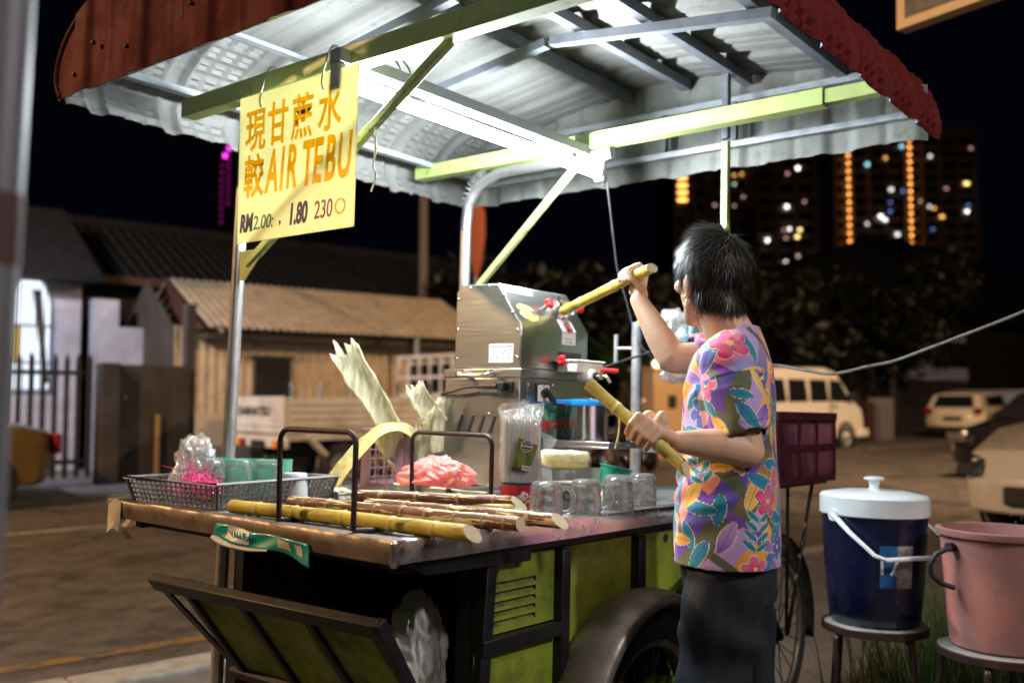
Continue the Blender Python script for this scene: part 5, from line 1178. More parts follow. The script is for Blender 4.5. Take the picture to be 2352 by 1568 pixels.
# ================================================================ SUGARCANE
def cane_mat(name, base, peel, node, stretch=9, thr=.5, soft=.06):
    m, nt, b, out = nt_new(name); L = nt.links.new
    tc = _n(nt, 'ShaderNodeTexCoord'); mp = _n(nt, 'ShaderNodeMapping'); mp.inputs['Scale'].default_value = (1, 1, 1/stretch); L(tc.outputs['Object'], mp.inputs[0])
    ns = _n(nt, 'ShaderNodeTexNoise', i_Scale=85., i_Detail=5., i_Roughness=.65); L(mp.outputs[0], ns.inputs['Vector'])
    n2 = _n(nt, 'ShaderNodeTexNoise', i_Scale=9., i_Detail=3.); L(tc.outputs['Object'], n2.inputs['Vector'])
    r2 = ramp(nt, [(.3, tuple(Vector(base)*.55)), (.5, base), (.72, tuple(min(1, c*1.5) for c in base))]); L(n2.outputs['Fac'], r2.inputs[0])
    mr = _n(nt, 'ShaderNodeMapRange', i_1=thr, i_2=thr+soft); L(ns.outputs['Fac'], mr.inputs[0])
    mx = _n(nt, 'ShaderNodeMixRGB', i_2=(*peel, 1)); L(mr.outputs[0], mx.inputs[0]); L(r2.outputs[0], mx.inputs[1])
    at = _n(nt, 'ShaderNodeAttribute', attribute_name='node'); m2 = _n(nt, 'ShaderNodeMixRGB', i_2=(*node, 1)); L(at.outputs['Fac'], m2.inputs[0]); L(mx.outputs[0], m2.inputs[1])
    L(m2.outputs[0], b.inputs['Base Color']); b.inputs['Roughness'].default_value = .56
    bp = _n(nt, 'ShaderNodeBump', i_Strength=.4, i_Distance=.004); L(ns.outputs['Fac'], bp.inputs['Height']); L(bp.outputs[0], b.inputs['Normal'])
    return m
CM = dict(y=cane_mat('yellow_cane_skin', (.55, .42, .05), (.30, .13, .03), (.62, .55, .30), 5, .62, .05), b=cane_mat('brown_cane_skin', (.13, .040, .016), (.74, .58, .30), (.42, .32, .18), 11, .53, .03),
          p=cane_mat('peeled_cane', (.66, .56, .15), (.40, .25, .05), (.66, .58, .32), 7, .56, .06), g=cane_mat('greenish_cane_skin', (.30, .24, .05), (.62, .50, .22), (.5, .45, .28), 12, .55, .05))
pith = M_('cane_pith', (.68, .56, .36), .7, 0, .12, 160, bump=.3)
def cane(label, p0, p1, r, mat, nodes, bend=0, cut0=.3, cut1=.3, group='sugarcane sticks on the table', name='sugarcane_stick', up=None):
    p0, p1 = Vector(p0), Vector(p1); fr = frame_to(p0, p1); L = (p1-p0).length; r_ = thing(name, label, 'sugarcane', (0, 0, 0), 0, group, fr)
    zs = sorted(set([round(x, 4) for x in list(np.linspace(0, L, 26))+[n+d for n in nodes for d in (-.012, -.006, -.003, 0, .003, .006, .014) if 0 < n+d < L]]))
    nn = 20; vs = []; at = []
    for z in zs:
        k = 0; bump = 0
        for n in nodes:
            d = abs(z-n)
            if d < .006: k = .75 if d < .003 else .3; bump = max(bump, .0016*(1-d/.007))
            if 0 < (z-n) < .016: bump -= .0006
        wob = .0008*mnoise.noise(Vector((z*22, r*99, 0)))
        for j in range(nn):
            t = 2*PI*j/nn; rr = r+bump+wob+.0005*math.cos(2*t+z*8)
            zz = z
            if z == zs[0]: zz = z+math.tan(cut0)*r*math.cos(t)+cut0*.0
            if z == zs[-1]: zz = z+math.tan(cut1)*r*math.cos(t+1.2)
            vs.append((rr*math.cos(t)+bend*math.sin(PI*z/L)+.003*mnoise.noise(Vector((z*7, r*50, 3))), rr*math.sin(t), zz)); at.append(k)
    K = len(zs); fs = [(i*nn+j, i*nn+(j+1) % nn, (i+1)*nn+(j+1) % nn, (i+1)*nn+j) for i in range(K-1) for j in range(nn)]
    me = bpy.data.meshes.new('stalk'); me.from_pydata(vs, [], fs); me.materials.append(CM[mat]); me.polygons.foreach_set('use_smooth', [True]*len(me.polygons))
    a = me.attributes.new('node', 'FLOAT', 'POINT'); a.data.foreach_set('value', np.array(at, np.float32)); link('stalk', me, r_)
    for i0 in (0, (K-1)*nn):
        m = MB(); ring = [Vector(vs[i0+j])*1 for j in range(nn)]; c = sum(ring, Vector())/nn; m.add([fr @ x for x in ring]+[fr @ c], [(j, (j+1) % nn, nn) for j in range(nn)]); m.done('cut_end', pith, r_)
    return r_
cane('long yellow sugarcane stick nearest the front corner of the table', (.052, .60, .903), (.104, -.108, .905), .0165, 'y', [.09, .21, .36, .50, .615], .006, .2, .75)
cane('brown peeling sugarcane on top of the pile, farthest from the corner', (.352, .505, .918), (.540, .128, .918), .0165, 'b', [.065, .16, .27, .36], 0, .5, .9)
cane('brown sugarcane with pale scars lying behind the yellow stick', (.225, .600, .903), (.300, -.070, .904), .0160, 'b', [.05, .13, .28, .36, .43, .51, .585, .64], -.004, .3, .2)
cane('brown sugarcane whose cut end overhangs the near edge of the table', (.325, .43, .904), (.385, -.112, .908), .0162, 'b', [.12, .25, .39, .47], .003, .3, .8)
cane('greenish sugarcane half hidden under the brown pile', (.420, .48, .901), (.520, .105, .901), .0150, 'g', [.1, .25], 0, .3, .9)
cane('yellow sugarcane the vendor pushes into the press chute', (1.165, .49, 1.452), (.848, -.055, 1.523), .0150, 'y', [.20, .42, .56], 0, .3, .5, 'sugarcane sticks in her hands')

# crushed cane in the mauve crate
fib = M_translucent('crushed_cane_fibre', (.78, .70, .40), .35, .8, .25, 40, bump=.6); fib2 = M_translucent('crushed_cane_rind', (.78, .68, .26), .3, .6, .2, 30, bump=.4); fibw = M_translucent('pale_cane_pith', (.92, .87, .60), .35, .85, .34, 70, bump=.8, stretch=(1, 1, .12))
def strip_(label, pts, w0, w1, mat, nrm, seed, torn=.25, curl=.13):
    path = smooth_path(pts, 8); n = len(path); r_ = thing('crushed_cane_strip', label, 'crushed sugarcane', pts[0], 0, 'crushed cane strips in the crate'); g = np.random.default_rng(seed); off = g.random(4)*9; nr = Vector(nrm)
    def fn(a, b):
        i = min(n-1, int(round(a*(n-1)))); p = path[i]; d = (path[min(n-1, i+1)]-path[max(0, i-1)]).normalized(); s = d.cross(nr).normalized(); u = s.cross(d)
        w = w0+(w1-w0)*a; y = (b-.5)*2
        rag = .09*mnoise.noise(Vector((a*9, 3*y, off[0])))*w; tr = 0
        if a < .001: tr = -torn*(.3+mnoise.noise(Vector((y*6.5, off[1], 0)))*1.5)*w*2
        return p-d*tr*-1*(1 if a < .001 else 0)+s*(y*w/2+rag*(abs(y)))+u*(curl*w*(y*y-.4)+.035*w*mnoise.noise(Vector((a*14, y*2.4, off[2]))))
    m = MB(); m.grid(fn, n, 15); m.done('fibre_strip', mat, r_, smooth=180, solid=.0025)
    m = MB()
    for k in range(9):
        a = g.random()*.5; y = g.random(); p = fn(a, y); d = Vector(g.normal(0, 1, 3)).normalized()*.03
        m.tube([p, p+d*.5+Vector((0, 0, -.004)), p+d], [.0012, .0009, .0004], 4)
    tag(m.done('loose_fibres', fibw, r_), kind='stuff'); return r_
CAMN = (-.77, -.6, .15)
strip_('wide pale strip of crushed cane standing tallest in the crate', [(.675, .935, 1.31), (.715, .915, 1.23), (.775, .885, 1.14), (.815, .865, 1.06), (.83, .86, .98)], .095, .06, fibw, CAMN, 1)
strip_('long yellow strip of crushed cane hanging out of the crate to the left', [(.660, .955, .905), (.685, .925, .965), (.730, .895, 1.03), (.775, .865, 1.072), (.825, .83, 1.078), (.86, .80, 1.05)], .060, .036, fib2, (-.5, -.4, .75), 2, .4)
strip_('short pale strip of crushed cane standing beside the press', [(.842, .79, 1.20), (.865, .775, 1.15), (.90, .745, 1.085), (.915, .735, 1.0)], .060, .075, fibw, CAMN, 3)
strip_('broken stub of crushed cane in front of the short pale strip', [(.872, .76, 1.13), (.868, .765, 1.10), (.87, .77, 1.05)], .030, .026, fib, CAMN, 4)
strip_('crushed cane strip tucked behind the corner of the press', [(.955, .785, 1.165), (.965, .78, 1.12), (.97, .77, 1.06)], .035, .04, fibw, CAMN, 5)
strip_('olive strip of crushed cane lying inside the crate against the left grid', [(.80, .92, 1.06), (.825, .885, .99), (.86, .85, .93)], .04, .035, fib2, CAMN, 6)
strip_('flat pale strip of crushed cane pressed against the right grid of the crate', [(.90, .80, 1.06), (.905, .795, 1.0), (.915, .785, .93)], .08, .07, fibw, CAMN, 7)
crate = thing('mauve_crate', 'mauve plastic crate full of crushed sugarcane between basket and press', 'crate', (.90, .85, TZ), math.radians(0))
mauve = M_('mauve_plastic', (.30, .17, .19), .45, 0, .08, 20, coat=.1)
def crate_grid(c0, c1, z0, z1, post, nx, nz, mat, parent, taper=.0, th=.006, name='side_grid'):
    """an open grid wall between two corners: frame posts, thin bars"""
    c0, c1 = Vector(c0), Vector(c1); m = MB(); d = c1-c0; nrm = Vector((-d.y, d.x, 0)).normalized()
    L = d.length; e = d/L
    def b(a0, a1, za, zb, t=th): 
        M = axes(c0, e, (0, 0, 1), nrm); m.box((a0, za, -t/2), (a1, zb, t/2), M)
    b(0, post, z0, z1, th*1.5); b(L-post, L, z0, z1, th*1.5); b(post, L-post, z0, z0+.014); b(post, L-post, z1-.016, z1)
    for k in range(1, nx): x = post+(L-2*post)*k/nx; b(x-.0014, x+.0014, z0+.014, z1-.016, th*.6)
    for k in range(1, nz): z = z0+(z1-z0)*k/nz; b(post, L-post, z-.0014, z+.0014, th*.5)
    return m.done(name, mat, parent)
cA, cB, cC, cD = (.862, .905, 0), (.79, .965, 0), (.93, 1.065, 0), (1.005, .80, 0)
cA = (.868, .845, 0); cB = (.785, .955, 0); cD = (.985, .80, 0); cC = (.93, .97, 0)
cA = (.84, .835, 0); cB = (.80, .985, 0); cD = (1.0, .80, 0); cC = (.99, .98, 0)
crate_grid(cB, cA, TZ+.002, 1.064, .030, 3, 6, mauve, crate); crate_grid(cA, cD, TZ+.002, 1.064, .026, 4, 6, mauve, crate); crate_grid(cD, cC, TZ+.002, 1.064, .02, 4, 6, mauve, crate); crate_grid(cC, cB, TZ+.002, 1.064, .02, 4, 6, mauve, crate)
m = MB(); m.tube([Vector(c)+Vector((0, 0, 1.068)) for c in (cA, cB, cC, cD)], .006, 6, closed=True); m.done('rim', mauve, crate)

# ================================================================ TRAYS, PINK BAG, CAN, STRAWS
alu = M_('dull_aluminium', (.42, .42, .42), .42, .8, .12, 12)
def tray(label, u0, u1, v0, v1, z1):
    r_ = thing('steel_tray', label, 'tray', ((u0+u1)/2, (v0+v1)/2, TZ), 0, 'aluminium trays beside the press'); m = MB(); t = .0015
    m.box((u0, v0, TZ+.001), (u1, v1, TZ+.003))
    for lo, hi in (((u0, v0, TZ+.003), (u0+t, v1, z1)), ((u1-t, v0, TZ+.003), (u1, v1, z1)), ((u0+t, v0, TZ+.003), (u1-t, v0+t, z1)), ((u0+t, v1-t, TZ+.003), (u1-t, v1, z1))): m.box(lo, hi)
    m.done('pan', alu, r_); m = MB(); m.tube([(u0, v0, z1), (u1, v0, z1), (u1, v1, z1), (u0, v1, z1)], .003, 6, closed=True); m.done('rolled_rim', alu, r_)
tray('aluminium tray holding the pink plastic bag', .618, .80, .445, .665, .926); tray('empty aluminium tray between the pink bag tray and the red tin', .635, .80, .315, .438, .924)
pinkm = M_translucent('pink_plastic_bag', (1., .50, .46), .5, .22, .06, 25)
def crumple(name, c, rad, mat, parent, seed, amp=.35, fr=3.2, nu=72, nv=44, flatz=None, ridge=True, smooth=180, solid=0):
    g = np.random.default_rng(seed); o = Vector(g.random(3)*20); m = MB()
    def fn(a, b):
        t, p = 2*PI*a, PI*(b*.998+.001); d = Vector((math.sin(p)*math.cos(t), math.sin(p)*math.sin(t), math.cos(p))); k = 0
        for s_, w in ((1, .55), (2.3, .28), (5, .14)):
            q = mnoise.noise(d*fr*s_*.5+o*s_); k += w*((1-2.6*abs(q)) if ridge else q*2)
        r = 1+amp*(k-.45); v = Vector((d.x*rad[0]*r, d.y*rad[1]*r, d.z*rad[2]*r))
        if flatz is not None and v.z < flatz: v.z = flatz+(v.z-flatz)*.08
        return Vector(c)+v
    if ridge == 'soft':
        def fn(a, b):
            t, p = 2*PI*a, PI*(b*.998+.001); d = Vector((math.sin(p)*math.cos(t), math.sin(p)*math.sin(t), math.cos(p))); q = mnoise.noise
            w = Vector((q(d*1.7+o), q(d*1.7+o+Vector((5, 1, 2))), q(d*1.7+o+Vector((1, 8, 3)))))*.55; e = d+w
            k = .30*q(e*1.5+o)+.30*(.35-abs(q(e*2.3+o*2)))+.10*(.3-abs(q(e*5.5+o*3)))+.05*(.3-abs(q(e*11+o)))
            r = 1+amp*2*k; v = Vector((d.x*rad[0]*r, d.y*rad[1]*r, d.z*rad[2]*r))
            if flatz is not None and v.z < flatz: v.z = flatz+(v.z-flatz)*.08
            return Vector(c)+v
    m.grid(fn, nu, nv, wu=True); return m.done(name, mat, parent, smooth=smooth, solid=solid)
pb = thing('pink_plastic_bag', 'crumpled pink plastic bag in the aluminium tray', 'plastic bag', (.70, .555, .92))
crumple('film', (.700, .555, .948), (.080, .108, .052), pinkm, pb, 4, .48, 3.4, 150, 100, -.037, 'soft')
m = MB(); m.prism([(0, 0), (.03, .004), (.024, .012)], 0, .0006, axes((.63, .655, .975), (-.3, .9, .3), (0, -.3, .9), (-1, 0, 0))); m.done('paper_scrap', MT['paper'], pb)

can = thing('red_tin_can', 'red tin can with white flourishes holding the pack of straws', 'tin can', (.640, .205, TZ))
redt = M_('red_printed_tin', (.42, .012, .035), .32, .3, .08, 14, coat=.3); navy = M_('navy_rim', (.02, .03, .10), .4, .5)
CMx = Matrix.Translation((.640, .205, TZ+.001))
m = MB(); m.lathe([(0, 0), (.051, 0), (.0515, .003), (.0515, .070)], 40, CMx); m.done('body', redt, can, smooth=40)
m = MB(); m.lathe([(.0515, .069), (.0528, .071), (.0528, .075), (.0505, .075), (.0505, .068), (.0, .066)], 40, CMx); m.done('rim', navy, can, smooth=40)
def on_can(t, z, R=.0519): return Vector((.640+R*math.cos(t), .205+R*math.sin(t), TZ+.001+z))
whp_ = M_('white_tin_print', (.75, .70, .66), .4); grn_ = M_('green_tin_print', (.03, .25, .16), .4); pk_ = M_('pink_tin_print', (.7, .3, .32), .4); gd_ = M_('gold_tin_print', (.65, .36, .06), .4)
g = np.random.default_rng(5)
for t0_, z0_, n_, mt_ in ((-2.15, .040, 15, whp_), (-2.4, .034, 9, whp_), (-1.35, .030, 9, grn_), (-1.30, .048, 6, pk_), (-1.5, .016, 7, pk_), (-1.3, .012, 7, gd_), (-1.12, .022, 6, gd_)):
    m = MB()
    for k in range(n_):
        t, z, rr = t0_+g.normal(0, .12), z0_+g.normal(0, .006), .0022+.003*g.random(); c = on_can(t, z); n = Vector((math.cos(t), math.sin(t), 0)); e = Vector((-math.sin(t), math.cos(t), 0))
        m.add([c+e*rr*math.cos(a)+Vector((0, 0, rr*math.sin(a)))+n*(.0002*k) for a in np.linspace(0, 2*PI, 9)[:-1]], [tuple(range(8))])
    m.done('printed_flourish', mt_, can)
m = MB(); m.tube([on_can(-2.0+.75*math.cos(a)*.35, .0+.030*math.sin(a), .0518) for a in np.linspace(.1, PI-.1, 14)], .0022, 6); m.done('printed_scroll', whp_, can)

pack = thing('straw_pack', 'clear pack of white paper straws standing in the red tin', 'straw pack', (.640, .205, .957))
strawm = M_translucent('white_paper_straw', (.80, .80, .76), .3, .6, .04, 30)
CV = Vector((.65, .76, 0)).normalized(); SX = Vector((.76, -.65, 0))          # towards / across the view of the cart's front corner
PKO = Vector((.640, .205, .955)); st0 = None
for j in range(6):
    for i in range(15):
        x = (i-7)*.0062+(.003 if j % 2 else 0); y = (j-2.5)*.0066
        if st0 is None:
            m = MB(); m.rod(PKO+SX*x+CV*y, PKO+SX*x+CV*y+Vector((0, 0, .165)), .0030, 7); st0 = m.done('straw', strawm, pack); x00, y00 = x, y
        else:
            o = st0.copy(); COL.objects.link(o); d = SX*(x-x00)+CV*(y-y00); o.location = d+Vector((g.normal(0, .0004), g.normal(0, .0004), g.normal(0, .002)))
film = M_film('clear_plastic_film', (1, 1, 1), .30, .10, .14, .5, 45)
m = MB(); o3 = Vector((3, 7, 1))
def bagf(a, b):
    t = 2*PI*a; z = b; w = .052+.003*mnoise.noise(Vector((math.cos(t)*2, math.sin(t)*2, z*6))); d = .026
    if b > .82: 
        k = (b-.82)/.18; w *= 1+.14*k; d *= 1-.55*k
    n_ = .004*mnoise.noise(Vector((math.cos(t)*5, math.sin(t)*5, z*14)))*(1+3*max(0, b-.8))
    c, s = math.cos(t), math.sin(t); sq = (abs(c)**4+abs(s)**4)**-.25
    return PKO+SX*((w+n_)*c*sq)+CV*((d+n_)*s*sq)+Vector((0, 0, -.004+.200*z+(.022*max(0, b-.9)*10*(.3+math.sin(t*1.5+1))*.5 if b > .9 else 0)))
m.grid(bagf, 60, 40, wu=True); m.done('film', film, pack, smooth=180)
m = MB(); m.grid(lambda a, b: PKO+SX*(-.018+.052*a+.004*math.sin(9*b))+CV*(.006*math.sin(5*a))+Vector((0, 0, .165+.055*math.sin(PI*min(1, a*1.0))*b+.004*math.sin(8*a))), 20, 10); m.done('torn_flap', film, pack, smooth=180)
m = MB(); m.grid(lambda a, b: PKO+SX*(.050+.038*b*(1-a*.35)+.008*math.sin(7*a+2*b))+CV*(-.01+.012*math.sin(9*a)*b)+Vector((0, 0, .135-.135*a-.02*b)), 26, 10); m.done('loose_film_tail', film, pack, smooth=180)
LF = axes(PKO+SX*.004-CV*.0305+Vector((0, 0, .075)), SX*.985+Vector((0, 0, -.17)), Vector((0, 0, .985))+SX*.17, -CV)
forest = M_('forest_label_print', (.10, .12, .015), .4, 0, .95, 60, stretch=(1, 1, .25))
m = MB(); m.prism([(-.026, -.044), (.020, -.041), (.030, .030), (-.022, .042)], 0, .0008, LF); lb = m.done('pack_label', forest, pack)
m = MB(); m.prism([(-.026, -.044), (.020, -.041), (.021, -.032), (-.0255, -.034)], .0009, .0012, LF); m.done('label_foot', MT['ink'], lb)
m = MB(); m.lathe([(0, 0), (.014, 0)], 24, LF @ Matrix.Translation((.002, .023, .0011))); m.done('label_roundel', MT['ink'], lb)
m = MB(); m.tube([LF @ Vector((.002+.0145*math.cos(a), .023+.0145*math.sin(a), .0012)) for a in np.linspace(0, 2*PI, 24, endpoint=False)], .0007, 5, closed=True); m.done('roundel_ring', MT['paper'], lb)
text_mesh('ECO-STRAWS', .0072, LF @ Matrix.Translation((.002, .023, .0016)), MT['paper'], lb, 'label_lettering', .0001, .0002, xs=.68)
text_mesh('NEVER FEAR', .0042, LF @ Matrix.Translation((.002, .031, .0016)), MT['paper'], lb, 'label_lettering', .0001, 0, xs=.75); text_mesh("I'VE DRIED HERBS"[5:10]+' HERE', .004, LF @ Matrix.Translation((.002, .0145, .0016)), MT['paper'], lb, 'label_lettering', .0001, 0, xs=.75)
m = MB(); m.box((.0, -.038, .0012), (.022, -.026, .0016), LF); m.done('barcode_ground', MT['paper'], lb)
m = MB()
for k in range(11): m.box((.0015+k*.0018, -.036, .0017), (.0015+k*.0018+(.0011 if k % 3 else .0006), -.0275, .0020), LF)
m.done('barcode', MT['ink'], lb)

# ================================================================ GLASSES
GL = M_glass('clear_mug_glass', (1, 1, 1), .0, .22); GG = M_film('green_tinted_glass', (.30, .85, .70), .40, .05, .34, .1, 20, (.62, .95, .86))
def mug_mesh(parent, R0=.036, R1=.041, H=.086, dim=True, up=False, mat=None, hand=1.):
    """dimpled beer mug standing on its mouth; up=True turns it mouth upwards"""
    mat = mat or GL; M = WM[parent.name] @ (Matrix.Translation((0, 0, H)) @ Matrix.Diagonal((1, 1, -1, 1)) if up else Matrix.Identity(4))
    nu, nv = 60, 40; m = MB()
    def out(a, b):
        t = 2*PI*a; z = H*b; r = R1+(R0-R1)*b**1.6
        if b > .93: r -= (b-.93)/.07*.006
        if dim:
            for z0, z1 in ((.05, .30), (.32, .58), (.60, .90)):
                if z0 < b < z1: 
                    q = math.sin(PI*(b-z0)/(z1-z0)); c = abs(math.cos(5.5*t+(0 if z0 != .32 else PI/2)*0)); r += .0036*min(1, q*1.6)*min(1, c*1.5)-.0020
        return M @ Vector((r*math.cos(t), r*math.sin(t), z))
    m.grid(out, nu, nv, wu=True)
    def inn(a, b):
        t = 2*PI*a; z = (H-.010)*(1-b); r = R1-.0042+(R0-R1)*(1-b)**1.6
        if b < .12: r -= (.12-b)/.12*.006
        return M @ Vector((r*math.cos(t), r*math.sin(t), z))
    # base disc, inner wall, mouth ring
    n0 = len(m.v)
    m.grid(inn, nu, 24, wu=True)
    tb = [i*nv+nv-1 for i in range(nu)]; m.f.append(tuple(tb)); m.mi.append(0)
    it = [n0+i*24 for i in range(nu)]; m.f.append(tuple(reversed(it))); m.mi.append(0)
    for i in range(nu): m.f.append((i*nv, n0+i*24+23, n0+((i+1) % nu)*24+23, ((i+1) % nu)*nv)); m.mi.append(0)
    if up: m.f = [tuple(reversed(q)) for q in m.f]
    m.done('bowl', mat, parent, smooth=60)
    if hand:
        m = MB(); pth = smooth_path([(R1-.005, 0, H*.14), (R1+.020, 0, H*.16), (R1+.034*hand, 0, H*.36), (R1+.033*hand, 0, H*.58), (R1+.016, 0, H*.80), (R0-.004, 0, H*.80)], 6)
        m.tube([M @ p for p in pth], .0062, 10, flat=.8); m.done('handle', mat, parent, smooth=60)
first = None
for lab, u, v, rz in (('dimpled glass mug upside down beside the red tin', .578, .072, -.55), ('second dimpled glass mug from the red tin along the near edge', .722, .055, -.5), ('dimpled glass mug upside down in the middle of the near row', .868, .052, -.45), ('dimpled glass mug tucked close behind the middle mug', .935, .095, -.4), ('dimpled glass mug upside down nearest the vendor', 1.045, .085, .9)):
    if first is None:
        first = thing('glass_mug', lab, 'glass mug', (u, v, TZ+.0012), rz, 'upturned glass mugs along the near edge'); mug_mesh(first)
    else: place_copy(first, (u, v, TZ+.0012), rz, lab)
a = thing('tall_glass', 'tall upright glass jug with a handle under the yellow sponge', 'glass', (.800, .205, TZ+.001), .4); mug_mesh(a, .030, .043, .103, False, True)
b = thing('tall_glass', 'tall upright glass with thick rim right of the sponge', 'glass', (.905, .175, TZ+.001), 2.4); mug_mesh(b, .032, .040, .102, False, True, hand=.6)
cp = thing('paper_cup', 'white cup with a small green emblem behind the glass mugs', 'cup', (.745, .135, TZ+.001))
m = MB(); m.lathe([(0, 0), (.030, 0), (.036, .072), (.037, .074), (.0355, .073), (.029, .003)], 28, Matrix.Translation((.745, .135, TZ+.001))); m.done('cup', M_('white_cup', (.75, .76, .75), .45), cp, smooth=40)
m = MB(); d = Vector((-.72, -.69, 0)); e = Vector((.69, -.72, 0)); m.tube([Vector((.745, .135, TZ+.040))+d*.0338+e*.010*math.cos(a_)+Vector((0, 0, .010*math.sin(a_))) for a_ in np.linspace(0, 2*PI, 20, endpoint=False)], .0022, 6, closed=True); m.done('emblem', M_('green_emblem', (.02, .16, .08), .5), cp)
gm = M_('green_plastic', (.005, .30, .22), .4, coat=.15)
gr = thing('green_mug', 'tilted green plastic mug behind the glass mugs', 'mug', (1.075, .22, TZ+.001))
GM = Matrix.Translation((1.075, .21, TZ+.030)) @ Matrix.Rotation(.22, 4, (.7, .7, 0))
m = MB(); m.lathe([(0, 0), (.034, 0), (.036, .004), (.046, .066), (.050, .068), (.050, .072), (.045, .071), (.034, .006), (0, .004)], 32, GM); m.done('body', gm, gr, smooth=40)
m = MB(); m.tube([GM @ Vector(p) for p in smooth_path([(.030, -.032, .055), (.042, -.048, .056), (.046, -.052, .04), (.036, -.040, .018), (.026, -.026, .016)], 5)], .005, 8, flat=.6); m.done('handle', gm, gr, smooth=60)
m = MB(); m.lathe([(0, 0), (.036, 0), (.034, .027), (0, .027)], 24, Matrix.Translation((1.085, .215, TZ+.001))); tag(m.done('upturned_bowl', MT['white_plastic'], None, smooth=40), 'small white upturned bowl beneath the tilted green mug', 'bowl')
spg = thing('yellow_sponge', 'yellow sponge wrapped in clear film on top of the tall glass', 'sponge', (.815, .19, 1.0))
spm = M_translucent('yellow_sponge_foam', (.88, .80, .36), .25, .8, .12, 90, bump=.5)
SP = axes((.815, .190, 1.012), SX*.99+Vector((0, 0, -.02)), CV, (0, 0, 1))
m = MB()
def spf(a, b):
    t = 2*PI*a; p = PI*b; c, s = math.cos(t), math.sin(t); sq = (abs(c)**6+abs(s)**6)**(-1/6); pz = math.cos(p); pr_ = math.sin(p); q = (abs(pr_)**6+abs(pz)**6)**(-1/6)
    v = Vector((.062*c*sq*pr_*q, .040*s*sq*pr_*q, .021*pz*q)); return SP @ (v*(1+.05*mnoise.noise(v*60)))
m.grid(spf, 48, 24, wu=True); m.done('foam', spm, spg, smooth=180)
m = MB()
def spw(a, b):
    t = 2*PI*a; p = PI*(.02+.5*b); c, s = math.cos(t), math.sin(t); sq = (abs(c)**6+abs(s)**6)**(-1/6); pz = math.cos(p); pr_ = math.sin(p); q = (abs(pr_)**5+abs(pz)**5)**(-1/5)
    v = Vector((.066*c*sq*pr_*q, .044*s*sq*pr_*q, .0255*pz*q)); return SP @ (v*(1+.16*mnoise.noise(v*50)))
m.grid(spw, 48, 20, wu=True); m.done('film', M_film('sponge_wrap_film', (.95, .95, .85), .28, .15, .35, .6, 60), spg, smooth=180)

# ================================================================ BASKET WITH GLASSES
bk_ = thing('grey_basket', 'grey plastic lattice basket on the far corner of the table holding glasses', 'basket', (.235, .855, TZ), math.radians(8))
gpl = M_('grey_basket_plastic', (.16, .145, .15), .55, 0, .18, 12, dirt=(.30, .28, .27), dirt_amt=.5, dscale=8, dlow=.52)
BM = WM[bk_.name]; bx, by, bz = .198, .150, .062
def bwall(p0, p1, q0, q1, nx, nz):
    m = MB(); P0, P1, Q0, Q1 = map(Vector, (p0, p1, q0, q1))
    f = lambda a, b: BM @ (P0.lerp(P1, a)).lerp(Q0.lerp(Q1, a), b)
    for k in range(nx+1):
        a = k/nx; w = .014 if k in (0, nx) else (.0045 if k % 6 else .008); m.bar(f(a, 0), f(a, 1), w, .004, f(1, .5)-f(0, .5))
    for k in range(nz+1):
        m.bar(f(0, k/nz), f(1, k/nz), .003 if k < nz else .006, .0045, (0, 0, 1))
    m.done('side_lattice', gpl, bk_)
lo = [(-bx, -by, .003), (bx, -by, .003), (bx, by, .003), (-bx, by, .003)]; hi = [(x*1.08, y*1.10, bz) for x, y, _ in lo]
for k in range(4): bwall(lo[k], lo[(k+1) % 4], hi[k], hi[(k+1) % 4], 24 if k % 2 == 0 else 18, 5)
m = MB(); m.tube([BM @ Vector((x*1.03, y*1.03, bz+.002)) for x, y, _ in smooth_path([(a*.985, b*.985, 0) for a, b, _ in hi]+[(hi[0][0]*.985, hi[0][1]*.985, 0)], 1)][:-1], .0085, 8, closed=True, flat=.55); m.done('rim', gpl, bk_, smooth=60)
m = MB()
for k in range(13): m.bar(BM @ Vector((-bx+2*bx*k/12, -by, .004)), BM @ Vector((-bx+2*bx*k/12, by, .004)), .006, .003)
for k in range(10): m.bar(BM @ Vector((-bx, -by+2*by*k/9, .004)), BM @ Vector((bx, -by+2*by*k/9, .004)), .006, .003)
m.done('floor_lattice', gpl, bk_)
f2 = None
for lab, u, v, rz, mt_ in (('glass mug in the basket nearest the pink raffia', .178, .890, -1.7, GL), ('glass mug in the middle of the grey basket', .228, .832, -1.8, GL), ('glass mug in the basket beside the white steel cup', .275, .770, -1.75, GL)):
    if f2 is None: f2 = thing('basket_mug', lab, 'glass mug', (u, v, TZ+.010), rz, 'glass mugs in the basket'); mug_mesh(f2, .036, .036, .100, False, False)
    else: place_copy(f2, (u, v, TZ+.010), rz, lab)
f3 = None
for lab, u, v in (('green tinted glass in the basket, nearest the steel post', .262, .955), ('green tinted glass in the basket behind the middle mug', .305, .885), ('green tinted glass in the basket nearest the white steel cup', .352, .825)):
    if f3 is None: f3 = thing('green_glass', lab, 'glass', (u, v, TZ+.010), 0, 'green glasses in the basket'); mug_mesh(f3, .032, .036, .098, False, True, GG, 0)
    else: place_copy(f3, (u, v, TZ+.010), 0, lab)
cu = thing('white_steel_cup', 'whitish upturned steel cup at the right end of the basket', 'cup', (.330, .722, TZ+.010))
m = MB(); m.lathe([(.036, 0), (.034, .06), (.030, .068), (0, .069)], 28, Matrix.Translation((.330, .728, TZ+.010))); m.done('cup', M_('frosted_steel', (.55, .57, .60), .5, .3), cu, smooth=40)
pr = M_('pink_raffia', (.75, .06, .28), .5, 0, .2, 40); rf = thing('pink_raffia', 'bundle of bright pink raffia string in the grey basket', 'raffia', (.115, .84, TZ+.01))
m = MB(); g = np.random.default_rng(12); RC = Vector((.118, .845, TZ+.045))
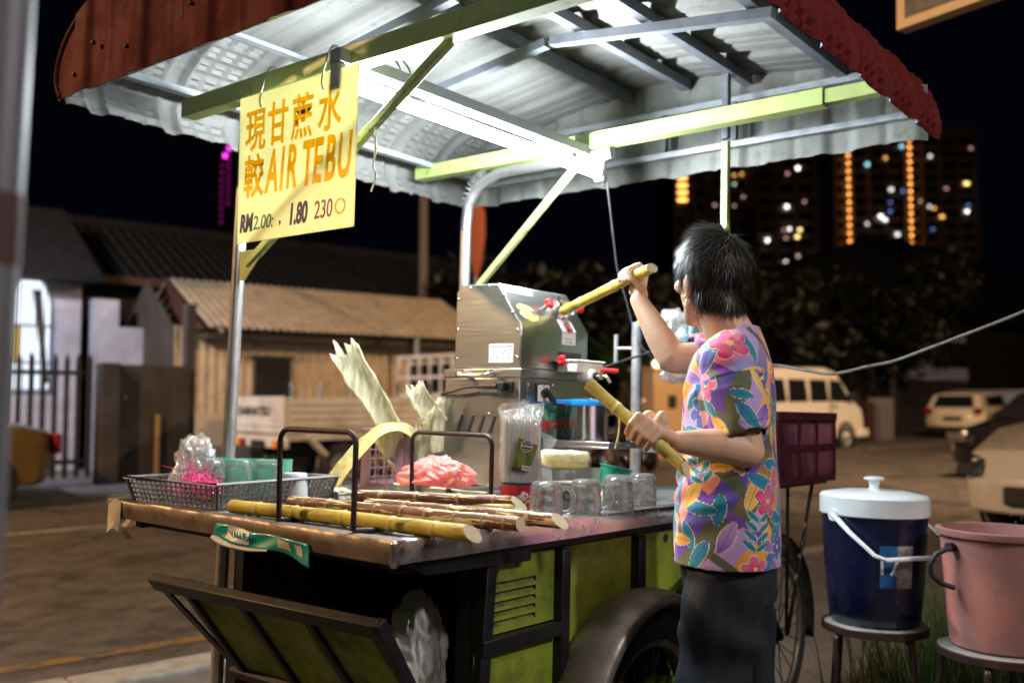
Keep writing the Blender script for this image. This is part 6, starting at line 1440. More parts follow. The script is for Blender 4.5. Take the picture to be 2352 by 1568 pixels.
for k in range(170):
    d = Vector(g.normal(0, 1, 3)).normalized(); d.z = abs(d.z)*.9 if k < 60 else d.z; q = RC+Vector((g.normal(0, .02), g.normal(0, .028), g.normal(0, .012)))
    l = .03+.03*g.random()+(.02 if k < 20 else 0); e = Vector(g.normal(0, .012, 3)); m.tube([q, q+d*l*.5+e, q+d*l], [.0012, .0011, .0006], 4)
tag(m.done('raffia_strands', pr, rf), kind='stuff'); crumple('raffia_core', RC-Vector((0, 0, .012)), (.045, .060, .028), pr, rf, 3, .5, 5, 40, 24)
cb = thing('clear_bag', 'crumpled clear plastic bag standing behind the pink raffia', 'plastic bag', (.165, .945, TZ+.01))
fl2 = M_film('crinkled_clear_film', (1, 1, 1), .42, .12, .20, .8, 60)
crumple('film', (.155, .930, TZ+.085), (.045, .048, .080), fl2, cb, 8, .8, 4, 90, 70, None, 'soft')
# crumbs of cane on the table
crm = M_('cane_crumbs', (.72, .62, .36), .8); tag(crm and None or None) if False else None
cr = MB(); g = np.random.default_rng(4)
for k in range(90):
    u, v = (.06+.5*g.random(), .15+.6*g.random()) if k < 60 else (.42+.1*g.random(), .62+.15*g.random()); a = g.random()*6; l = .004+.012*g.random()
    cr.bar((u, v, TZ+.003), (u+l*math.cos(a), v+l*math.sin(a), TZ+.003+.002*g.random()), .0022, .0015)
tag(cr.done('cane_crumbs', crm), 'pale shreds of crushed cane scattered on the steel table top', 'crumbs', None, 'stuff')
sl_ = thing('grey_trough', 'shallow grey steel trough beside the basket with cane scraps in it', 'trough', (.50, .88, TZ))
m = MB(); m.box((.46, .70, TZ+.001), (.70, .98, TZ+.003)); m.box((.46, .70, TZ+.0031), (.463, .98, TZ+.022)); m.box((.464, .977, TZ+.0031), (.70, .98, TZ+.030)); m.done('pan', alu, sl_)
crumple('scrap_heap', (.55, .82, TZ+.010), (.045, .05, .012), fibw, sl_, 9, .5, 7, 30, 16)
# things stowed in the box under the table
wb = thing('white_bag', 'crumpled white plastic bag hanging from the open cart box', 'plastic bag', (.33, .20, .5))
wfm = M_translucent('white_bag_film', (.80, .81, .88), .3, .5, .05, 18, bump=.2)
crumple('film', (.315, .245, .545), (.056, .070, .150), wfm, wb, 21, .55, 3.2, 110, 90, None, 'soft')
rb = thing('red_bucket', 'red plastic bucket inside the open cart box', 'bucket', (.47, .40, .18))
m = MB(); m.lathe([(0, .0), (.10, 0), (.13, .42), (.137, .422), (.137, .432), (.127, .430), (.098, .01)], 32, Matrix.Translation((.52, .50, .17))); m.done('bucket', MT['red_plastic'], rb, smooth=40)
# ================================================================ THE VENDOR
from mathutils import kdtree
person = thing('person', 'person with short black hair in a bright floral shirt feeding sugarcane into the press', 'person', (.865, -.272, 0))
skin = M_('skin', (.64, .40, .275), .46, 0, .10, 28, sss=.15, bump=.10, bscale=160)
TF = Vector((-.407, .913, 0)).normalized(); TR = Vector((TF.y, -TF.x, 0)); TC = Vector((.865, -.272, 0)); ZZ = Vector((0, 0, 1))
def remesh(mb, voxel, smooth_it=4, fac=.5):
    me = bpy.data.meshes.new('tmp'); me.from_pydata(mb.v, [], mb.f); o = bpy.data.objects.new('tmp', me); COL.objects.link(o)
    r = o.modifiers.new('r', 'REMESH'); r.mode = 'VOXEL'; r.voxel_size = voxel
    if smooth_it: s = o.modifiers.new('s', 'SMOOTH'); s.iterations = smooth_it; s.factor = fac
    out = bpy.data.meshes.new_from_object(o.evaluated_get(bpy.context.evaluated_depsgraph_get()))
    bpy.data.objects.remove(o); bpy.data.meshes.remove(me); return out
def cap(mb, p0, p1, r0, r1, n=14):
    """rounded tapered limb"""
    p0, p1 = Vector(p0), Vector(p1); d = (p1-p0).normalized(); path = []; R = []
    for a in (80, 60, 35, 10): path.append(p0-d*r0*math.sin(math.radians(a))); R.append(r0*math.cos(math.radians(a)))
    for k in range(1, 6): path.append(p0.lerp(p1, k/6)); R.append(r0+(r1-r0)*k/6)
    for a in (10, 35, 60, 80): path.append(p1+d*r1*math.sin(math.radians(a))); R.append(r1*math.cos(math.radians(a)))
    mb.tube(path, R, n)
def chain(mb, pts, rs, n=14):
    for i in range(len(pts)-1): cap(mb, pts[i], pts[i+1], rs[i], rs[i+1], n)
def hand(mb, G, c, w, n, cr, wrist, tuck=False):
    """a fist closed round a stick: G grip point on the axis, c along the stick (thumb side), w to the wrist, n to the back of the hand"""
    c = Vector(c).normalized(); w = Vector(w); w = (w-c*w.dot(c)).normalized(); n0 = c.cross(w).normalized(); n = n0 if n0.dot(Vector(n)) > 0 else -n0
    G = Vector(G); P_ = lambda a, b, d: G+c*a+n*b+w*d
    ln = (.92, 1.0, .97, .82); tips = []
    for k in range(4):
        a = .0285-.0185*k; L = ln[k]; q = cr+.0080
        K = P_(a*1.04, q+.004, -.004+.004*k*.5); PIP = P_(a, q*.62, -(q+.006)*L); DIP = P_(a*.97, -q*.72, -q*.86*L); TIP = P_(a*.95, -q*1.02, .010-.014*(1-L)-.002*k)
        cap(mb, wrist.lerp(K, .12)+n*.001, K, .0150, .0108, 12)
        chain(mb, [K, PIP, DIP, TIP], [.0105, .0088, .0080, .0068], 12); tips.append((TIP, (TIP-DIP).normalized()))
        mb.sphere(PIP, .0093, 10, 8)
    q = cr+.009
    B = P_(.026, q*.5, .052); J = P_(.043, -q*.10, .030); J2 = P_(.040, -q*.95, .010); T_ = P_(.030, -q*1.15, -.016)
    if tuck: B, J, J2, T_ = P_(.022, q*.25, .048), P_(.031, -q*.75, .030), P_(.027, -q*1.2, .008), P_(.018, -q*1.25, -.014)
    cap(mb, wrist.lerp(B, .5), B, .015, .0145, 12); chain(mb, [B, J, J2, T_], [.0145, .0110, .0094, .0072], 12)
    mb.sphere(P_(-.012, q+.002, .036), (.020, .016, .026), 12, 8); cap(mb, P_(-.030, q*.6, .034), P_(-.028, q*.8, .012), .012, .0105, 12)
    return tips, (T_, (T_-J2).normalized())
# joints
LS, LE, LW = TC-TR*.168+Vector((0, 0, 1.268))+TF*.004, Vector((.722, -.385, 1.066)), Vector((.586, -.288, 1.083))
RS, RE, RW = TC+TR*.155+Vector((0, 0, 1.292))+TF*.02, Vector((.896, -.090, 1.288)), Vector((.898, .014, 1.447))
LG = Vector((.518, -.239, 1.102)); lc = Vector((-.064, .202, .172)); RG = Vector((.904, .0415, 1.5105)); rc = Vector((-.335, -.575, .075))
fwv = Vector((.773, .631, .069)); HC = Vector((.822, -.240, 1.478))
mb = MB()
# head
HRT = Matrix.Rotation(math.radians(-27), 3, 'Z')
H = lambda x, y, z: HC+HRT @ Vector((x, y, z))
mb.sphere(H(0, -.006, .030), (.070, .080, .084), 24, 16); mb.sphere(H(0, .034, -.026), (.058, .054, .080), 20, 14)
cap(mb, H(-.046, .012, -.062), H(-.012, .066, -.096), .020, .018); cap(mb, H(.046, .012, -.062), H(.012, .066, -.096), .020, .018); mb.sphere(H(0, .068, -.098), (.020, .016, .016), 12, 8)
for s in (-1, 1):
    mb.sphere(H(s*.044, .052, -.016), (.022, .026, .020), 12, 8); mb.sphere(H(s*.030, .078, .020), (.020, .010, .009), 12, 8); mb.sphere(H(s*.030, .079, .004), (.014, .010, .009), 12, 8)
    mb.sphere(H(s*.069, -.004, -.016), (.008, .015, .027), 12, 10); mb.sphere(H(s*.073, -.012, -.008), (.006, .011, .018), 10, 8); mb.sphere(H(s*.067, .000, -.042), (.007, .009, .010), 10, 8)
cap(mb, H(0, .084, .012), H(0, .102, -.028), .008, .011); mb.sphere(H(-.010, .092, -.032), .009, 8, 6); mb.sphere(H(.010, .092, -.032), .009, 8, 6)
mb.sphere(H(0, .083, -.058), (.022, .010, .006), 12, 8); mb.sphere(H(0, .081, -.069), (.019, .010, .007), 12, 8)
# neck, shoulders, torso
NB = Vector((.860, -.284, 1.318))
cap(mb, H(0, -.010, -.050), NB, .050, .063, 18); cap(mb, NB-ZZ*.01, LS+Vector((0, 0, -.004))+TR*.05, .056, .040); cap(mb, NB-ZZ*.01, RS-TR*.05, .056, .040)
cap(mb, H(-.02, -.022, -.055), NB-TF*.02, .030, .038); cap(mb, H(.024, -.022, -.055), NB-TF*.02, .030, .038)
def ringpt(z, a, b, off=0, pw=2.4):
    o = TC+TF*off+Vector((0, 0, z)); return [o+TF*(a*math.copysign(abs(math.cos(t))**(2/pw), math.cos(t)))+TR*(b*math.copysign(abs(math.sin(t))**(2/pw), math.sin(t))) for t in np.linspace(0, 2*PI, 40, endpoint=False)]
def loft(mb, rings):
    n = len(rings[0]); base = [p for r in rings for p in r]; fs = [(i*n+(j+1) % n, i*n+j, (i+1)*n+j, (i+1)*n+(j+1) % n) for i in range(len(rings)-1) for j in range(n)]
    fs += [tuple(range(n)), tuple(range(len(rings)*n-1, (len(rings)-1)*n-1, -1))]; mb.add(base, fs)
loft(mb, [ringpt(z, a-.014, b-.014, o) for z, a, b, o in ((.78, .10, .16, 0), (.95, .105, .165, 0), (1.1, .10, .165, 0), (1.22, .097, .165, 0), (1.285, .085, .15, 0), (1.315, .06, .10, -.01))])
# arms
chain(mb, [LS, LS.lerp(LE, .5)+TF*-.004, LE], [.050, .043, .040], 18); LM = LE.lerp(LW, .38)+Vector((0, 0, .004)); chain(mb, [LE, LM, LW], [.0405, .0405, .0245], 18)
chain(mb, [RS, RS.lerp(RE, .5), RE], [.050, .044, .039], 18); RM = RE.lerp(RW, .36); chain(mb, [RE, RM, RW], [.039, .0375, .0235], 18)
tl_, tt_ = hand(mb, LG, lc, LW-LG, -fwv, .0155, LW+(LG-LW)*.05, True)
tr2, tt2 = hand(mb, RG, rc, RW-RG, fwv, .0150, RW)
# legs
legs = []
for s, kx, fx in ((-1, Vector((.800, -.262, .45)), Vector((.785, -.275, .06))), (1, Vector((1.000, -.250, .45)), Vector((1.005, -.290, .06)))):
    hp = TC+TR*(s*.085)+Vector((0, 0, .80)); legs.append((hp, kx, fx)); chain(mb, [hp, kx, fx], [.070, .052, .036], 16)
me = remesh(mb, .0034, 5, .5)
me.materials.append(skin); me.polygons.foreach_set('use_smooth', [True]*len(me.polygons)); me.transform(WM[person.name].inverted()); link('body', me, person)
nail = M_('finger_nail', (.70, .46, .38), .3, 0, .04, 40)
for tp_, d in tl_+tr2+[tt_, tt2]:
    pass
# shirt -----------------------------------------------------------------
mb = MB()
loft(mb, [ringpt(z, a, b, o) for z, a, b, o in ((.792, .126, .190, .004), (.80, .127, .191, .004), (.88, .126, .188, .004), (.96, .122, .182, .004), (1.04, .115, .178, .003), (1.12, .112, .180, .002), (1.20, .110, .186, 0), (1.26, .101, .182, -.002), (1.30, .086, .160, -.006), (1.335, .068, .115, -.012), (1.362, .055, .080, -.016))])
LCU = LS.lerp(LE, .80); RCU = RS.lerp(RE, .62)
cap(mb, LS+TR*.02, LS.lerp(LE, .35), .066, .068, 20); mb.tube([LS.lerp(LE, .3), LCU], [.068, .070], 24)
cap(mb, RS-TR*.02, RS.lerp(RE, .3), .066, .064, 20); mb.tube([RS.lerp(RE, .25), RCU], [.064, .062], 24)
cap(mb, NB+TR*-.05-ZZ*.012, LS+Vector((0, 0, .004)), .052, .060); cap(mb, NB+TR*.05-ZZ*.012, RS, .052, .060)
me = remesh(mb, .0025, 12, .5)
nV = len(me.vertices); co = np.empty(nV*3); me.vertices.foreach_get('co', co); co = co.reshape(-1, 3); no = np.empty(nV*3); me.vertices.foreach_get('normal', no); no = no.reshape(-1, 3)
F_, R_ = np.array(TF), np.array(TR); rel = co-np.array(TC); f_, r_ = rel@F_, rel@R_; z = co[:, 2]
def axis_d(a, b):
    a, b = np.array(a), np.array(b); d = b-a; L = np.linalg.norm(d); d /= L; t = (co-a)@d; q = co-a-np.outer(t, d); return t, np.linalg.norm(q, axis=1), q, d, L
tL, dL, qL, aL, LL_ = axis_d(LS, LE); tR, dR, qR, aR, LR_ = axis_d(RS, RE)
isL = (dL < .083) & (tL > .035) & (r_ < -.11) & (tL < LL_*.80+.014); isR = (dR < .085) & (tR > .03) & ~isL & ((f_ > .06) | (r_ > .13)) & (z > 1.19)
phi = np.arctan2(r_, f_)
X = phi*.155; Z_ = z.copy()
def sleeve_xy(q, a, t, off):
    a = np.array(a); e1 = np.cross(a, [0, 0, 1.]); e1 /= np.linalg.norm(e1); e2 = np.cross(a, e1); an = np.arctan2(q@e2, q@e1); return an*.066+off, 1.2-t
xs, zs_ = sleeve_xy(qL, aL, tL, 3.); X = np.where(isL, xs, X); Z_ = np.where(isL, zs_, Z_)
xs, zs_ = sleeve_xy(qR, aR, tR, 5.); X = np.where(isR, xs, X); Z_ = np.where(isR, zs_, Z_)
# folds
pn = np.array([mnoise.noise(Vector((p[0]*7, p[1]*7, p[2]*9))) for p in co[::1]])
w_ = .0028*pn
wa = np.exp(-((z-1.0)/.075)**2)*(~isL)*(~isR); u_ = z*1.0+X*.42+.02*pn
w_ += wa*.0052*np.sin(u_*118+2.2*pn)*np.clip(.45+f_*4, .1, 1)
w_ += (~isL)*(~isR)*.0034*np.sin(X*46+z*17+3*pn)*np.exp(-((z-.86)/.10)**2)
w_ += isL*.0042*np.sin(X*70+Z_*28+2*pn)*np.clip((tL-.05)/.08, 0, 1)+isR*.0045*np.sin(X*80+2*pn+Z_*60)
w_ += (~isL)*(~isR)*.0042*np.sin((X+z)*52+3*pn)*np.exp(-((z-1.2)/.07)**2)*(np.abs(r_) > .07)
co2 = co+no*w_[:, None]
# printed pattern -------------------------------------------------------
PAL = dict(lav=(.44, .30, .62), blu=(.008, .17, .44), ora=(.78, .27, .012), yel=(.82, .62, .16), pin=(.74, .18, .32), cor=(.80, .30, .22), oli=(.085, .10, .052), tea=(.0, .24, .30), mag=(.62, .015, .15), vio=(.14, .035, .40), cre=(.80, .76, .58))
A = {k: np.array(v) for k, v in PAL.items()}
def fbm(s, o): 
    return np.sin(X*s*1.0+o)+.6*np.sin(Z_*s*1.3+o*2.1+X*s*.4)+.4*np.sin((X-Z_)*s*2.1+o*.7)
seq = ['lav', 'blu', 'ora', 'lav', 'oli', 'vio', 'cor', 'blu', 'lav', 'pin', 'ora', 'lav', 'blu', 'yel', 'lav', 'oli', 'blu', 'pin', 'lav', 'ora', 'tea']
tq = (X*.86+Z_*.56+.011*fbm(17, .4))/.046+40; bi = np.floor(tq).astype(int); fr_ = tq-bi
c0 = np.array([A[seq[i % len(seq)]] for i in range(-10, 300)]); nxt = np.array([A[seq[(i*5+3) % len(seq)]] for i in range(-10, 300)])
gm_ = np.clip(.5+.5*np.sin(Z_*24+bi*1.7)-.35, 0, 1)[:, None]; col = c0[np.clip(bi+10, 0, 309)]*(1-gm_*.6)+nxt[np.clip(bi+10, 0, 309)]*gm_*.6
tq2 = (X*.70-Z_*.72+.009*fbm(23, 2.))/.075+30; b2 = np.floor(tq2).astype(int); f2_ = tq2-b2; msk = (f2_ < .24) & ((b2 % 2) == 0); col[msk] = A['oli']; msk = (f2_ > .80) & ((b2 % 3) == 0); col[msk] = A['vio']
g = np.random.default_rng(33)
def shapes(cx, cz, kind, ang, size, ca, cb, cc):
    dx, dz = X-cx, Z_-cz; near = (np.abs(dx) < size*1.35) & (np.abs(dz) < size*1.35)
    if not near.any(): return
    i = np.nonzero(near)[0]; x, y = dx[i]*math.cos(ang)+dz[i]*math.sin(ang), -dx[i]*math.sin(ang)+dz[i]*math.cos(ang)
    if kind == 'leaf':
        u = x/size; e = np.abs(y)/(size*.36*np.clip(1-u*u, 0, 1)**.75+1e-6); ins = (e < 1) & (np.abs(u) < 1); edge = (e < 1.0+.0015/(size*.34)) & (np.abs(u) < 1.05) & ~ins
        k = np.clip(.5+.5*u, 0, 1)[:, None]; cI = ca*(1-k)+cb*k; col[i[edge]] = .9*A['cre']; col[i[ins]] = cI[ins]; rib_ = ins & (np.abs(y) < .0012); col[i[rib_]] = cI[rib_]*.6
    else:
        rr = np.hypot(x, y); th = np.arctan2(y, x); m_ = np.abs(np.cos(2.5*th))**.55; R0 = size*(.30+.70*m_); ins = rr < R0; edge = (rr < R0+.0020) & ~ins & (rr < size*1.1)
        k = np.clip(rr/size, 0, 1)[:, None]; cI = ca*(1-k)+cb*k; col[i[edge]] = .92*A['cre']; col[i[ins]] = cI[ins]; st = ins & (np.abs(np.sin(2.5*th)) > .93); col[i[st]] = cI[st]*.72; ce = rr < size*.16; col[i[ce]] = cc
def scatter(x0, x1, z0, z1, step, kind):
    for xx in np.arange(x0, x1, step):
        for zz in np.arange(z0, z1, step):
            cx, cz = xx+g.normal(0, step*.28), zz+g.normal(0, step*.28); an = g.random()*6.28
            if kind == 'leaf':
                c1, c2 = [('tea', 'blu'), ('tea', 'blu'), ('vio', 'lav'), ('blu', 'tea'), ('ora', 'yel'), ('vio', 'blu'), ('yel', 'ora')][g.integers(7)]; shapes(cx, cz, 'leaf', an, step*(.42+.25*g.random()), A[c1], A[c2], None)
            else:
                c1, c2, c3 = [('mag', 'pin', 'yel'), ('yel', 'ora', 'vio'), ('pin', 'mag', 'yel'), ('mag', 'pin', 'cre'), ('vio', 'lav', 'ora'), ('mag', 'pin', 'yel'), ('vio', 'blu', 'yel')][g.integers(7)]; shapes(cx, cz, 'flower', an, step*(.22+.09*g.random()), A[c1], A[c2], A[c3])
for (x0, x1, z0, z1) in ((-.50, .50, .78, 1.37), (2.78, 3.24, .98, 1.24), (4.78, 5.24, .98, 1.24)):
    scatter(x0, x1, z0, z1, .066, 'leaf'); scatter(x0, x1, z0, z1, .125, 'flower')
def spray(cx, cz, ang, n, sz, cname):
    """a twig with paired leaves"""
    for k in range(n):
        for s in (-1, 1):
            px, pz = cx+math.cos(ang)*k*sz*.9, cz+math.sin(ang)*k*sz*.9; a2 = ang+s*.9; shapes(px+math.cos(a2)*sz*.75, pz+math.sin(a2)*sz*.75, 'leaf', a2, sz*.72, A[cname], A['tea'], None)
for cx, cz, a_, c_ in ((-.20, .99, 1.2, 'tea'), (-.46, .83, 1.4, 'blu'), (-.40, 1.10, 1.5, 'tea'), (.05, .88, 1.0, 'tea'), (-.30, .84, 1.7, 'tea')): spray(cx, cz, a_, 4, .024, c_)
neck_h = 1.337-.055*np.clip(f_/.09, -1, 1)
rim = (np.abs(z-neck_h) < .010) & (np.hypot(f_+.012, r_) < .12); col[rim] = A['lav']*1.05
cufL = isL & (np.abs(tL-LL_*.80+.018) < .0014); col[cufL] *= .6
kill = (z > neck_h+.004) & (np.hypot(f_+.012, r_) < .115)
kill |= isL & (tL > LL_*.80-.004) & (tL < LL_*.80+.016) & (dL < .064); kill |= (dR < .052) & (tR > LR_*.62-.004) & (tR < LR_*.62+.02)
kill |= (z < .797) & (np.abs(no[:, 2]) > .8)
me.vertices.foreach_set('co', co2.ravel()); set_attr(me, 'print', np.clip(col, 0, 1))
bmx = bmesh.new(); bmx.from_mesh(me); bmx.verts.ensure_lookup_table(); bmesh.ops.delete(bmx, geom=[bmx.verts[i] for i in np.nonzero(kill)[0]], context='VERTS'); bmx.to_mesh(me); bmx.free()
me.materials.clear(); me.materials.append(M_attr('floral_print_cotton', 'print', .72, .12, 700)); me.polygons.foreach_set('use_smooth', [True]*len(me.polygons)); me.transform(WM[person.name].inverted()); so = link('floral_shirt', me, person)
d = so.modifiers.new('solid', 'SOLIDIFY'); d.thickness = .0016; d.offset = -1
# trousers, shoes
mb = MB(); loft(mb, [ringpt(z_, a, b, o) for z_, a, b, o in ((.70, .108, .168, .0), (.78, .110, .172, .0), (.90, .104, .166, 0), (.95, .10, .16, 0))])
for hp, kx, fx in legs: chain(mb, [hp-ZZ*.04, kx, fx+ZZ*.03], [.098, .086, .078], 20)
me = remesh(mb, .007, 6, .5); n_ = len(me.vertices); co = np.empty(n_*3); me.vertices.foreach_get('co', co); co = co.reshape(-1, 3); no = np.empty(n_*3); me.vertices.foreach_get('normal', no); no = no.reshape(-1, 3)
w_ = np.array([.016*mnoise.noise(Vector((p[0]*9, p[1]*9, p[2]*3)))+.011*mnoise.noise(Vector((p[0]*22, p[1]*22, p[2]*7)))+.008*math.sin(p[2]*34+p[0]*30+4*mnoise.noise(Vector((p[0]*5, p[1]*5, p[2]*5))))*max(0, 1-abs(p[2]-.62)/.3) for p in co]); me.vertices.foreach_set('co', (co+no*w_[:, None]).ravel())
me.materials.append(M_('dark_navy_trousers', (.006, .010, .018), .8, 0, .2, 60, bump=.1, bscale=500)); me.polygons.foreach_set('use_smooth', [True]*len(me.polygons)); me.transform(WM[person.name].inverted()); link('dark_trousers', me, person)
for hp, kx, fx in legs:
    m = MB(); m.sphere(fx+TF*.05-ZZ*.03, (.05, .05, .035), 14, 8); cap(m, fx-ZZ*.03-TF*.03, fx-ZZ*.035+TF*.12, .040, .034); m.done('shoe', MT['black_plastic'], person, smooth=180)
# hair ------------------------------------------------------------------
hairm = M_('black_hair', (.012, .010, .010), .46, 0, .5, 90, spec=.32); greyh = M_('grey_hair_strands', (.10, .095, .095), .4, 0, .4, 90)
def low(az):      # az from the back (0) to the front (pi): lowest height of the hair
    a = abs(az)
    return float(np.interp(a, [0, .6, 1.0, 1.32, 1.50, 1.62, 1.85, 2.05, 2.3, 3.15], [-.078, -.077, -.074, -.058, -.006, -.016, -.055, .0, .035, .042]))
def scalp(d):
    """point on the hair cap in direction d"""
    return Vector((d.x*.0755, d.y*.0845, d.z*.0885))+Vector((0, -.006, .030))
m = MB()
def hs(z): return math.sqrt(max(0, 1-((z-.030)/.0885)**2)) if z > -.02 else .825-.07*(-.02-z)/.10
def hsurf(az, z):
    k = hs(z); d = max(0, -.04-z)/.11
    return Vector((.0755*k*math.sin(az)+.046*d, -.0845*k*math.cos(az)-.006-.020*d, z))
def hcap(a, b):
    az = 2*PI*a-PI; zm = low(az); z = zm+(.1184-zm)*(1-(1-b)**1.7); p = hsurf(az, z); k = 1+.04*mnoise.noise(p*40)
    return H(p.x*k, p.y*k, z)
m.grid(hcap, 72, 26, wu=True); m.done('hair_cap', M_('dark_scalp', (.010, .009, .009), .8, 0, .4, 60), person, smooth=180)
g = np.random.default_rng(17); MBs = [MB(), MB()]; CR = Vector((.014, -.055, .098))           # whorl near the crown
n_st = 0
while n_st < 9500:
    az = g.random()*2*PI-PI; z = .1183-(.1183+.125)*g.random()**(1.0 if n_st % 3 else 2.2)
    if z < low(az)+.003+.018*g.random()**2: continue
    p = hsurf(az, z); n_st += 1; q0 = hsurf(az+.02, z)-hsurf(az-.02, z); q1 = hsurf(az, min(.1184, z+.002))-hsurf(az, z-.002); nrm = q0.cross(q1)
    nrm = nrm.normalized() if nrm.length > 1e-9 else Vector((0, 0, 1))
    if nrm.dot(p) < 0: nrm = -nrm
    fl = p-CR; fl = fl-nrm*fl.dot(nrm); fl = fl.normalized() if fl.length > 1e-4 else Vector((0, 1, 0)); dist = (p-CR).length
    fl = (fl+Vector((g.normal(0, .32), g.normal(0, .32), g.normal(0, .22)))+Vector((.12, .05, -.6 if p.z < .06 else 0))).normalized(); fl = (fl-nrm*fl.dot(nrm)).normalized()
    L = (.036+.030*g.random())*(1.15 if dist < .06 else (.7 if p.z < -.05 else 1)); lift = .06+.15*g.random()+(.40*g.random() if dist < .055 else 0)+(.25 if g.random() < .04 else 0)
    pts = []; q = p.copy(); dv = (fl+nrm*lift).normalized()
    for k in range(5):
        pts.append(q.copy()); q = q+dv*(L/4); dv = (dv-nrm*.16+Vector((g.normal(0, .13), g.normal(0, .13), -.04+g.normal(0, .08)))).normalized()
    sd_ = dv.cross(nrm).normalized(); wd = .0009+.0008*g.random(); vs = []
    for k, pt in enumerate(pts):
        w2 = wd*(1-.85*k/4); vs += [H(*(pt-sd_*w2)), H(*(pt+sd_*w2))]
    MBs[1 if (g.random() < .06+.18*(dist < .06)) else 0].add(vs, [(2*k, 2*k+1, 2*k+3, 2*k+2) for k in range(4)])
tag(MBs[0].done('hair_strands', hairm, person, smooth=180), kind='stuff'); tag(MBs[1].done('grey_hair_strands', greyh, person, smooth=180), kind='stuff')
m = MB(); m.tube([H(-.074, .002, -.052)+Vector((0, .006*math.cos(a), .006*math.sin(a))) for a in np.linspace(0, 2*PI, 14, endpoint=False)], .0012, 6, closed=True); m.done('gold_earring', M_('gold', (.8, .55, .15), .25, 1.), person, smooth=180)
# the stick in her lower hand
cane('peeled yellow sugarcane held low in her left hand', (.4795, -.1175, 1.206), (.546, -.327, 1.028), .0148, 'p', [.085, .205], 0, .2, .9, 'sugarcane sticks in her hands')
m = MB(); m.tube(smooth_path([(.502, -.18, 1.148), (.506, -.182, 1.12), (.504, -.180, 1.09), (.499, -.176, 1.065)], 4), .0024, 5); hg = m.done('hanging_fibre', fibw, bpy.data.objects['sugarcane_stick.006'], smooth=60) if 'sugarcane_stick.006' in bpy.data.objects else None
# ================================================================ CRATE, COOLER, STOOLS, BUCKET
mar = M_('maroon_plastic', (.055, .007, .018), .42, 0, .12, 14, coat=.15)
cr = thing('maroon_crate', 'maroon slotted plastic crate on the bicycle carrier behind the vendor', 'crate', (2.0, .16, .905))
def slat_wall(c0, c1, z0, z1, par, mat, n, th=.008):
    c0, c1 = Vector(c0), Vector(c1); L = (c1-c0).length; e = (c1-c0)/L; nr = Vector((-e.y, e.x, 0)); M = axes(c0, e, (0, 0, 1), nr); m = MB()
    m.box((0, z1-.030, -.009), (L, z1, .009), M); m.box((0, z0, -th/2), (L, z0+.025, th/2), M)
    for a in (0, .33, .66, 1): x = (L-.03)*a; m.box((x, z0+.025, -th*.6), (x+.03, z1-.03, th*.6), M)
    zm = (z0+z1)/2; m.box((.03, zm-.012, -th/2), (L-.03, zm+.012, th/2), M)
    for k in range(n):
        x = .03+(L-.06)*(k+.5)/n; m.box((x-.0036, z0+.025, -th*.4), (x+.0036, z1-.03, th*.4), M)
    m.done('slatted_side', mat, par)
q = [(1.745, -.005, 0), (2.275, -.005, 0), (2.275, .335, 0), (1.745, .335, 0)]
for k in range(4): slat_wall(q[k], q[(k+1) % 4], .907, 1.158, cr, mar, 22 if k % 2 == 0 else 14)
m = MB(); m.box((1.75, 0, .907), (2.27, .33, .915)); m.done('floor', mar, cr)

KD = Vector((-.949, -.317, 0)); KR = Vector((.317, -.949, 0)).normalized()
def stool(label, c, z, r, first=None):
    if first is not None: return place_copy(first, (c[0], c[1], 0), .5, label)
    s = thing('round_stool', label, 'stool', (c[0], c[1], 0), 0, 'round metal stools'); M = WM[s.name]
    brn = M_('brown_stool_paint', (.055, .024, .022), .45, .3, .2, 20, dirt=(.02, .01, .01), dirt_amt=.6, dscale=10); pale = M_('worn_stool_rim', (.30, .29, .28), .45, .3, .25, 16)
    m = MB(); m.lathe([(0, z-.012), (r-.008, z-.012), (r-.003, z-.003), (r-.010, z), (0, z-.002)], 36, M); m.done('seat', pale, s, smooth=40)
    m = MB(); m.lathe([(r-.004, z-.028), (r, z-.026), (r, z-.006), (r-.003, z-.003), (r-.008, z-.013), (r-.004, z-.028)], 36, M); m.done('seat_rim', brn, s, smooth=40)
    for k in range(4):
        a = PI/4+k*PI/2+.3; c_, s_ = math.cos(a), math.sin(a); m = MB(); m.tube([M @ Vector(p) for p in smooth_path([(c_*(r-.06), s_*(r-.06), z-.022), (c_*(r-.012), s_*(r-.012), z-.04), (c_*(r-.004), s_*(r-.004), z-.10), (c_*(r+.03), s_*(r+.03), 0)], 4)], .010, 10); m.done('leg', brn, s, smooth=60)
    m = MB(); m.tube([M @ Vector(((r+.008)*math.cos(t), (r+.008)*math.sin(t), z*.42)) for t in np.linspace(0, 2*PI, 28, endpoint=False)], .006, 6, closed=True); m.done('foot_ring', brn, s)
    return s
CC, BC = Vector((1.775, -.318, 0)), Vector((1.748, -.682, 0))
s1 = stool('round brown metal stool under the dark blue cooler', CC, .513, .158); stool('round brown metal stool under the pink bucket', BC, .5, .17, s1).scale = (1.07, 1.07, .975)
ck = thing('blue_cooler', 'dark blue round water cooler with white lid and white handle on a stool', 'cooler', (CC.x, CC.y, .514))
navy_ = M_('dark_navy_plastic', (.0035, .0055, .032), .28, 0, .12, 12, coat=.3); wlid = M_('cooler_white_plastic', (.62, .67, .70), .32, 0, .05, 12, coat=.2, dirt=(.3, .3, .28), dirt_amt=.4, dscale=9, dlow=.58)
KM = Matrix.Translation((CC.x, CC.y, .514))
m = MB(); m.lathe([(0, 0), (.128, 0), (.134, .006), (.146, .12), (.154, .26), (.157, .342), (0, .342)], 48, KM); m.done('body', navy_, ck, smooth=40)
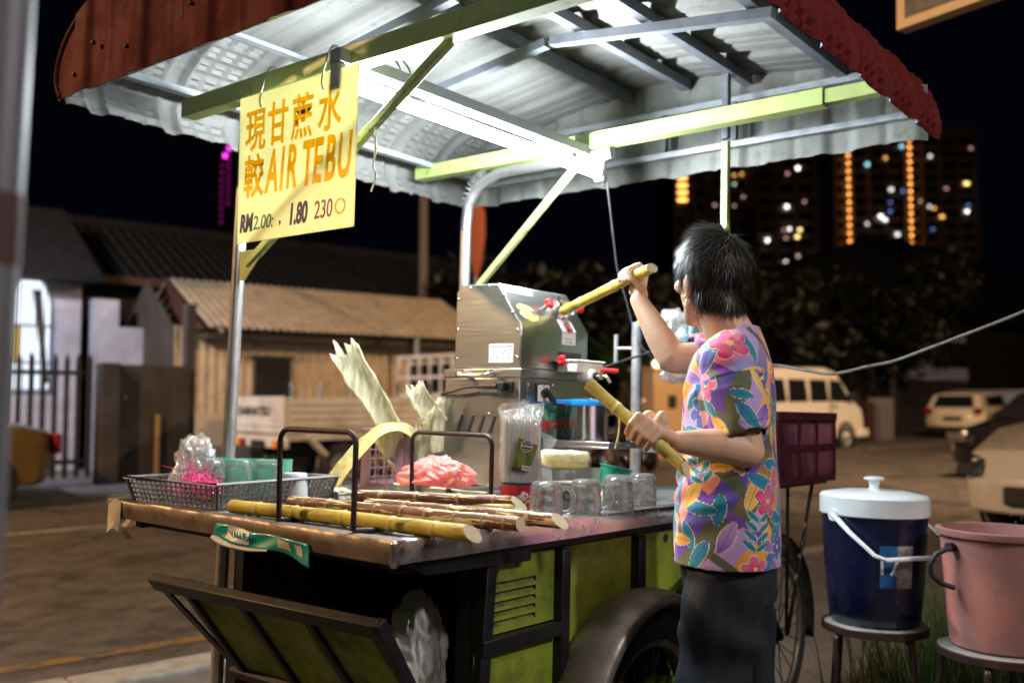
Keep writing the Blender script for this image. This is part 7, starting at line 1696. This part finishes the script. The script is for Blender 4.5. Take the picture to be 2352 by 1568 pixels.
m = MB(); m.lathe([(.158, .328), (.164, .332), (.164, .385), (.158, .392), (.10, .402), (0, .405)], 48, KM); m.done('lid', wlid, ck, smooth=40)
m = MB(); m.lathe([(.018, .403), (.014, .415), (.018, .432), (.031, .438), (.031, .443), (.02, .446), (0, .447)], 24, KM); m.done('lid_knob', wlid, ck, smooth=40)
PL = CC+KR*-.112+KD*.112; PR_ = CC+KR*.112+KD*-.112; PD = (KR*.7+KD*.7).normalized()
def hp(p, a, zo): return p+Vector((0, 0, .845))+PD*a+Vector((0, 0, zo))
ax = (PR_-PL).normalized()
hnd = [hp(PL-ax*.008, 0, 0), hp(PL-ax*.010, .07, -.045), hp(PL-ax*.006, .165, -.100), hp(PL+ax*.02, .185, -.112), hp(PR_-ax*.02, .185, -.112), hp(PR_+ax*.006, .165, -.100), hp(PR_+ax*.010, .07, -.045), hp(PR_+ax*.008, 0, 0)]
m = MB(); m.tube(hnd, [.012, .0095, .0085, .0085, .0085, .0085, .0095, .012], 10, flat=.7); m.done('handle', wlid, ck, smooth=50)
for p_, s in ((PL, -1), (PR_, 1)):
    m = MB(); m.rod(p_+Vector((0, 0, .845))-ax*s*.004, p_+Vector((0, 0, .845))+ax*s*.012, .019, 16); m.done('handle_pivot', wlid, ck, smooth=40)
def on_drum(a, z, e=.0008):
    r = float(np.interp(z, [0, .006, .12, .26, .342], [.128, .134, .146, .154, .157]))+e; d = KD*math.cos(a)+KR*math.sin(a); return CC+d*r+Vector((0, 0, .514+z))
m = MB(); m.grid(lambda a, b: on_drum(.10+.34*a, .125+.125*b), 10, 5); lb = m.done('size_sticker', M_('blue_sticker', (.012, .10, .28), .4), ck, smooth=180)
m = MB(); m.grid(lambda a, b: on_drum(.44+.34*a, .125+.125*b), 10, 5); m.done('torn_sticker', M_('worn_white_sticker', (.40, .37, .34), .6, 0, .3, 30, dirt=(.12, .10, .08), dirt_amt=.8, dscale=40), ck, smooth=180)
d = (KD*math.cos(.27)+KR*math.sin(.27)); e = (-KD*math.sin(.27)+KR*math.cos(.27)); wht_ink = M_('white_print', (.62, .66, .70), .5)
text_mesh('17', .068, axes(on_drum(.25, .185, .0035), e, (0, 0, 1), d), wht_ink, lb, 'sticker_lettering', .0002, .0008); text_mesh('L', .024, axes(on_drum(.42, .168, .004), e, (0, 0, 1), d), wht_ink, lb, 'sticker_lettering', .0002, 0)
bu = thing('pink_bucket', 'big dusty pink plastic bucket with a black handle at the right edge', 'bucket', (BC.x, BC.y, .502))
pnk = M_('dusty_pink_plastic', (.31, .145, .138), .5, 0, .12, 7, dirt=(.14, .085, .08), dirt_amt=.75, dscale=7, dlow=.52, bump=.04); BMx = Matrix.Translation((BC.x, BC.y, .502))
m = MB(); m.lathe([(0, 0), (.128, 0), (.134, .006), (.158, .310), (.168, .312), (.170, .318), (.170, .330), (.165, .333), (.153, .331), (.130, .012), (0, .010)], 48, BMx); m.done('bucket', pnk, bu, smooth=40)
hl_ = M_('black_rubber_handle', (.012, .012, .014), .5)
a0 = KR*-.80+KD*.60; p = BC+a0.normalized()*.160; out = a0.normalized()
m = MB(); m.tube([p+out*o_+KR*x+Vector((0, 0, z_)) for o_, x, z_ in [(0, .012, .785), (.012, -.002, .782), (.028, -.022, .765), (.034, -.034, .735), (.030, -.034, .705), (.016, -.018, .682), (.002, .004, .672)]], .0075, 10); m.done('handle', hl_, bu, smooth=50)
m = MB(); m.rod(p+Vector((0, 0, .785)), p+out*.02+Vector((0, 0, .785)), .013, 10); m.done('handle_lug', hl_, bu)

# ================================================================ WEEDS by the kerb
gmx = [M_translucent('weed_blade_green', (.07, .15, .03), .35, .5, .3, 8), M_translucent('weed_blade_olive', (.10, .13, .03), .35, .5, .3, 8)]
g = np.random.default_rng(41); mbs = [MB(), MB()]
def blade(mb, p, h, lean, az, w):
    path = [p+Vector((math.cos(az)*lean*t*t, math.sin(az)*lean*t*t, h*(t-.25*lean*t*t))) for t in np.linspace(0, 1, 6)]; s = Vector((-math.sin(az+g.normal(0, .6)), math.cos(az), 0)).normalized(); vs = []
    for k, q_ in enumerate(path): ww = w*(1-.92*k/5); vs += [q_-s*ww, q_+s*ww]
    mb.add(vs, [(2*k, 2*k+1, 2*k+3, 2*k+2) for k in range(5)])
for k in range(6500):
    t = g.random(); cx, cy = 2.05+.75*t+g.normal(0, .16), -.62-.45*t*g.random()+g.normal(0, .14)
    if k > 1400: cx, cy = 2.0+1.2*g.random(), -.22+g.normal(0, .12)-.75*g.random()
    blade(mbs[k % 2], Vector((cx, cy, -.01)), (.22+.38*g.random()) if k > 70 else .62+.22*g.random(), .06+.22*g.random(), g.random()*6.28, .0022+.0022*g.random())
tag(mbs[0].done('grass_weeds', gmx[0]), 'tall green weeds growing behind the cooler and pink bucket', 'weeds', None, 'stuff'); tag(mbs[1].done('dry_grass', gmx[1]), 'olive and dry grass blades among the weeds behind the bucket', 'grass', None, 'stuff')
seed = MB()
for k in range(26):
    p = Vector((2.1+.6*g.random(), -.55-.4*g.random(), .55+.2*g.random()))
    for j in range(9): q_ = p+Vector((g.normal(0, .02), g.normal(0, .02), .012*j)); seed.sphere(q_, (.003, .003, .005), 5, 4)
tag(seed.done('grass_seed_heads', gmx[1], None), 'small seed heads on the tall weeds', 'seed heads', None, 'stuff')

# ================================================================ WIRES and hanging bags
def wire_thing(name, label, pts, r, mat, n=8):
    t = thing(name, label, 'cable', pts[0]); m = MB(); m.tube(smooth_path(pts, 8), r, 8); m.done('wire', mat, t, smooth=60); return t
blkw = M_('black_cable_sheath', (.03, .032, .04), .5); gryw = M_('grey_twisted_cable', (.16, .145, .13), .6, 0, .3, 60, bump=.3)
wire_thing('lamp_flex', 'thin grey flex running from the lamp end down to the short post', [(1.485, .545, 2.02), (1.505, .535, 1.988), (1.522, .526, 1.88), (1.544, .516, 1.726), (1.556, .510, 1.648), (1.585, .490, 1.541), (1.600, .472, 1.454), (1.582, .43, 1.383), (1.606, .389, 1.33)], .0034, blkw)
wire_thing('press_cable', 'black cable sagging from the press to the hanging bags', [(1.265, .50, 1.272), (1.36, .45, 1.288), (1.497, .425, 1.325), (1.604, .388, 1.359)], .0042, blkw)
wire_thing('drooping_cable', 'thick grey cable drooping across the street side to the right edge', [(1.60, .125, 1.32), (1.70, .09, 1.318), (1.782, 0, 1.312), (1.790, -.088, 1.297), (1.801, -.179, 1.285), (1.837, -.274, 1.309), (1.869, -.347, 1.327), (1.877, -.439, 1.361), (1.891, -.539, 1.401), (1.905, -.724, 1.476), (1.964, -.886, 1.571), (2.2, -1.6, 2.0), (2.6, -2.6, 2.7)], .0052, gryw)
hb = thing('hanging_clear_bag', 'clear plastic bag of white lids and blue string hanging behind the vendor', 'plastic bag', (1.60, .29, 1.35))
flm = M_film('hanging_bag_film', (1, 1, 1), .45, .12, .22, .8, 50)
crumple('film', (1.60, .295, 1.415), (.075, .065, .075), flm, hb, 31, .75, 4, 90, 70, None, 'soft')
for k in range(3):
    m = MB(); m.lathe([(0, 0), (.030, 0), (.030, .02), (.012, .03), (0, .03)], 20, Matrix.Translation((1.60+.022*k, .315-.03*k, 1.385+.018*k)) @ Matrix.Rotation(.9, 4, 'X')); m.done('white_lid', MT['white_plastic'], hb, smooth=40)
m = MB(); m.tube([(1.585+.004*math.sin(3*a), .235+.012*math.cos(a), 1.415+.075*math.sin(a)) for a in np.linspace(0, 2*PI, 24, endpoint=False)], .005, 8, closed=True); m.done('blue_string', M_('blue_string', (.02, .40, .70), .5), hb)
m = MB(); m.tube([(1.60, .30, 1.48), (1.598, .36, 1.475), (1.600, .44, 1.458)], .003, 6); m.done('bag_string', cord, hb)
hb2 = thing('hanging_bag_small', 'second clear bag with crinkled film hanging below the first behind her elbow', 'plastic bag', (1.61, .30, 1.25))
crumple('film', (1.61, .300, 1.305), (.055, .05, .05), flm, hb2, 37, .8, 5, 80, 60, None, 'soft')
m = MB(); m.tube([(1.61, .30, 1.345), (1.605, .30, 1.37)], .003, 6); m.done('bag_string', cord, hb2)
